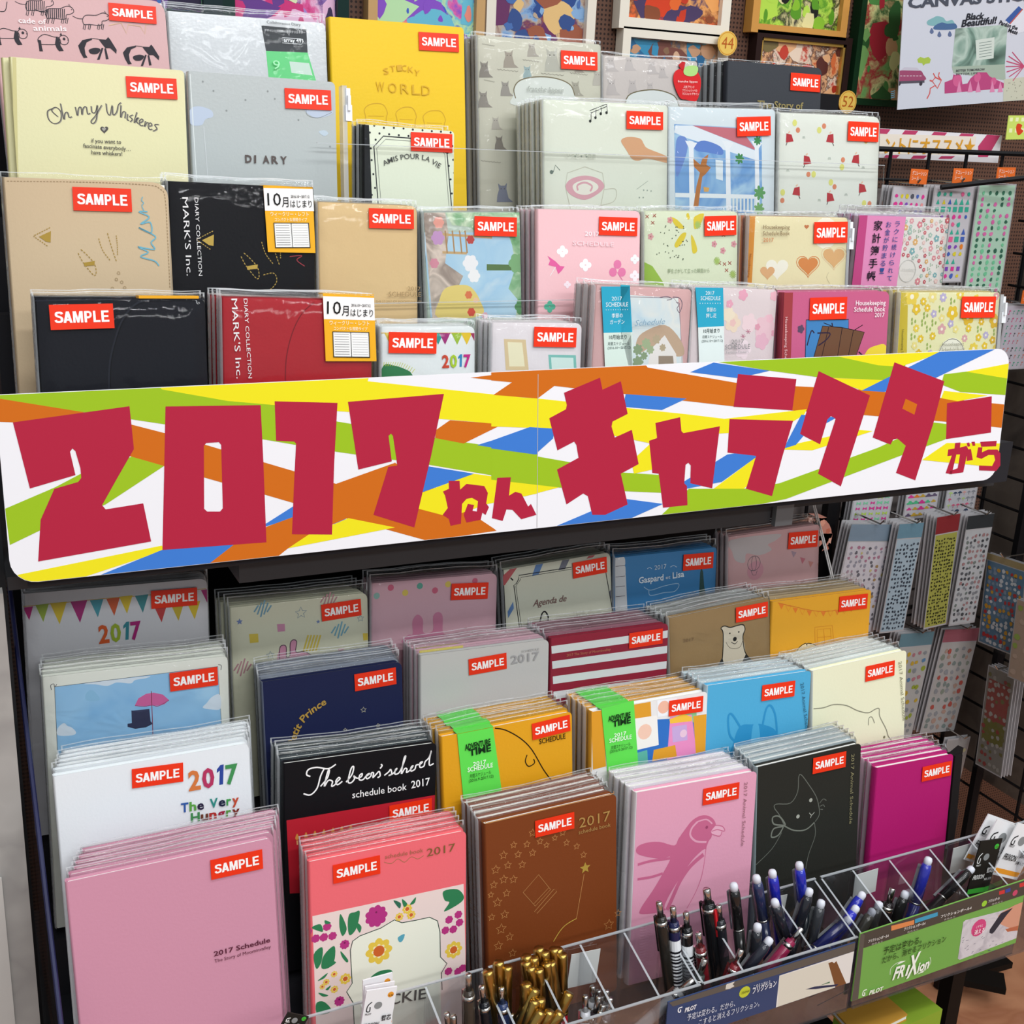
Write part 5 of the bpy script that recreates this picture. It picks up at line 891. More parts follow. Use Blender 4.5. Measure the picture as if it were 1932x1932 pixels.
B.T('if you want to', [(520, 812), (690, 820)], 24, '504e48', 0.01); B.T('fascinate everybody…', [(474, 840), (744, 860)], 24, '504e48', 0.01); B.T('have whiskers!', [(520, 878), (696, 888)], 24, '504e48', 0.01); B.done()
B = Book(NB, BK, 'grey vinyl zip case diary with pale blue spots', 'U3', (1068, 404), (1908, 468), 'b8bfbe', n=1, t=0.012, th=0.009, group='grey vinyl zip diaries', rough=0.22, coat=0.6, sleeve=False, copies_sleeved=False)
B.P('b9c6d8', [(1075, 640), (1100, 610), (1150, 608), (1205, 630), (1212, 665), (1170, 680), (1150, 712), (1100, 715), (1078, 690)], smooth=True); B.P('b9c6d8', [(1745, 620), (1890, 630), (1870, 660), (1800, 670), (1755, 650)], smooth=True); B.P('bccbd6', [(1815, 750), (1850, 742), (1870, 760), (1845, 775)], smooth=True); B.Ln('7f8686', 3, [(1675, 605), (1700, 620), (1740, 618), (1750, 655), (1810, 672), (1890, 640)], True)
for x, y in ((1155, 465), (1216, 518), (1290, 630), (1398, 570), (1525, 520), (1700, 683), (1880, 835), (1565, 563)): B.blob('8f9594', (x, y), 6)
for i, ch in enumerate('DIARY'): B.T(ch, [(1396 + i * 50, 925 + i * 2), (1396 + i * 50 + (38 if ch != 'I' else 12), 926 + i * 2)], 44, '5a4f4c', 0.035)
B.Ln('dfe6e4', 5, [(1082, 420), (1120, 1030)]); B.Ln('c8cecf', 5, [(1160, 720), (1185, 1030)]); B.S((1618, 502), (1882, 516)); zipper(B, 0.010, 0.014, 'f2f5fa'); B.done()
cs(*c2)
B = Book(NB, BK, 'small ivory schedule book with black dots and black binding', 'U3', (262, 708), (775, 748), 'e2e9d2', n=2, t=0.009, group='dotted ivory schedule books', dD=-0.006, dx=-0.0008, spine='1c1c1c', copycolor='4a4f4a', rc=0.003)
B.P('26282a', [(262, 705), (290, 708), (310, 1200), (255, 1200), (230, 900)])
for x, y in ((320, 715), (375, 728), (432, 728), (487, 732), (540, 738), (595, 742), (648, 747), (700, 750), (755, 755), (295, 755), (350, 760), (405, 765), (460, 770), (515, 775), (272, 790), (328, 796), (300, 845), (765, 832), (738, 870), (770, 910), (745, 945), (775, 985), (755, 1022), (782, 1065), (762, 1102), (793, 1140), (770, 1180), (305, 912), (290, 950), (315, 992), (296, 1032), (325, 1070), (306, 1110)): B.blob('33363a', (x, y), 6.5, n=10)
B.Ln('33363a', 6, [(345, 1200), (318, 835), (372, 775), (690, 800)]); B.Ln('33363a', 6, [(715, 858), (735, 875), (762, 1200)]); B.Ln('6a6e6c', 2.5, [(362, 1200), (334, 845), (385, 793), (680, 815), (722, 880), (748, 1200)])
B.T('AMIS POUR LA VIE', [(375, 945), (440, 918), (520, 905), (610, 915), (690, 960)], 30, '4a4c4a', 0.005, smooth=True); B.S((526, 752), (762, 765)); B.done()
B = Book(NB, BK, 'pale cream schedule book printed with a pink striped cup', 'U3', (1280, 566), (1992, 602), 'e4ead8', n=5, t=0.0094, dD=-0.006, sleeve=True, group='pale cream cup schedule books', rc=0.003, flap=0.004, copycolor='ccd0be')
for q in (((1548, 630), (1645, 592)), ((1552, 645), (1645, 606)), ((1555, 640), (1555, 690)), ((1583, 625), (1583, 670)), ((1612, 612), (1614, 650)), ((1645, 595), (1648, 640))): B.Ln('2c302c', 4, q)
for p in ((1550, 690), (1580, 670), (1610, 648), (1643, 642)): B.blob('2c302c', p, 9, n=9)
B.blob('6a7a70', (1330, 980), 12); B.Ln('6a7a70', 4, [(1340, 980), (1352, 940), (1378, 970)])
cs(*c3); B.P('d9a67c', [(-50, 745), (-75, 700), (-40, 682), (20, 690), (40, 720), (60, 740), (155, 780), (165, 812), (60, 790), (10, 800), (-20, 790)], smooth=True); cs(*c2)
B.Ln('c8c8b4', 4, [(1440, 1200), (1408, 1060), (1420, 985), (1520, 950), (1620, 985), (1632, 1060), (1605, 1200)]); B.Ln('c8c8b4', 4, [(1630, 1080), (1690, 1075), (1700, 1110), (1680, 1150), (1612, 1170)], True)
B.P('dca8b0', [(1410, 1062), (1440, 1020), (1520, 1000), (1600, 1020), (1630, 1060), (1600, 1100), (1520, 1138), (1440, 1110)], smooth=True); B.P('ecebdc', [(1450, 1060), (1480, 1035), (1540, 1025), (1590, 1050), (1590, 1080), (1530, 1110), (1470, 1098)], smooth=True); B.Ln('dca8b0', 12, [(1480, 1085), (1478, 1055), (1520, 1040), (1560, 1060), (1550, 1090)], True)
for x, y in ((1855, 1083), (1875, 1085), (1897, 1088), (1830, 1125), (1852, 1125), (1465, 890), (1500, 890), (1530, 892)): B.blob('9aa89a', (x, y), 5, n=7)
B.Ln('a8b4a4', 3, [(1815, 1078), (1880, 1030)]); B.T('いつだって音楽', [(1410, 898), (1575, 902)], 20, 'b8c0ae', y=YC); B.S((1752, 632), (1960, 640), y=-0.0017); B.done()
for i, c in enumerate(B.copies): letter(c, 'spine_lettering', 'SCHEDULE BOOK 2017', [(-B.w / 2 + 0.003, B.h * .62), (-B.w / 2 + 0.003, B.h * .12)], 0.0022, mat('5a6058'), 0.0, 0, -0.0005)
cs(*c3)
B = Book(NB, BK, 'white schedule book with a verandah and red roof picture', 'U3', (160, 531), (693, 546), 'd9e6ea', n=2, t=0.009, sleeve=True, group='verandah picture schedule books', rc=0.004, flap=0.006)
B.P(patterned('printed_porch', ['8fbce0', '6c9fd6', 'a9cfe8', '7fb0dc'], 14), [(190, 618), (625, 640), (628, 1060), (195, 1060)])
B.P('c7707c', [(280, 625), (520, 640), (600, 750), (420, 680)]); B.P('e3edf3', [(195, 625), (280, 625), (605, 755), (605, 800), (260, 690), (190, 660)]); B.P('6f8fd0', [(200, 700), (240, 680), (258, 720), (240, 800), (200, 880)], smooth=True); B.P('5f84cc', [(290, 720), (340, 700), (420, 730), (430, 770), (360, 760), (300, 750)], smooth=True)
for x, w in ((262, 24), (445, 22), (590, 20)): B.P('eaf1f5', [(x, 700), (x + w, 705), (x + w + 6, 1060), (x + 4, 1060)]); B.P('eaf1f5', [(x - 18, 700), (x + w + 18, 712), (x + w, 740), (x, 735)])
B.P('e9f1f2', [(195, 960), (605, 970), (605, 990), (195, 982)])
for x in range(480, 600, 18): B.P('dfeae9', [(x, 985), (x + 9, 985), (x + 9, 1055), (x, 1055)])
B.P('b8763c', [(285, 1030), (300, 930), (318, 860), (288, 830), (285, 790), (320, 820), (330, 790), (360, 768), (350, 820), (372, 835), (345, 868), (330, 880), (318, 960), (310, 1030)]); B.P('e0edf2', [(395, 795), (432, 800), (432, 900), (398, 890)])
for c, x, y, r in (('3f8a50', 515, 790, 30), ('3f8a50', 605, 700, 26), ('5fa060', 615, 960, 40), ('77ae6a', 612, 1040, 36)): B.blob(c, (x, y), r, lob=7, depth=.45)
B.P('d8a860', [(335, 930), (365, 935), (360, 955), (338, 955)]); B.S((496, 584), (664, 580), ratio=.45, y=-0.0017); B.done()
B = Book(NB, BK, 'ivory schedule book dotted with small balloons', 'U3', (716, 562), (1215, 582), 'e6ebdf', n=2, t=0.009, sleeve=True, group='ivory balloon schedule books', rc=0.008, flap=0.005)
for x, y, a, b in ((790, 612, 806, 648), (912, 648, 936, 628), (1145, 700, 1145, 700), (1025, 832, 1030, 796), (858, 868, 884, 868), (730, 958, 728, 998), (970, 908, 988, 930), (1135, 1012, 1162, 1014)):
    B.blob('dfe07c', (x, y) if a != 884 else (a, b), 17, n=12, sx=.9); B.blob('dc8a68', (a, b) if a != 884 else (x, y), 14, n=12)
for x, y, s in ((762, 690, 1), (968, 692, -1), (850, 800, 1), (1095, 795, -1), (800, 955, -1), (965, 985, 1), (1125, 940, 1)):
    B.P('b8343c', [(x - 14 * s, y - 26), (x + 12 * s, y - 20), (x + 22 * s, y + 14), (x - 16 * s, y + 20)]); B.Ln('3c2a2a', 4, [(x - 10 * s, y + 20), (x - 16 * s, y + 34)]); B.Ln('e8c4a8', 8, [(x - 4, y - 28), (x + 4, y - 36)])
for x, y in ((835, 685), (962, 790), (1095, 690), (755, 850), (1130, 835), (912, 998), (1045, 970)):
    for d in (-6, 0, 6): B.Ln('a8b4a8', 2.5, [(x + d, y + 5), (x + d * .6, y - 7)])
B.S((1052, 604), (1204, 612), ratio=.48, y=-0.0017); B.done()
# ---- back row
cs(*c1)
B = Book(NB, BK, 'pink notebook printed with lines of striped animals', 'U4', (-60, -55), (935, 6), 'd8afaf', n=1, t=0.009, group='pink animal notebooks', rc=0.010, rough=0.5)
K = '37343a'
def beast(B, x, y, s, kind, flip=1):
    S = lambda L: [(x + a * s * flip, y + b * s) for a, b in L]
    body = [(0, 0), (8, -22), (30, -34), (70, -30), (105, -18), (118, -6), (112, 12), (104, 22), (40, 22), (12, 20)]
    if kind == 'panda':
        B.Ln(K, 4, S([(8, 20), (0, 0), (10, -20), (40, -34), (90, -20), (120, -15), (125, 20), (40, 24), (8, 20)]), True); B.P(K, S([(0, -5), (18, 0), (24, 40), (30, 62), (10, 62), (4, 20)])); B.P(K, S([(104, -18), (124, -10), (130, 30), (148, 60), (122, 62), (108, 45), (98, 20)]))
        B.ring(K, 4, (x + 148 * s * flip, y - 2 * s), 28 * s); B.blob(K, (x + 150 * s * flip, y - 8 * s), 8 * s); B.blob(K, (x + 172 * s * flip, y - 2 * s), 3 * s); B.P(K, S([(124, -30), (132, -44), (140, -26)]))
    elif kind == 'tapir':
        B.P(K, S([(0, 0), (20, -26), (60, -34), (66, -28), (40, -16), (30, 10), (34, 40), (44, 56), (26, 58), (10, 30)])); B.P(K, S([(95, -30), (130, -28), (140, -40), (150, -28), (180, 20), (178, 38), (168, 28), (150, 12), (128, 12), (110, -10)])); B.P(K, S([(50, 20), (80, 10), (105, 18), (90, 38), (60, 38)]), smooth=True)
        B.Ln(K, 3.5, S([(60, -34), (95, -30)])); B.P(K, S([(110, 10), (118, 12), (100, 66), (88, 66)])); B.P(K, S([(122, 14), (130, 12), (142, 62), (130, 64)]))
    else:
        B.Ln(K, 4, S([(8, 30), (0, 0), (20, -26), (80, -26), (120, -40), (150, -30), (160, -8), (140, 6), (118, 10), (110, 34), (50, 30), (8, 30)]), True)
        for k in (10, 40, 95, 118): B.Ln(K, 4, S([(k, 26), (k - 6, 56), (k + 4, 60), (k + 10, 28)]))
        B.Ln(K, 3.5, S([(2, -4), (-30, -8), (-60, -22)]), True); B.Ln(K, 3, S([(128, -38), (132, -52), (142, -36)])); B.blob(K, (x + 148 * s * flip, y - 20 * s), 3)
        if kind == 'zebra':
            for k in range(8, 118, 11): B.Ln(K, 5, S([(k, -24), (k - 2, 28)]))
for a in ((145, 30, 1.0, 'zebra'), (260, 75, 1.0, 'zebra'), (470, 112, .95, 'plain'), (30, 215, .0, 'x')):
    if a[2]: beast(B, *a[:3], a[3])
beast(B, -20, 195, 1.0, 'panda'); beast(B, 215, 230, 1.0, 'panda'); beast(B, 445, 260, 1.22, 'tapir'); beast(B, 700, 300, 1.15, 'tapir'); B.Ln(K, 4, [(0, 65), (30, 60), (40, 10)], True)
B.T('cade of', [(105, 130), (262, 140)], 30, 'f6ecec', 0.015); B.T('animals', [(190, 175), (380, 178)], 30, 'f6ecec', 0.015)
B.Ln('d9b88c', 4, [(620, 145), (690, 130), (720, 190), (730, 140), (800, 150), (825, 195), (830, 140), (880, 135)]); B.S((615, 16), (886, 40), ratio=.36); B.done()
B = Book(NB, BK, 'glossy transparent wrapped notebook with a green and black label', 'U4', (950, 62), (1852, 132), 'dde1e3', n=2, t=0.010, sleeve=True, group='silver wrapped notebooks', rough=0.12, coat=1.0, flap=0.008)
B.P('e8ecee', [(1480, 112), (1750, 140), (1752, 168), (1485, 145)]); B.P('3c4044', [(1488, 145), (1745, 168), (1752, 300), (1515, 290)]); B.P('6fe08c', [(1515, 290), (1752, 300), (1800, 460), (1530, 445)]); B.T('Collaboration Diary', [(1515, 136), (1708, 152)], 17, '2c3034', 0.005, y=YC); B.T('array 491', [(1612, 240), (1722, 246)], 22, 'eceff0', 0.02, y=YC)
B.Ln('eceff0', 4, [(1608, 215), (1715, 222), (1728, 236), (1718, 252), (1608, 244)], closed=True); B.T('デザインと印刷所の若手クリエイター', [(1502, 182), (1735, 196)], 13, 'eceff0', y=YC); B.T('9', [(1550, 395), (1590, 400)], 55, 'a8f0b8', 0.0, y=YC); B.P('d8efe0', [(1648, 350), (1760, 360), (1780, 430), (1660, 415)]); B.done()
cs(*c2)
B = Book(NB, BK, 'tall bright yellow notebook with embossed lettering', 'U4', (62, 94), (830, 156), 'efc51d', n=2, t=0.007, dx=0.0015, copies_sleeved=False, group='bright yellow notebooks', rough=0.4, rc=0.004, copycolor='c9a428', pages=False)
for ch, x, y, a in (('S', 375, 425, 20), ('T', 412, 410, 10), ('I', 450, 405, 5), ('C', 475, 405, 0), ('K', 512, 412, -12), ('Y', 545, 428, -22)): B.T(ch, [(x, y + 0), (x + 30, y + a * -.3)], 36, 'd9a825', 0.0)
for ch, x in (('W', 330), ('O', 400), ('R', 470), ('L', 535), ('D', 590)): B.T(ch, [(x, 522 + (x - 330) * .08), (x + 48, 524 + (x - 330) * .08)], 60, 'd9ac22', 0.0)
for x, y, w in ((265, 600, 130), (445, 620, 115), (600, 640, 125)): B.Ln('d3a420', 5, [(x + 12, y + 120), (x + 5, y + 60), (x, y + 20), (x + 40, y - 8), (x + w * .8, y - 5), (x + w, y + 40), (x + w - 6, y + 70), (x + w - 8, y + 130)], True); B.Ln('d3a420', 3, [(x + 20, y + 60), (x + w - 20, y + 62)])
B.S((570, 182), (798, 196), ratio=.4); B.done()
def kitty(B, c, x, y, s):
    B.P(c, [(x - 12 * s, y), (x - 16 * s, y - 22 * s), (x - 6 * s, y - 14 * s), (x + 8 * s, y - 14 * s), (x + 16 * s, y - 24 * s), (x + 14 * s, y - 2 * s), (x + 22 * s, y + 30 * s), (x + 38 * s, y + 44 * s), (x - 20 * s, y + 44 * s), (x - 18 * s, y + 20 * s)]); B.blob('6a655c', (x - 5 * s, y - 3 * s), 2.4 * s, n=6); B.blob('6a655c', (x + 7 * s, y - 3 * s), 2.4 * s, n=6)
B = Book(NB, BK, 'pale grey notebook patterned with little cats', 'U4', (905, 200), (1610, 254), 'cfcdba', n=4, t=0.0095, sleeve=True, dx=-0.0006, group='pale grey cat notebooks', flap=0.004, copycolor='b0aa98', rc=0.003)
for c, x, y, s in (('a39a8c', 1085, 320, 1.5), ('aca699', 1215, 270, 1.2), ('b9b8aa', 1330, 320, 2.0), ('9ab0b0', 1190, 400, 1.2), ('9a958c', 1065, 490, 1.3), ('a8a494', 1465, 490, 1.3), ('8d877d', 945, 380, 1.4), ('948e84', 940, 550, 1.4), ('bdb8ac', 1590, 430, 1.3), ('b5b0a4', 1010, 690, 1.1), ('a39a8c', 1480, 370, 1.0), ('8d877d', 1030, 800, 1.2), ('8a8fa0', 1050, 1080, 1.6)): kitty(B, c, x, y, s)
for x, y, w in ((1020, 395, 120), (1165, 340, 95), (1270, 418, 130), (1435, 415, 100), (935, 250, 70), (945, 455, 60), (930, 915, 110)): B.Ln('8f8a7c', 2.5, [(x + k * w / 12, y + (3 if k % 2 else -3) + k) for k in range(13)])
cx = []; B.P('dfe4dc', [(1115, 500), (1140, 460), (1200, 442), (1290, 440), (1380, 455), (1440, 490), (1462, 545), (1460, 600), (1120, 600), (1112, 545)], smooth=True); B.Ln('7a6f52', 7, [(1125, 560), (1115, 510), (1140, 465), (1200, 443), (1290, 438), (1380, 454), (1440, 488), (1462, 545)], True); B.T('franche lippee', [(1185, 520), (1390, 528)], 30, 'a0a49c', 0.0, 0.2, y=YC)
B.S((1378, 288), (1586, 300), ratio=.42, y=-0.0017); B.done()
B = Book(NB, BK, 'pinkish grey cat notebook carrying a red apple tag', 'U4', (1622, 314), (2160, 350), 'cfc6c0', n=1, t=0.0095, sleeve=True, group='pinkish grey cat notebooks', flap=0.004, rc=0.003)
for x, y, s in ((1665, 350, 1.3), (1770, 350, 1.2), (1670, 480, 1.4), (1790, 480, 1.2), (1890, 490, 1.0), (1900, 370, 1.2), (1960, 400, 1.0)): kitty(B, 'c0b8b4', x, y, s)
cs(*c3); B.P('dde3df', [(-60, 540), (-40, 480), (20, 455), (120, 450), (190, 480), (215, 530), (200, 600), (-60, 600)], smooth=True); B.Ln('6f6648', 6, [(-60, 540), (-40, 478), (20, 453), (110, 449), (190, 478), (215, 530)], True)
q = [B.L(p) for p in [(212, 345), (240, 352), (290, 350), (315, 390), (315, 440), (298, 500), (270, 505), (245, 498), (215, 490), (190, 440), (180, 395), (188, 360)]]
mb = MB(); mb.slab(spline(q, True, 4), -0.0022, -0.0018, mat('d01f24', 0.35)); ap = mb.build('red_apple_tag', B.root); mb = MB(); mb.slab([B.L(p) for p in [(205, 325), (225, 308), (240, 312), (232, 352), (222, 352)]], -0.0022, -0.0018, mat('c01f24', 0.35)); mb.slab(spline([B.L(p) for p in [(232, 370), (235, 340), (265, 328), (300, 335), (295, 370), (265, 382)]], True, 4), -0.0026, -0.0023, mat('a9d27c', 0.4)); mb.build('leaf_and_stalk', ap)
for s, y, a, b in (('franche lippee', 412, 200, 298), ('人気ブランド', 440, 228, 282), ('フランシュリッペの', 457, 222, 296), ('マスコットデザイン', 474, 222, 304)): letter(ap, 'tag_lettering', s, [B.L((a, y)), B.L((b, y + 2))], 11 * B.k, mat('f6e8e4'), 0.0, 0, -0.0030)
B.done()
B = Book(NB, BK, 'charcoal schedule book reading The Story of', 'U4', (456, 300), (925, 340), '36393f', n=4, t=0.011, sleeve=False, group='charcoal schedule books', copycolor='3a3d3e', rough=0.5, rc=0.006, dx=-0.0006)
B.S((768, 362), (916, 374), ratio=.45); B.T('The Story of', [(602, 535), (830, 545)], 36, '9a8c5c', 0.02, metal=0.3); B.done()
# ================================================================ PEN TRAYS, PENS AND CARDS
YB, YF, ZB, ZF, ZT = 0.730, 0.667, -0.638, -0.658, -0.735
def tray(x0, x1, divs, label, inner=()):
    r = thing('pen_tray', Matrix.Translation((x0, YF, EYE + ZT)), label, 'pen tray', 'clear acrylic pen trays along the rack front')
    W = x1 - x0; D = YB - YF; t = 0.0018; hb, hf = ZB - ZT, ZF - ZT
    def part(name, boxes, slope=False):
        mb = MB()
        for b in boxes: mb.box(*b)
        return mb.build(name, r)
    part('back_wall', [(0, W, D - t, D, 0, hb, ACRYL), (0, W, D - t - 0.0002, D + 0.0002, hb, hb + 0.0009, ACEDGE)])
    part('front_wall', [(0, W, 0, t, 0, hf, ACRYL), (0, W, -0.0002, t + 0.0002, hf, hf + 0.0009, ACEDGE)]); part('tray_floor', [(0, W, t, D - t, 0, t, ACRYL)])
    for d in [0.0] + list(divs) + [W - t]:
        mb = MB(); P = [(t, 0.0), (D - t, 0.0), (D - t, hb - 0.001), (t, hf - 0.001)]
        for xx, sg in ((d, 1), (d + t, -1)): q = [(xx, a, b) for a, b in P]; mb.face(q if sg < 0 else q[::-1], ACRYL)
        a, b = P[3], P[2]; mb.face([(d, a[0], a[1]), (d + t, a[0], a[1]), (d + t, b[0], b[1]), (d, b[0], b[1])], ACEDGE); mb.build('side_wall' if d in (0.0, W - t) else 'divider', r)
    return r
tray(0.198, 0.352, (0.052, 0.104), 'clear acrylic pen tray in front of the coral schedule books')
tray(0.357, 0.520, (0.040, 0.082, 0.124), 'clear acrylic pen tray holding the gold capped pens')
tray(0.523, 0.684, (0.040, 0.112), 'clear acrylic pen tray with the blue printed sign on its front')
tray(0.690, 0.965, (0.036, 0.080, 0.130, 0.180, 0.225), 'clear acrylic pen tray with the green printed sign on its front')
# ---- printed signs hung on the tray fronts
cs(*e6)
B = Panel('tray_sign', 'sign', 'green sign with white lettering on the rightmost pen tray', (440, 590), (1960, 90), (372, 1200), onD(0.6635), '74ab50', t=0.0012)
B.P('4b453e', [(440, 590), (1960, 70), (1960, 225), (480, 715), (440, 722)]); B.P('5b554e', [(430, 560), (480, 600), (418, 1200), (360, 1215)])
B.P('dd8a52', [(722, 515), (930, 462), (930, 502), (722, 560)]); B.P('3f9cc0', [(938, 455), (1145, 390), (1145, 425), (938, 492)]); B.P('cf3a3a', [(1705, 200), (1755, 186), (1755, 220), (1705, 232)]); B.P('3a4a9c', [(1762, 184), (1808, 168), (1808, 202), (1762, 216)])
B.blob('9cd23c', (1570, 312), 27); B.blob('c94a6c', (1850, 215), 27); B.P('cf3a3a', [(1890, 130), (1950, 112), (1950, 150), (1890, 165)])
for a, b in (((505, 665), (690, 612)), ((830, 555), (1025, 498)), ((1165, 440), (1445, 358)), ((1600, 300), (1700, 270))): B.T('フリクションボール4', [a, b], 22, 'e8e6e0', 0.02); B.T('各色あり', [(a[0] + 30, a[1] + 22), (a[0] + 130, a[1] - 6)], 12, 'bdb9b0')
INKG = '2c4a22'
B.T('予定は変わる。', [(640, 770), (990, 660)], 52, INKG, 0.01, y=-0.0012); B.T('だから、消せるフリクション', [(630, 850), (1210, 648)], 46, INKG, 0.01, y=-0.0012)
B.T('FR', [(722, 1000), (825, 965)], 108, 'f4f8ee', 0.03, 0.2, y=-0.0014); B.T('I', [(838, 962), (858, 955)], 88, 'f4f8ee', 0.03, .2, y=-0.0014); B.T('X', [(850, 985), (945, 935)], 190, 'f4f8ee', 0.03, .25, y=-0.0014); B.T('ion', [(945, 935), (1050, 890)], 90, 'f4f8ee', 0.03, .2, y=-0.0014)
B.Ln('e4efd8', 5, [(710, 960), (720, 900), (780, 850), (850, 835)], True); B.Ln('e4efd8', 5, [(1075, 800), (1080, 850), (1030, 920), (960, 955)], True); B.P('f4f8ee', [(770, 870), (810, 838), (850, 836), (810, 856)]); B.P('f4f8ee', [(960, 955), (1020, 915), (1010, 940)])
B.T('PILOT', [(510, 1138), (632, 1098)], 38, 'eef4e6', 0.035, 0.1, y=-0.0014); B.Ln('eef4e6', 9, [(500, 1095), (470, 1108), (460, 1145), (478, 1148), (478, 1120)], True)
PH = patterned('printed_handwriting', ['c9c7cc', 'd5d3d8', 'b9b7be'], 60)
B.P(PH, [(1378, 480), (1400, 462), (1700, 385), (1900, 320), (1945, 500), (1880, 620), (1345, 825), (1328, 815)]); B.P('d49a80', [(1720, 400), (1960, 300), (1960, 560), (1870, 560), (1760, 520), (1700, 480)], smooth=True); B.P('b86a4c', [(1760, 545), (1890, 510), (1880, 555), (1780, 570)])
B.P('34343e', [(1720, 400), (1830, 350), (1770, 420), (1660, 570), (1640, 588), (1615, 580), (1618, 550)]); B.blob('d24a80', (1518, 532), 78); B.T('消える', [(1465, 590), (1560, 560)], 34, 'f8e8ee', 0.02, y=-0.0014); B.T('こすると', [(1485, 530), (1545, 512)], 18, 'f8e8ee', 0.01, y=-0.0014)
rnd = random.Random(8)
for k in range(26): x, y = rnd.uniform(1360, 1840), rnd.uniform(600, 800); y = max(y, 560 + (1640 - x) * .25); B.Ln('5a5a72', 4, [(x, y), (x + rnd.uniform(10, 26), y - rnd.uniform(4, 14))])
B.done('sign_print')
cs(*e4)
B = Panel('tray_sign', 'sign', 'navy sign with a notebook picture on the middle pen tray', (438, 1785), (1722, 1372), (408, 2080), onD(0.6635), '36476e', t=0.0012)
B.P('5f5952', [(430, 1770), (1730, 1350), (1722, 1430), (470, 1812)]); B.P('e4e2dc', [(1200, 1600), (1722, 1430), (1665, 1810), (1150, 2060)]); B.P('dcd8c8', [(1200, 1605), (1540, 1500), (1590, 1640), (1500, 1800), (1180, 1930)])
B.P('7c5230', [(1535, 1515), (1560, 1505), (1575, 1515), (1590, 1500), (1660, 1660), (1620, 1700), (1585, 1690)]); B.P('7c5230', [(1585, 1690), (1625, 1700), (1180, 1940), (1165, 1925)]); B.P('2c3352', [(1378, 1695), (1440, 1675), (1605, 1658), (1590, 1672), (1450, 1692)]); B.P('4a7ab8', [(1410, 1840), (1500, 1790), (1640, 1760), (1650, 1778), (1520, 1815)]); B.P('4f7a58', [(1475, 1668), (1545, 1640), (1545, 1650)]); B.Ln('3a3a3e', 6, [(1460, 1805), (1672, 1695)])
B.blob('c8cf3a', (962, 1712), 38); B.T('new', [(935, 1722), (988, 1706)], 24, '4a5a1c', 0.0, 0.2, y=-0.0014); B.T('フリクション', [(1008, 1718), (1172, 1662)], 36, 'eef0f4', 0.02, y=-0.0014); B.T('こすると消える', [(1015, 1680), (1130, 1645)], 18, 'eef0f4', y=-0.0014)
B.T('PILOT', [(545, 1845), (622, 1820)], 28, 'eef0f4', 0.035, 0.1, y=-0.0014); B.Ln('eef0f4', 7, [(535, 1815), (510, 1825), (508, 1848), (522, 1848), (522, 1832)], True)
B.T('予定は変わる。だから、', [(560, 1900), (890, 1800)], 34, 'dfe4ee', y=-0.0014); B.T('こすると消えるフリクション。', [(640, 1935), (1055, 1800)], 34, 'dfe4ee', y=-0.0014)
B.P('d8d4c8', [(835, 1665), (850, 1645), (895, 1640), (880, 1660), (892, 1672), (860, 1690), (830, 1695)]); B.done('sign_print')
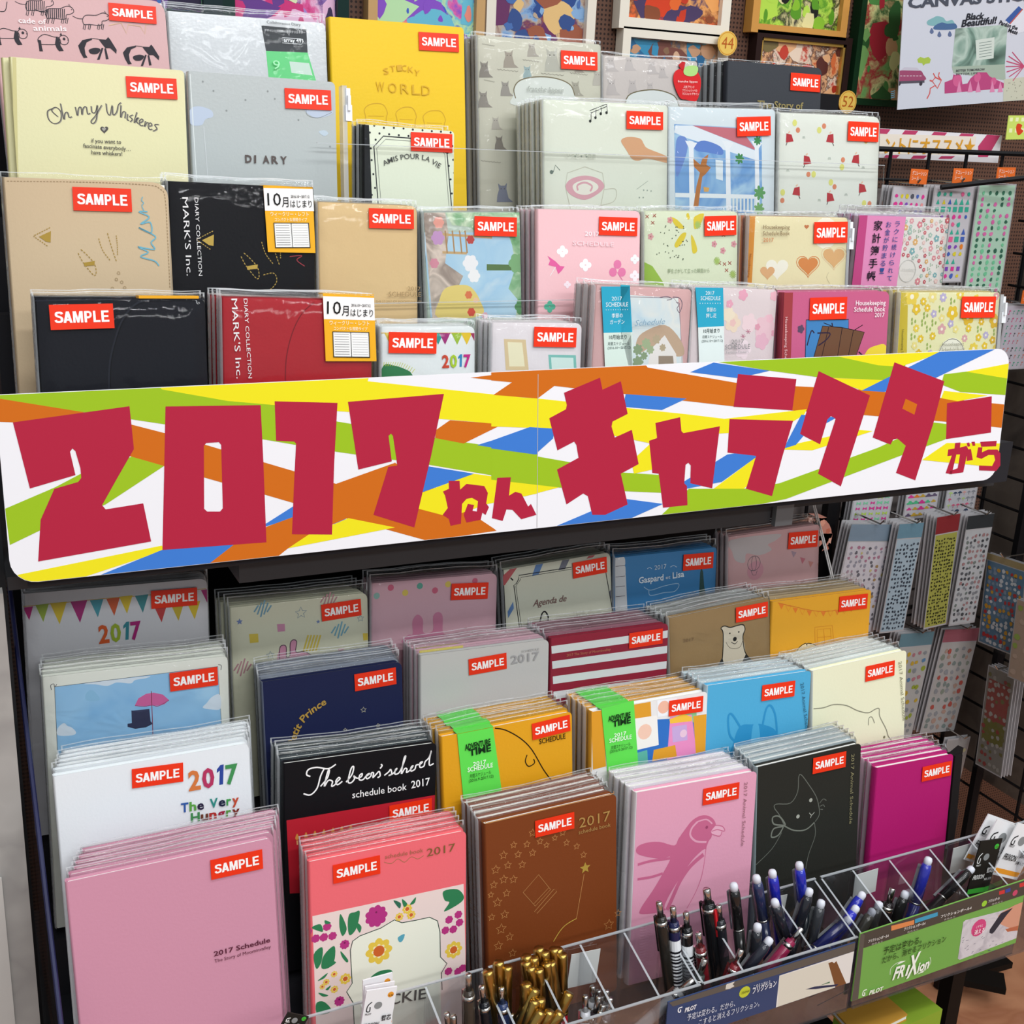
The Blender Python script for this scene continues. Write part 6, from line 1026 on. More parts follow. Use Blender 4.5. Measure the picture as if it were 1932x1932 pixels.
# ---- pens
SIL = mat('c9c7c2', 0.2, metal=1.0); GOLD = mat('b8964f', 0.28, metal=1.0); TIP = mat('d9dbe4', 0.45); CLR = film('clear_barrel', 0.18, gloss=1.3, rough=0.08, bump=0.0, tint='aab0b8')
def pen(crop, top, low, kind, col, name='pen', label=None, group=None, Dt=0.700, Db=0.692, r=0.0047, accent=None):
    cs(*crop); a, b = at(top, Dt), at(low, Dt); d = unit(b - a); d = unit(d + np.array([0, -min(0.014, Dt - 0.679) / 0.14, 0])); zmin = EYE + ZT + 0.008; L = 0.142
    if a[2] + d[2] * L < zmin: L = max(0.05, (a[2] - zmin) / max(-d[2], 0.05))
    L = min(L, 0.142); u = -d; base = a + d * L; x = unit(np.cross(u, [0.3, -1, 0.1])); y = np.cross(u, x)
    M = Matrix([[x[i], y[i], u[i], base[i]] for i in range(3)] + [[0, 0, 0, 1]]); root = thing(name, M, label, 'pen', group)
    def tube(n, segs, m): mb = MB(); mb.tube([(0, 0, z) for z, _ in segs], [q for _, q in segs], m, 14); return mb.build(n, root, True)
    cm = mat(col, 0.22, coat=0.5)
    if kind == 'eraser':
        tube('barrel', [(0.0, 0.001), (0.008, r * .5), (0.02, r), (L - 0.045, r * 1.02)], cm); tube('upper_barrel', [(L - 0.045, r), (L - 0.012, r), (L - 0.007, r * .85)], mat(accent or col, 0.18, coat=0.8)); tube('metal_ring', [(L - 0.046, r * 1.05), (L - 0.0445, r * 1.05)], SIL)
        tube('eraser_tip', [(L - 0.008, r * .72), (L - 0.003, r * .76), (L - 0.0008, r * .6), (L, r * .25)], TIP)
        mb = MB(); mb.box(-0.0016, 0.0016, r * .9, r * 1.5, L - 0.048, L - 0.012, CLR); mb.box(-0.0016, 0.0016, r * .6, r * 1.5, L - 0.014, L - 0.010, CLR); mb.build('clip', root)
    elif kind == 'gold':
        tube('barrel', [(0.0, 0.001), (0.01, r * .6), (0.012, r * .9), (L - 0.052, r * .9)], cm); tube('cap', [(L - 0.052, r), (L - 0.002, r), (L, r * .9)], GOLD); tube('cap_ring', [(L - 0.054, r * 1.06), (L - 0.052, r * 1.06)], GOLD)
        mb = MB(); mb.box(-0.001, 0.001, r, r * 1.5, L - 0.04, L - 0.004, GOLD); mb.build('clip', root)
    else:
        tube('barrel', [(0.0, 0.001), (0.012, r * .6), (0.02, r), (L - 0.020, r), (L - 0.014, r * .85)], cm); tube('push_button', [(L - 0.014, r * .55), (L - 0.001, r * .55), (L, r * .45)], SIL); tube('metal_ring', [(L - 0.022, r * 1.04), (L - 0.018, r * 1.04)], SIL)
        mb = MB(); mb.box(-0.0014, 0.0014, r, r * 1.5, L - 0.05, L - 0.016, SIL if kind == 'silver' else cm); mb.build('clip', root)
        if accent == 'label':
            mb = MB(); mb.tube([(0, 0, L - 0.095), (0, 0, L - 0.03)], r * 1.03, mat('eceef0', 0.4), 14, False)
            for k in range(16): mb.tube([(0, 0, L - 0.09 + k * 0.0032), (0, 0, L - 0.09 + k * 0.0032 + (0.0013 if k % 3 else 0.002))], r * 1.045, INK, 14, False)
            mb.build('paper_label', root)
        elif accent == 'red':
            mb = MB(); mb.box(-0.0012, 0.0012, -r * 1.25, -r * .9, L - 0.045, L - 0.018, mat('c8242c', 0.3)); mb.build('red_slider', root)
    return root
GG = 'slim gold capped pens'
cols = ['2c5f9c', '1c9ac0', '8c1c2c', '1d3a5c', '3a3026']
places = [((395, 1540), (425, 1830), '2a9cc4'), ((475, 1470), (470, 1760), '1c7fb0'), ((538, 1505), (520, 1760), '20304c'), ((680, 1425), (690, 1700), '2c5f9c'), ((733, 1440), (738, 1740), '3a3026'), ((676, 1470), (700, 1750), '5a2a20'), ((708, 1510), (735, 1790), '2c5f9c'), ((770, 1525), (775, 1800), '1c7fb0'), ((828, 1480), (850, 1730), '1d9cc8'), ((860, 1475), (890, 1730), 'a01c2c'),
          ((812, 1398), (825, 1700), '2c5f9c'), ((772, 1368), (790, 1660), '3a3026'), ((884, 1372), (880, 1650), '20304c'), ((915, 1375), (905, 1650), '2c5f9c'), ((945, 1415), (935, 1660), 'b01a28'), ((680, 1632), (660, 1900), '5a4a20'), ((750, 1672), (640, 1870), '1c5f8c'), ((746, 1757), (690, 1900), '3a3026'), ((785, 1745), (760, 1920), '2c5f9c'), ((793, 1838), (720, 1960), '5a2a20'), ((857, 1835), (800, 1960), '20304c'), ((935, 1845), (850, 1960), 'b01a28'), ((998, 1700), (905, 1870), 'b01a28')]
for i, (a, b, c) in enumerate(places):
    dd = 0.722 - 0.045 * min(1, max(0, (a[1] - 1368) / 480)); nm = {'2a9cc4': 'sky blue', '1c7fb0': 'blue', '20304c': 'navy', '2c5f9c': 'mid blue', '3a3026': 'dark brown', '5a2a20': 'russet', '1d9cc8': 'turquoise', 'a01c2c': 'crimson', 'b01a28': 'red', '5a4a20': 'olive', '1c5f8c': 'petrol blue'}[c]
    pen(e3, a, b, 'gold', c, label='gold capped %s pen bunched in the second pen tray' % nm, group='gold capped %s pens in the second tray' % nm, Dt=dd, Db=dd - 0.005, r=0.0043)
for a, b, c, w in (((348, 1650), (372, 1900), '15171c', 'black pen with silver button left of the gold pens'), ((495, 1660), (500, 1900), '22345c', 'navy pen with silver button among the leftmost gold pens'), ((250, 1560), (240, 1900), '3a322a', 'dark brown pen in the corner of the first tray'), ((473, 1840), (470, 1960), '2c4a68', 'short blue pen with clear knob below the gold pens'), ((575, 1855), (570, 1960), '1d1d22', 'short black pen with silver top below the gold pens'), ((140, 1868), (138, 1960), '5a1a1c', 'dark red pen with shiny button in the first tray'), ((90, 1850), (100, 1950), '6a6c70', 'grey pen with thin silver top in the first tray')):
    pen(e3, a, b, 'silver', c, label=w, Dt=0.70, Db=0.697, r=0.0046)
for i, (a, b, c) in enumerate((((1170, 1650), (1160, 1850), 'c8c8ca'), ((1215, 1680), (1190, 1900), '3a2a2c'), ((1278, 1680), (1220, 1880), 'b9b9bd'), ((1118, 1722), (1105, 1920), 'cfcfd2'), ((1218, 1728), (1170, 1900), '2c2226'), ((1305, 1738), (1250, 1900), '8a8a90'), ((1250, 1790), (1200, 1930), '3a3438'), ((1232, 1838), (1190, 1950), 'a8a8ad'))):
    pen(e3, a, b, 'silver', c, label='%s pen with silver push button in the cluster beside the gold pens' % ('dark' if c in ('3a2a2c', '2c2226', '3a3438') else 'silver grey'), group=('dark' if c in ('3a2a2c', '2c2226', '3a3438') else 'silver grey') + ' button pens in the second tray', Dt=0.705 - i * .003, Db=0.70 - i * .003, r=0.0045)
E4P = [((375, 1095), (402, 1500), 'knock', '26231f', None, 'black pen with a tall silver button, left of the barcode pen'), ((470, 1128), (468, 1550), 'knock', '1c2148', 'label', 'navy topped pen wrapped in a white paper label'), ((560, 1165), (550, 1620), 'silver', '121214', 'label', 'black pen with silver head and a barcode label'),
       ((700, 1005), (735, 1600), 'knock', '17181a', 'red', 'thick black multicolour pen with a red slider'), ((885, 965), (905, 1420), 'eraser', '1c1c1c', None, 'black erasable pen standing before the pink penguin book'), ((1040, 912), (1078, 1350), 'eraser', '1d2340', '2a3358', 'navy erasable pen left of two bright blue ones'),
       ((1150, 876), (1172, 1300), 'eraser', '1b1f7c', '2026a8', 'bright blue erasable pen between the navy pen and the black cat book'), ((1335, 822), (1342, 1200), 'eraser', '20262c', '1f2cae', 'tallest bright blue erasable pen in the middle tray'), ((1412, 1000), (1290, 1300), 'eraser', '17181c', '23252c', 'black erasable pen leaning just right of the tallest blue pen'),
       ((1163, 1078), (1235, 1380), 'eraser', '15161a', '2a2c34', 'black erasable pen below the bright blue pair'), ((1492, 1080), (1390, 1370), 'eraser', '1c1e22', '3a3c40', 'smoky clear erasable pen leaning at the tray end'), ((1053, 1242), (1010, 1480), 'eraser', '141416', '26282e', 'short black erasable pen above the leaning pair'),
       ((1145, 1340), (950, 1580), 'eraser', '1a1a20', '2a2c36', 'black erasable pen tipped far to the right beside the wine pen'), ((1355, 1275), (1090, 1560), 'silver', '8c2448', None, 'wine red pen lying aslant with a gold coloured clip'), ((1687, 1205), (1350, 1450), 'eraser', '1c1e3c', '24285c', 'navy erasable pen leaning lowest toward the green sign'),
       ((1737, 1122), (1500, 1400), 'eraser', '1a1e5c', '2a30b0', 'royal blue erasable pen in the middle of the leaning three'), ((1780, 1028), (1600, 1250), 'eraser', '16205c', '1c26a0', 'dark royal blue erasable pen topmost of the leaning three'), ((645, 1305), (655, 1480), 'silver', '6c1a20', None, 'dark red pen with silver button by the barcode pen'),
       ((940, 1422), (870, 1610), 'silver', '7a1c26', None, 'dark red pen with silver button in front of the black pens'), ((690, 1488), (645, 1620), 'silver', '3a403c', None, 'short grey green pen with silver button'), ((612, 1628), (480, 1750), 'silver', 'a8a8a8', None, 'silver pen lying low beside the navy sign'), ((782, 1118), (795, 1500), 'knock', '1e1f24', None, 'slim black pen tucked behind the multicolour pen')]
for i, (a, b, k, c, ac, lb) in enumerate(E4P):
    D0 = 0.716 - 0.040 * min(1, max(0, (a[1] - 880 - (a[0] < 800) * 120) / 600)); pen(e4, a, b, k, c, label=lb, accent=ac, Dt=D0, Db=D0 - 0.012, r=0.0049 if i != 3 else 0.0062)
for a, b, k, c, ac, lb in (((1068, 1240), (830, 1830), 'eraser', '1f2272', '2a2f9c', 'long blue erasable pen before the magenta hardcover book'), ((1468, 1335), (950, 1750), 'eraser', '1b1718', '1e1c1c', 'black and red erasable pen at the right end of the trays'), ((860, 1548), (720, 1850), 'eraser', '191919', '202020', 'matt black erasable pen left of the long blue pen'),
                           ((735, 1525), (680, 1680), 'knock', '1d1618', None, 'dark pen half hidden behind the matt black erasable pen'), ((620, 1645), (510, 1900), 'eraser', '2a2a28', '3c3c3a', 'smoky clear erasable pen leaning right above its twin'), ((565, 1712), (430, 1900), 'eraser', '2c2a26', '44423c', 'smoky clear erasable pen leaning lowest of the two')):
    pen(e5, a, b, k, c, label=lb, accent=ac, Dt=0.702, Db=0.688, r=0.0050)
# ---- price cards standing in the trays
for crop, q, lb in ((e3, [(1015, 1420), (1230, 1375), (1222, 1600), (1000, 1665)], 'blank white card behind the gold pens tray wall'), (e5, [(395, 1410), (605, 1345), (580, 1590), (370, 1620)], 'blank white card left of the magenta books'), (e5, [(1290, 1165), (1475, 1110), (1440, 1330), (1260, 1395)], 'blank white card right of the magenta hardcover book'), (e4, [(1180, 1060), (1256, 1045), (1235, 1180), (1160, 1200)], 'small white card among the blue pens')):
    cs(*crop); Panel('price_card', 'card', lb, q[0], q[1], q[3], onD(0.7265), 'c9ccc9', t=0.0006, part='card')
def refill(crop, tl, tr, bl, D, label, col='f2f3f4', hd=None, grp=None, art=True):
    cs(*crop); B = Panel('refill_pack', 'refill pack', label, tl, tr, bl, onD(D), col, t=0.0012, part='card', group=grp); X = lambda a, b: (-B.w / 2 + B.w * a, B.h * (1 - b))
    if art:
        B.art.flat([(X(.46, .10)[0] + B.w * .13 * math.cos(k * .4), X(.5, .30)[1] + B.w * .13 * math.sin(k * .4)) for k in range(16)], mat('8d9090', .5)); k2 = 'f0a030' if col != '23221f' else '42c040'
        B.art.flat([(X(.82, .1)[0] + B.w * .1 * math.cos(k * .4), X(.5, .13)[1] + B.w * .1 * math.sin(k * .4)) for k in range(16)], mat(k2, .5)); B.art.flat([X(0.02, .86), X(.98, .86), X(.98, .95), X(.02, .95)], mat(k2, .5))
        f = '1c1c1e' if col != '23221f' else 'f0f0ee'; letter(B.root, 'pack_lettering', 'FRIXION', [X(.05, .68), X(.55, .68)], B.w * .16, mat(f, .5), .02, .15, -0.0010); letter(B.root, 'pack_lettering', '替芯', [X(.62, .58), X(.94, .58)], B.w * .15, mat(f, .5), .02, 0, -0.0010); letter(B.root, 'pack_lettering', '3本入り', [X(.60, .72), X(.92, .72)], B.w * .08, mat(f, .5), .01, 0, -0.0010)
        letter(B.root, 'pack_lettering', 'PILOT', [X(.06, .44), X(.26, .44)], B.w * .06, mat(f, .5), .02, 0, -0.0010); q = [X(.24, .22), X(.12, .28), X(.10, .38), X(.2, .39), X(.2, .31)]; B.art.line(spline(q), B.w * .035, mat(f, .5)); letter(B.root, 'pack_lettering', '0.38', [X(.745, .145), X(.895, .145)], B.w * .06, mat('5a3a10', .5), .01, 0, -0.0010)
    B.done('pack_print'); return B
refill(g5, (778, 378), (1078, 296), (800, 900), 0.716, 'white refill pack, rearmost of the three in the first tray'); refill(g5, (800, 440), (1100, 385), (825, 960), 0.708, 'white refill pack, middle of the three in the first tray'); refill(g5, (815, 482), (1125, 436), (850, 1010), 0.700, 'white refill pack in front of the coral book')
refill(g5, (20, 700), (230, 745), (-60, 900), 0.70, 'black refill pack with a green dot beside the pink book', col='23221f')
refill(e5, (1612, 850), (1850, 935), (1590, 1330), 0.722, 'white refill pack, rearmost at the right end of the trays'); refill(e5, (1690, 900), (1932, 980), (1670, 1400), 0.712, 'white refill pack, second at the right end of the trays'); refill(e5, (1540, 1100), (1738, 1072), (1450, 1600), 0.700, 'black and green refill pack standing in the rightmost tray', col='23221f'); refill(e5, (1880, 930), (2100, 990), (1860, 1450), 0.704, 'white refill pack cut off by the right picture edge')
# ================================================================ FRAMED PICTURES AND POSTERS ON THE PEGBOARD
def framed(crop, tl, tr, bl, bw, fcol, picm, label, inner=None, y=WALL_Y - 0.022):
    cs(*crop); p, q, b = at(tl, y), at(tr, y), at(bl, y); w = float(q[0] - p[0]); h = float(p[2] - b[2]); M = Matrix.Translation((p[0], y, b[2])); r = thing('picture_frame', M, label, 'framed picture')
    fm = mat(fcol, 0.4); mb = MB(); t = 0.02
    for x0, x1, z0, z1 in ((0, bw, 0, h), (w - bw, w, 0, h), (bw, w - bw, 0, bw), (bw, w - bw, h - bw, h)): mb.box(x0, x1, 0, t, z0, z1, fm)
    mb.build('frame', r)
    if inner: mb = MB(); [mb.box(*b_, mat(inner, 0.3, metal=.5)) for b_ in ((bw, bw + .004, .003, t, bw, h - bw), (w - bw - .004, w - bw, .003, t, bw, h - bw), (bw, w - bw, .003, t, bw, bw + .004), (bw, w - bw, .003, t, h - bw - .004, h - bw))]; mb.build('inner_frame', r)
    picm, pal = picm; mb = MB(); mb.box(bw, w - bw, 0.009, t, bw, h - bw, picm); rnd = random.Random(len(label)); x0, x1, z0, z1 = bw + .001, w - bw - .001, bw + .001, h - bw - .001
    for k in range(34):                                # plain painted shapes in the colours of the picture
        cx, cz, r0 = rnd.uniform(x0, x1), rnd.uniform(z0, z1), rnd.uniform(.006, .032) * (1 if k < 12 else .5); a0 = rnd.uniform(0, 6); n_ = rnd.choice((5, 7, 9)); st = rnd.uniform(.4, 1.6)
        q = clip_in([(cx + r0 * st * rnd.uniform(.6, 1.2) * math.cos(a0 + 6.283 * i / n_), cz + r0 * rnd.uniform(.6, 1.2) * math.sin(a0 + 6.283 * i / n_)) for i in range(n_)], [(x0, z0), (x1, z0), (x1, z1), (x0, z1)])
        if q and len(q) > 2: mb.flat(spline(q, True, 2) if len(q) == n_ and x0 + r0 < cx < x1 - r0 else q, mat(rnd.choice(pal), 0.3, coat=0.5), 0.0088 - k * 0.00001)
    mb.build('printed_picture', r); return r
N_ = lambda n, c, s=9.0, **k: (patterned('picture_' + n, c, s * 2.6, rough=0.22, detail=7, coat=0.6, dist=0.35, nrough=0.62, **k), c)
framed(c1, (300, -260), (1262, -260), (300, 120), 0.023, '1d2f33', N_('garden_purple', ['2c2440', '6a3f8c', 'b06ac0', '3f9a50', '2f6fc0', '8a5ab0', 'e8e0f0']), 'purple and green jigsaw picture in a dark frame at the top left')
framed(c1, (1262, -260), (1990, -260), (1275, 260), 0.015, '16302c', N_('party_pink', ['f08cc0', 'd8307c', 'e85aa0', 'f4c0e0', '6a3a90', 'b08ad0', '3a2450', 'e8f0c0']), 'magenta and violet jigsaw picture in a dark green frame')
framed(c2, (290, -300), (966, -300), (285, 260), 0.0125, 'c9a06a', N_('neon', ['4a2f90', '8a50c8', 'e860a8', '6ac0d8', 'c0e8b0', '3f60c8', 'f09080', '7a3fa8'], 8), 'purple and turquoise jigsaw picture in a tan wood frame')
framed(c2, (975, -300), (1607, -300), (968, 300), 0.0135, 'ece4d4', N_('lake', ['2a4a8c', '4a70b0', '8ab0d8', 'c0a890', '6a3060', 'a05a40', 'e8c080', '35508c'], 7), 'blue and plum jigsaw picture in a cream frame')
framed(c3, (-60, -250), (500, -250), (-60, 140), 0.015, 'efe8d8', N_('flame', ['d8401c', 'e86a2c', '8a4a2c', 'f0a860', '4a3a60', 'c83a20'], 10), 'orange red jigsaw picture in a cream frame, above tag 44')
framed(c3, (-60, 130), (470, 168), (-60, 480), 0.013, 'efe8d8', N_('feather', ['3a90b8', '2a6a98', '8a6a50', 'c89a78', '5ab0c8', '7a4a40', 'd8b090'], 10), 'blue and brown jigsaw picture in a cream frame beside tag 44')
framed(c3, (612, -250), (1098, -250), (596, 160), 0.0125, 'd0964a', N_('beetle', ['1c1c1a', '8ac030', '5a9a24', 'b8e050', '24301c', 'e8e0a0', '303030'], 8), 'lime green and black jigsaw picture in an orange wood frame')
framed(c3, (608, 146), (1082, 182), (596, 700), 0.010, '2c1c1a', N_('red_city', ['a83020', 'd87040', 'e8b080', '5a2a24', 'f0d8c0', 'c84030', '7a6a40'], 16), 'rusty red jigsaw picture in a dark brown frame', inner='c8a050')
framed(c3, (1160, -250), (1560, -250), (1112, 522), 0.010, '17351f', N_('meadow', ['5a9a50', '8ac070', 'b83040', 'e8e8a0', '3a6a3a', 'e0b080'], 7), 'green jigsaw picture in a dark green frame left of the canvas poster')
def disc(crop, c, rpx, D, s, col, label):
    cs(*crop); o = at(c, D); k = abs(at((c[0], c[1] + 10), D)[2] - o[2]) / 10; r = thing('number_tag', Matrix.Translation(o), label, 'tag'); mb = MB(); R_ = rpx * k
    mb.slab([(R_ * math.cos(a * .3142), R_ * math.sin(a * .3142)) for a in range(20)], 0, 0.0015, mat(col, 0.5)); mb.build('disc', r); letter(r, 'tag_number', s, [(-R_ * .62, -R_ * .42), (R_ * .62, -R_ * .42)], R_ * .95, mat('c0601c', .5), -0.005, 0, -0.0005)
    mb = MB(); mb.line([(R_ * .9 * math.cos(a * .3142), R_ * .9 * math.sin(a * .3142)) for a in range(20)], R_ * .06, mat('d8902c', .5), True); mb.build('printed_ring', r)
disc(c3, (456, 216), 62, 1.566, '44', 'f0c860', 'round yellow number 44 tag on the cream frame'); disc(c3, (1055, 508), 58, 1.566, '52', 'f0c860', 'round yellow number 52 tag on the dark brown frame')
# ---- yellow drop poster in the green frame is part of its picture; canvas poster hangs in front
cs(*c3)
B = Panel('wall_poster', 'poster', 'grey white canvas sticker poster hanging at the upper right', (1345, -220), (2100, -230), (1265, 549), onD(1.50), 'cdd0da', t=0.0012, part='sheet')
B.T('CANVAS STICKER', [(1352, 40), (2085, -8)], 56, '4a4f5c', 0.035); B.T('Black', [(1640, 100), (1730, 94)], 34, '2a2c34', 0.03, 0.25); B.T('Beautiful!', [(1618, 134), (1790, 116)], 36, '2a2c34', 0.03, 0.25)
B.P('7fb0b4', [(1450, 105), (1480, 88), (1500, 80), (1530, 88), (1545, 105), (1575, 100), (1582, 128), (1500, 130), (1455, 125)], smooth=True); B.P('4a6a94', [(1485, 130), (1520, 112), (1550, 118), (1590, 118), (1590, 145), (1490, 148)], smooth=True)
for x, y in ((1472, 155), (1510, 172), (1562, 170)): B.P('5f6f94', [(x, y - 16), (x + 10, y + 4), (x, y + 14), (x - 10, y + 4)], smooth=True)
B.P('a8c04c', [(1400, 295), (1415, 283), (1435, 290), (1455, 283), (1468, 295), (1462, 315), (1440, 318), (1430, 328), (1425, 315), (1405, 312)]); B.P('9c4a6c', [(1305, 360), (1330, 350), (1410, 350), (1430, 370), (1436, 400), (1300, 405)], smooth=True); B.P('c4c0cc', [(1318, 350), (1335, 335), (1400, 337), (1412, 352)]); B.P('55505c', [(1293, 405), (1436, 400), (1436, 412), (1295, 418)])
for x in (1310, 1418): B.blob('3a3640', (x, 416), 12)
for x in range(1315, 1425, 16): B.Ln('e4dce4', 3, [(x, 378), (x + 10, 378)])
for q in ([(1480, 365), (1490, 385), (1475, 405), (1490, 425), (1465, 440), (1462, 465), (1448, 492)], [(1490, 385), (1520, 400), (1500, 440), (1490, 425)], [(1462, 400), (1478, 405)], [(1510, 360), (1505, 380), (1520, 400)]): B.Ln('d05a58', 8, q)
PHO = patterned('printed_green_photo', ['3f5a50', '7a9a8c', 'b4c8bc', '93a89c', '5c7468'], 18); B.P(PHO, [(1590, 142), (1850, 122), (1836, 320), (1572, 332)]); B.P('a4b4a4', [(1572, 332), (1836, 320), (1840, 400), (1700, 380), (1580, 365)]); B.P('cfd8cf', [(1690, 200), (1785, 185), (1780, 290), (1695, 300)])
for i in range(6): B.Ln('6a8078', 3, [(1708, 215 + i * 14), (1770, 205 + i * 14)])
B.T('BETTER TOMORROW', [(1592, 358), (1735, 350)], 12, '4a4a50', 0.01); B.T('BETTER LIFE', [(1592, 374), (1700, 368)], 10, '5a5a60', 0.0)
B.P('b8487c', [(1536, 466), (1536, 410), (1575, 395), (1580, 370), (1620, 385), (1625, 420), (1650, 415), (1665, 390), (1700, 360), (1745, 360), (1760, 380), (1800, 400), (1845, 420), (1842, 438)])
for x, y, r in ((1600, 400, 34), (1700, 385, 26), (1780, 405, 22)): B.blob('d0608f', (x, y), r)
for x in (1595, 1650, 1690, 1760, 1800): B.P('dc8ab0', [(x, 460), (x + 14, 400), (x + 26, 458)])
B.P('c8c8b4', [(1832, 395), (1960, 380), (1960, 560), (1825, 545)]); rnd = random.Random(4)
for _ in range(24): B.blob('9a9a88', (rnd.uniform(1840, 1930), rnd.uniform(400, 530)), 4, n=6)
for i in range(7): a = -50 + i * 17; B.Ln('c04a70', 6, [(1932, 330), (1932 - 92 * math.cos(math.radians(a)), 330 + 92 * math.sin(math.radians(a)))])
B.P('dcdce4', [(1835, 115), (1905, 30), (1960, 60), (1960, 150), (1870, 175)]); B.P('3a5a9c', [(1838, 100), (1905, 30), (1922, 45), (1860, 120)]); B.Ln('c05a4c', 8, [(1860, 120), (1925, 45)]); B.T('Pardon the', [(1805, 120), (1895, 150)], 22, '33343c', 0.03, 0.2); B.T('Mess', [(1850, 158), (1895, 172)], 22, '33343c', 0.03, 0.2)
for i in range(4): B.Ln('4a8aa0', 4, [(1268, 458 + i * 10), (1288, 452 + i * 10)])
B.done('poster_print')
cs(*g1)
B = Panel('wall_poster', 'poster', 'yellow green gingham card at the right picture edge', (1420, -10), (1700, -10), (1400, 190), onD(1.44), 'cde06a', t=0.001, part='sheet')
for i in range(4): B.P('ecf2b8', [(1430 + i * 48, 8), (1456 + i * 48, 8), (1450 + i * 48, 40), (1425 + i * 48, 40)]); B.P('ecf2b8', [(1424 + i * 48, 98), (1450 + i * 48, 98), (1446 + i * 48, 132), (1420 + i * 48, 132)])
B.P('d8401c', [(1490, 60), (1530, 70), (1520, 100), (1540, 120), (1500, 155), (1480, 110)], smooth=True); B.done('poster_print')
B = Panel('header_banner', 'banner', 'red and white striped header sign with orange lettering above the sticker rack', (340, 96), (1366, 156), (340, 340), onD(1.46), 'ece8ea', t=0.0012, part='card')
PKS = 'c2406a'
for x in (330, 560, 800, 1025): B.P(PKS, [(x, 100 + (x - 340) * .055), (x + 110, 106 + (x - 340) * .055), (x + 80, 145 + (x - 340) * .055), (x - 30, 139 + (x - 340) * .055)])
for x in (400, 630, 860): B.P(PKS, [(x, 318 + (x - 400) * .02), (x + 115, 318 + (x - 400) * .02), (x + 85, 350), (x - 25, 350)])
B.P(PKS, [(1240, 148), (1350, 156), (1245, 335), (1165, 335), (1165, 245)]); B.P('f0e4d4', [(340, 142), (1150, 165), (1130, 320), (340, 310)])
B.T('ントにオススメ★', [(385, 298), (1130, 306)], 110, 'e0a030', 0.02); B.done('banner_print')
# ================================================================ STICKER RACKS
WIRE = mat('1b1a1c', 0.4, metal=0.3)
rk2 = thing('wire_rack', Matrix.Translation((1.3, 1.44, 0)), 'black wire grid rack hung with sticker packs right of the book rack', 'wire rack')
def wire(a, b, r=0.0022, parent=rk2, o=(1.3, 1.44), name='wire'):
    mb = MB(); mb.tube([(a[0] - o[0], a[1] - o[1], a[2] + EYE), (b[0] - o[0], b[1] - o[1], b[2] + EYE)], r, WIRE, 6); return mb.build(name, parent)
wire((1.06, 1.43, -0.004), (1.62, 1.43, 0.0), 0.0042, name='top_rail')
for i in range(28): z = -0.045 - i * 0.048; wire((1.06, 1.44, z), (1.53, 1.44, z))
for i in range(7): x = 1.08 + i * 0.075; wire((x, 1.445, -0.004), (x, 1.445, -1.40), 0.0028)
wire((1.24, 1.40, -0.36), (1.24, 1.40, -1.40), 0.014, name='post'); wire((1.24, 1.40, -1.40), (1.24, 1.40, -1.448), 0.02, name='post_foot')
wire((1.30, 1.33, -0.05), (1.62, 1.22, 0.0), 0.004, name='front_rail'); wire((1.16, 1.35, -0.71), (1.50, 1.35, -0.70), 0.0035, name='cross_rail'); wire((1.27, 1.35, -1.03), (1.50, 1.35, -1.02), 0.004, name='cross_rail')
plainbox('rack_backboard', 1.04, 1.56, 1.47, 1.485, -EYE + 0.002, -0.06, mat('6c6462', 0.7)); tag(bpy.data.objects['rack_backboard'], 'grey brown board behind the sticker packs', 'board')
rk3 = thing('wire_rack', Matrix.Translation((1.56, 1.2, 0)), 'black wire grid rack seen edge on at the right picture edge', 'wire rack')
w3 = lambda a, b, r=0.0022, name='wire': wire(a, b, r, rk3, (1.56, 1.2), name)
for i in range(20): z = -0.10 - i * 0.050; w3((1.56, 0.92, z), (1.56, 1.42, z))
for i in range(6): y = 0.95 + i * 0.09; w3((1.562, y, 0.02), (1.562, y, -1.06), 0.003)
w3((1.548, 1.30, -0.10), (1.548, 1.30, -1.447), 0.010, 'post'); w3((1.56, 0.93, -1.40), (1.56, 0.93, -1.447), 0.012, 'post_foot')
plainbox('rack_backboard', 1.60, 1.612, 0.90, 1.44, -1.05, -0.02, patterned('brown_panel', ['5a5048', '6f645a', '4c443e'], 9, rough=.7, coat=0)); tag([o for o in bpy.data.objects if o.name.startswith('rack_backboard')][-1], 'brown board behind the right hand wire rack', 'board')
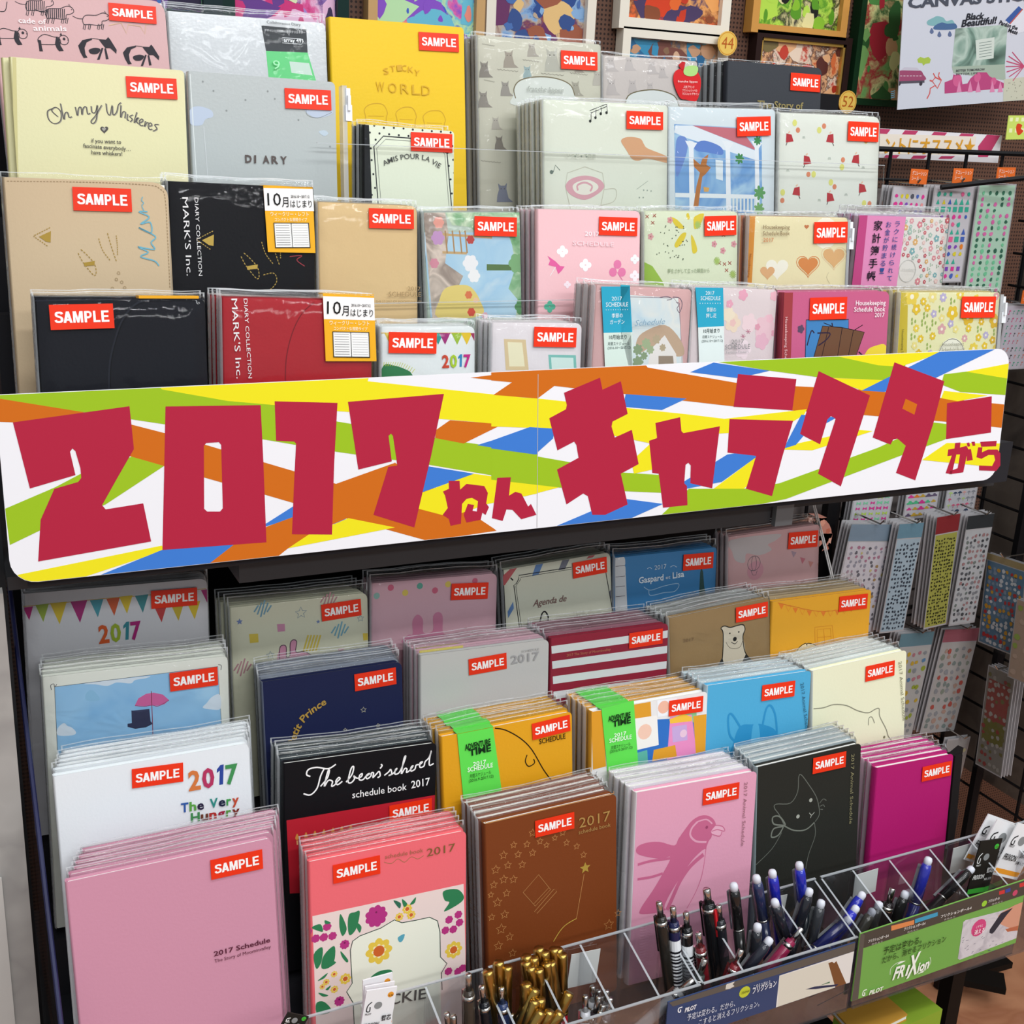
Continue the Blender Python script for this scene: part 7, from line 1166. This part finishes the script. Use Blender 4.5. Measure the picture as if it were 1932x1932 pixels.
def pack(crop, tl, tr, bl, D, label, col='d3d1d6', header=None, hcol='7a9ab0', tagc=None, icons=None, cols=6, rows=14, n=3, shape='dot', seed=1, fn=None, grp=None, reg=(0.06, 0.05, 0.94, 0.97), isz=0.34, lean=0.0, extra=None):
    cs(*crop); B = Panel('sticker_pack', 'sticker pack', label, tl, tr, bl, fn or onD(D), 'b9b7b9', t=0.0012, part='backing_card', group=grp); X = lambda a, b: (-B.w / 2 + B.w * a, B.h * (1 - b)); rnd = random.Random(seed)
    top = header if header else 0.0
    B.art.flat([X(.03, top + .01), X(.97, top + .01), X(.97, .985), X(.03, .985)], mat(col, 0.35))
    if header: B.art.flat([X(.0, 0), X(1, 0), X(1, top), X(.0, top)], mat(hcol, 0.4)); B.blob
    cw = B.w * (reg[2] - reg[0]) / cols; chh = B.h * (1 - top) * (reg[3] - reg[1]) / rows; s = min(cw, chh) * isz
    for j in range(rows):
        rc = rnd.choice(icons)
        for i in range(cols):
            if rnd.random() < .06: continue
            x = -B.w / 2 + B.w * reg[0] + cw * (i + .5); z = B.h * (1 - top) * (1 - reg[1]) - chh * (j + .5); c = rc if rnd.random() < .45 else rnd.choice(icons); k = (j if shape == 'mix' else 0) % 4 if shape != 'note' else 9
            if shape == 'free': x += rnd.uniform(-.25, .25) * cw; z += rnd.uniform(-.2, .2) * chh
            ss = s * rnd.uniform(.8, 1.15)
            if shape == 'bow': pts = [(x - ss * 1.3, z + ss * .8), (x, z + ss * .15), (x + ss * 1.3, z + ss * .8), (x + ss * 1.3, z - ss * .8), (x, z - ss * .15), (x - ss * 1.3, z - ss * .8)]
            elif shape == 'car': pts = [(x - ss * 1.4, z - ss * .5), (x + ss * 1.4, z - ss * .5), (x + ss * 1.4, z + ss * .1), (x + ss * .7, z + ss * .2), (x + ss * .4, z + ss * .7), (x - ss * .5, z + ss * .7), (x - ss * .8, z + ss * .15), (x - ss * 1.4, z)]
            elif shape == 'umb': pts = [(x - ss * 1.2, z), (x - ss * .8, z + ss * .6), (x, z + ss * .9), (x + ss * .8, z + ss * .6), (x + ss * 1.2, z), (x + .2 * ss, z + ss * .1), (x + .2 * ss, z - ss), (x - .1 * ss, z - ss), (x - .1 * ss, z + ss * .1)]
            elif shape == 'note': pts = [(x - ss * .6, z - ss), (x, z - ss), (x, z + ss * .6), (x + ss * .8, z + ss * .3), (x + ss * .8, z + ss), (x - ss * .2, z + ss), (x - ss * .2, z - ss * .5), (x - ss * .6, z - ss * .5)]
            elif k == 1: pts = [(x - ss, z - ss), (x + ss, z - ss), (x, z + ss * 1.2)]
            elif k == 2: pts = [(x - ss, z - ss), (x + ss, z - ss), (x + ss, z + ss), (x - ss, z + ss)]
            else: nn = 7; pts = [(x + ss * rnd.uniform(.7, 1.15) * math.cos(6.283 * q / nn), z + ss * rnd.uniform(.7, 1.15) * math.sin(6.283 * q / nn)) for q in range(nn)]
            B.art.flat(pts, mat(c, 0.4), -0.0006)
    if extra: extra(B, X)
    if B.art.f: art = B.art.mesh('printed_stickers'); put('printed_stickers', art, B.root)
    mb = MB(); e = 0.004; mb.face([(-B.w / 2 - e, -0.0022, -e), (B.w / 2 + e, -0.0022, -e), (B.w / 2 + e, -0.0022, B.h + .008), (-B.w / 2 - e, -0.0022, B.h + .008)], FILM); fm = mb.mesh('clear_bag'); put('clear_bag', fm, B.root)
    hm = MB(); hm.tube([(0, 0.045, B.h + .004), (0, -0.010, B.h + .004), (0, -0.016, B.h + .011)], 0.0014, SIL, 6); hm.build('wire_hook', B.root)
    if tagc: hm = MB(); hm.box(-B.w * .24, B.w * .24, -0.012, -0.0112, B.h + .004, B.h + .024, mat('dd6a28', .5)); o = hm.build('orange_price_tag', B.root); letter(o, 'tag_lettering', 'デコレーション', [(-B.w * .2, B.h + .016), (B.w * .2, B.h + .016)], 0.0045, mat('f6dcc8', .5), .01, 0, -0.0126); letter(o, 'tag_lettering', 'シール', [(-B.w * .2, B.h + .009), (0, B.h + .009)], 0.0045, mat('f6dcc8', .5), .01, 0, -0.0126)
    for k in range(n):
        c = thing('sticker_pack', Frame(B.F.o + B.F.w * .007 * (k + 1) + B.F.u * rnd.uniform(-.001, .001), B.F.u, B.F.v).mat(), ['first', 'second', 'third', 'fourth'][k] + ' pack behind the ' + label, 'sticker pack', grp or ('packs behind the ' + label)); put('backing_card', B.cm, c)
    if not grp: B.root['group'] = 'packs behind the ' + label
    return B
NE = ['e8409c', 'f08a30', 'f06a9c', '3fb89c', '8a50c0', 'e8d83c', '4a6ac0', 'f0a0a0']; DKI = ['4a4c58', '5a5c68', '3a3c48', '6a6c78']; PA = ['d8a0a8', 'a0b8c8', 'c8c49a', 'e0b8a0', 'b0b8b0', 'c8a0a0']
pack(g1, (462, 572), (757, 588), (440, 1500), 1.34, 'neon dot sticker pack under the leftmost orange tag', icons=NE + DKI, cols=6, rows=13, tagc=1, shape='dot', seed=2)
pack(g1, (805, 568), (1142, 574), (745, 1380), 1.34, 'neon triangle and gift sticker pack under the middle orange tag', icons=NE, cols=6, rows=12, tagc=1, shape='mix', seed=3)
pack(g1, (1172, 560), (1486, 560), (1090, 1500), 1.34, 'mint sticker pack with pink and green columns', col='b8dcc4', icons=['e070b0', '3f7a60', 'e884b8', '7ad0a0', '356a54'], cols=5, rows=18, tagc=1, shape='dot', seed=4, isz=.4)
pack(g1, (1402, 1565), (1640, 1560), (1340, 2100), 1.34, 'lilac sticker pack printed with music notes', col='c8c2cc', icons=['d8608c', '2c2c30', '50b08c', 'e08070'], cols=6, rows=8, tagc=1, shape='note', seed=5)
pack(g2, (690, 40), (985, 30), (680, 345), 1.375, 'bow print sticker pack below the banner', icons=['e8409c', '4a4458', 'c8e860', 'e8409c', '8ae0b0'], cols=5, rows=7, shape='bow', n=2, seed=6, isz=.42)
pack(g2, (1078, 20), (1325, 0), (1050, 316), 1.375, 'little car print sticker pack below the banner', icons=['e8409c', '6a5c78', '5ac890', 'd8b040', 'f08a30'], cols=5, rows=6, shape='car', n=2, seed=7, isz=.42)
pack(g2, (1378, 0), (1608, -20), (1343, 294), 1.375, 'umbrella print sticker pack below the banner', icons=['8a8c94', '3a4a68', 'e86a8c', 'c8e090', '9a9ca4', 'f0b0a8'], cols=6, rows=6, shape='umb', n=2, seed=8, isz=.40)
pack(g2, (655, 350), (1000, 352), (585, 1160), 1.33, 'tall white sticker pack with a cloudy blue header', col='d0ccd2', header=.15, hcol='7f93a4', icons=['a8909c', '6a6870', 'c8bc80', 'b07a90', '9a98a4', '58565c', 'a88858'], cols=7, rows=19, shape='free', seed=9, isz=.40)
pack(g2, (1010, 350), (1192, 338), (984, 1146), 1.31, 'narrow pale blue sticker pack covered in dark figures', col='a8bcc8', header=.13, hcol='6c92a4', icons=['2c3440', '3a4450', '4a5460'], cols=7, rows=21, shape='free', seed=10, isz=.36, n=4)
pack(g2, (1290, 300), (1460, 270), (1240, 1118), 1.31, 'narrow olive yellow sticker pack with a red header', col='a8a850', header=.15, hcol='8c2c30', icons=['35341c', '4a4824', '2c2c18'], cols=8, rows=25, shape='free', seed=11, isz=.36, n=4)
pack(g2, (1520, 290), (1715, 270), (1468, 1092), 1.31, 'narrow grey white sticker pack with a charcoal header', col='c0c2c4', header=.12, hcol='35383a', icons=['5a5c60', '4a4c50', '8a8c90', 'a88080', '77807a'], cols=6, rows=17, shape='free', seed=12, isz=.38, n=3)
pack(g3, (372, 62), (606, 42), (345, 800), 1.33, 'fruit and star sticker pack with blue header', col='b9b9b6', header=.12, hcol='6a8c98', icons=['9aa83c', '5f8ab0', 'b87a84', 'c8a83c', '98a0a4', '8f9498'], cols=5, rows=11, shape='free', seed=13, isz=.38)
pack(g3, (682, 30), (925, 18), (633, 748), 1.33, 'rosy fruit sticker pack in the lower row', col='bab7b4', header=.12, hcol='a4606c', icons=['a8786c', 'b85a50', '90988a', '9a9ca0', 'b89a8c', '84908c'], cols=5, rows=12, shape='free', seed=14, isz=.38)
pack(g3, (700, 800), (860, 780), (640, 1700), 1.30, 'grey sticker pack half hidden by the magenta books', col='a8a6a4', icons=PA, cols=4, rows=13, n=1, shape='free', seed=15)
onX = lambda X: (lambda p: on_plane(p, (X, 0, 0), np.array([1.0, 0, 0])))
pack(g2, (1662, 560), (1960, 655), (1605, 1225), 0, 'large blue pack scattered with red, white and yellow dots', col='62839e', header=.07, hcol='a89468', icons=['c03a3a', 'd8dce0', 'd8a02c', 'd8dce0', '8a9cb0'], cols=8, rows=16, shape='free', seed=16, isz=.46, fn=onX(1.50), n=1)
pack(g3, (985, 275), (1172, 360), (918, 985), 0, 'tall grey pack with red and olive panels', col='8c8880', icons=['9c4a44', 'a8a49c', '7a7448', 'b0aca4'], cols=5, rows=13, shape='free', seed=17, isz=.4, fn=onX(1.50), n=3, extra=lambda B, X: (B.art.flat([X(.1, .12), X(.9, .12), X(.9, .5), X(.1, .5)], mat('9a5048', .4), -0.0004), B.art.flat([X(.1, .5), X(.9, .5), X(.9, .72), X(.1, .72)], mat('76733c', .4), -0.0004)))
pack(g2, (1880, 900), (2100, 980), (1860, 1500), 0, 'pale peach pack at the right picture edge', col='c0a894', icons=['a8c060', 'c89a8c', 'd0b8a4'], cols=3, rows=6, shape='free', seed=18, fn=onX(1.47), n=1)
# ---- odds and ends seen through the gap under the banner
cs(*g2)
B = Panel('round_pouch', 'pouch', 'pink patterned round pouch seen through the gap under the banner', (330, 300), (540, 300), (330, 590), onD(1.30), 'c08474', t=0.02, r=0.035, part='pouch_body')
for x, y, c, r in ((350, 320, 'd8b8b0', 20), (440, 340, 'd89a84', 26), (480, 400, 'b86a54', 22), (500, 470, 'd8a490', 24), (470, 530, 'b8705c', 20), (420, 420, 'd8b0a0', 18)): B.blob(c, (x, y), r, lob=5)
B.done('pouch_print')
mb = MB()
st = thing('hanging_string', Matrix.Translation((0, 0, 0)), 'pair of white strings hanging down beside the blush schedule book', 'string')
for dx_ in (0, 14):
    a, b = at((355 + dx_, 165), 1.08), at((505 + dx_, 748), 1.06); mb.tube([a, (a + b) / 2 + np.array([0.001, 0, 0]), b], 0.0009, mat('e6e6e4', .6), 6)
mb.build('string', st)
# ================================================================ LOW RIGHT: books on the bottom shelf and stand legs
def onZ(z): return lambda p: on_plane(p, (0, 0, EYE + z), np.array([0, 0, 1.0]))
def boxed(name, cat, label, crop, q, z, th, col, part='body', pages=False):
    cs(*crop); P = [onZ(z)(p) for p in q]; c = sum(P) / 4; r = thing(name, Matrix.Translation((c[0], c[1], EYE + z - th)), label, cat); mb = MB()
    T = [(p[0] - c[0], p[1] - c[1]) for p in P]; 
    if newell(T) < 0: T = T[::-1]
    def pr(z0, z1, m, s=1.0):
        b = len(mb.v); mb.v += [(x * s, y * s, z0) for x, y in T] + [(x * s, y * s, z1) for x, y in T]; k = mb.mid(m)
        for f in ((3, 2, 1, 0), (4, 5, 6, 7), (0, 1, 5, 4), (1, 2, 6, 5), (2, 3, 7, 6), (3, 0, 4, 7)): mb.f.append(tuple(b + i for i in f)); mb.mi.append(k)
    if pages:
        pr(0.002, th - 0.002, PAPER, .98); mb.build('pages', r); mb = MB(); pr(0, 0.002, mat(col, .5)); pr(th - 0.002, th, mat(col, .5)); mb.build('cover', r)
    else: pr(0, th, mat(col, .5)); mb.build(part, r)
    return r
boxed('gift_box', 'box', 'lime green box on the bottom shelf under the green sign', e6, [(200, 1330), (880, 1035), (1190, 1275), (480, 1600)], -0.86, 0.06, '8fae34')
boxed('notebook', 'book', 'mustard yellow notebook lying on the lime green box', e6, [(180, 1260), (640, 1120), (870, 1320), (430, 1540)], -0.852, 0.008, 'cf9a3c', pages=True)
rpart('lower_shelf_board', XL, 0.83, 0.62, 1.16, -0.94, -0.9205, STEEL)
ms = thing('metal_stand', Matrix.Translation((1.25, 1.0, 0)), 'black metal stand legs on the brown floor at the bottom right', 'stand'); cs(*e6)
def bar(p, q, z, w, hgt, name='floor_bar'):
    a, b = onZ(z)(p), onZ(z)(q); d = unit(b - a); nrm = np.array([-d[1], d[0], 0]) * w / 2; mb = MB(); o = np.array([1.25, 1.0, 0]); P = [a + nrm, b + nrm, b - nrm, a - nrm]; v = [tuple(p_ - o) for p_ in P] + [tuple(p_ - o - np.array([0, 0, hgt])) for p_ in P]
    mb.v = v; mb.m = [mat('141210', .5)]; mb.f = [(0, 1, 2, 3), (7, 6, 5, 4), (0, 4, 5, 1), (1, 5, 6, 2), (2, 6, 7, 3), (3, 7, 4, 0)]; mb.mi = [0] * 6; mb.build(name, ms)
bar((1180, 900), (1760, 1020), -1.40, 0.045, 0.012, 'cross_bar'); bar((1440, 860), (1740, 775), -1.41, 0.05, 0.012, 'cross_bar')
a = onZ(-1.40)((1300, 1420)); mb = MB(); mb.box(a[0] - 1.25 - .017, a[0] - 1.25 + .017, a[1] - 1.0 - .012, a[1] - 1.0 + .012, 0.0, 0.75, mat('141210', .5))
p1 = at((1378, 800), 0.93); mb = MB(); mb.box(p1[0] - 1.25 - .011, p1[0] - 1.25 + .011, p1[1] - 1.0, p1[1] - 1.0 + .02, 0.0, p1[2] + .05, mat('141210', .5)); mb.build('leg', ms)
cs(); make_texts()
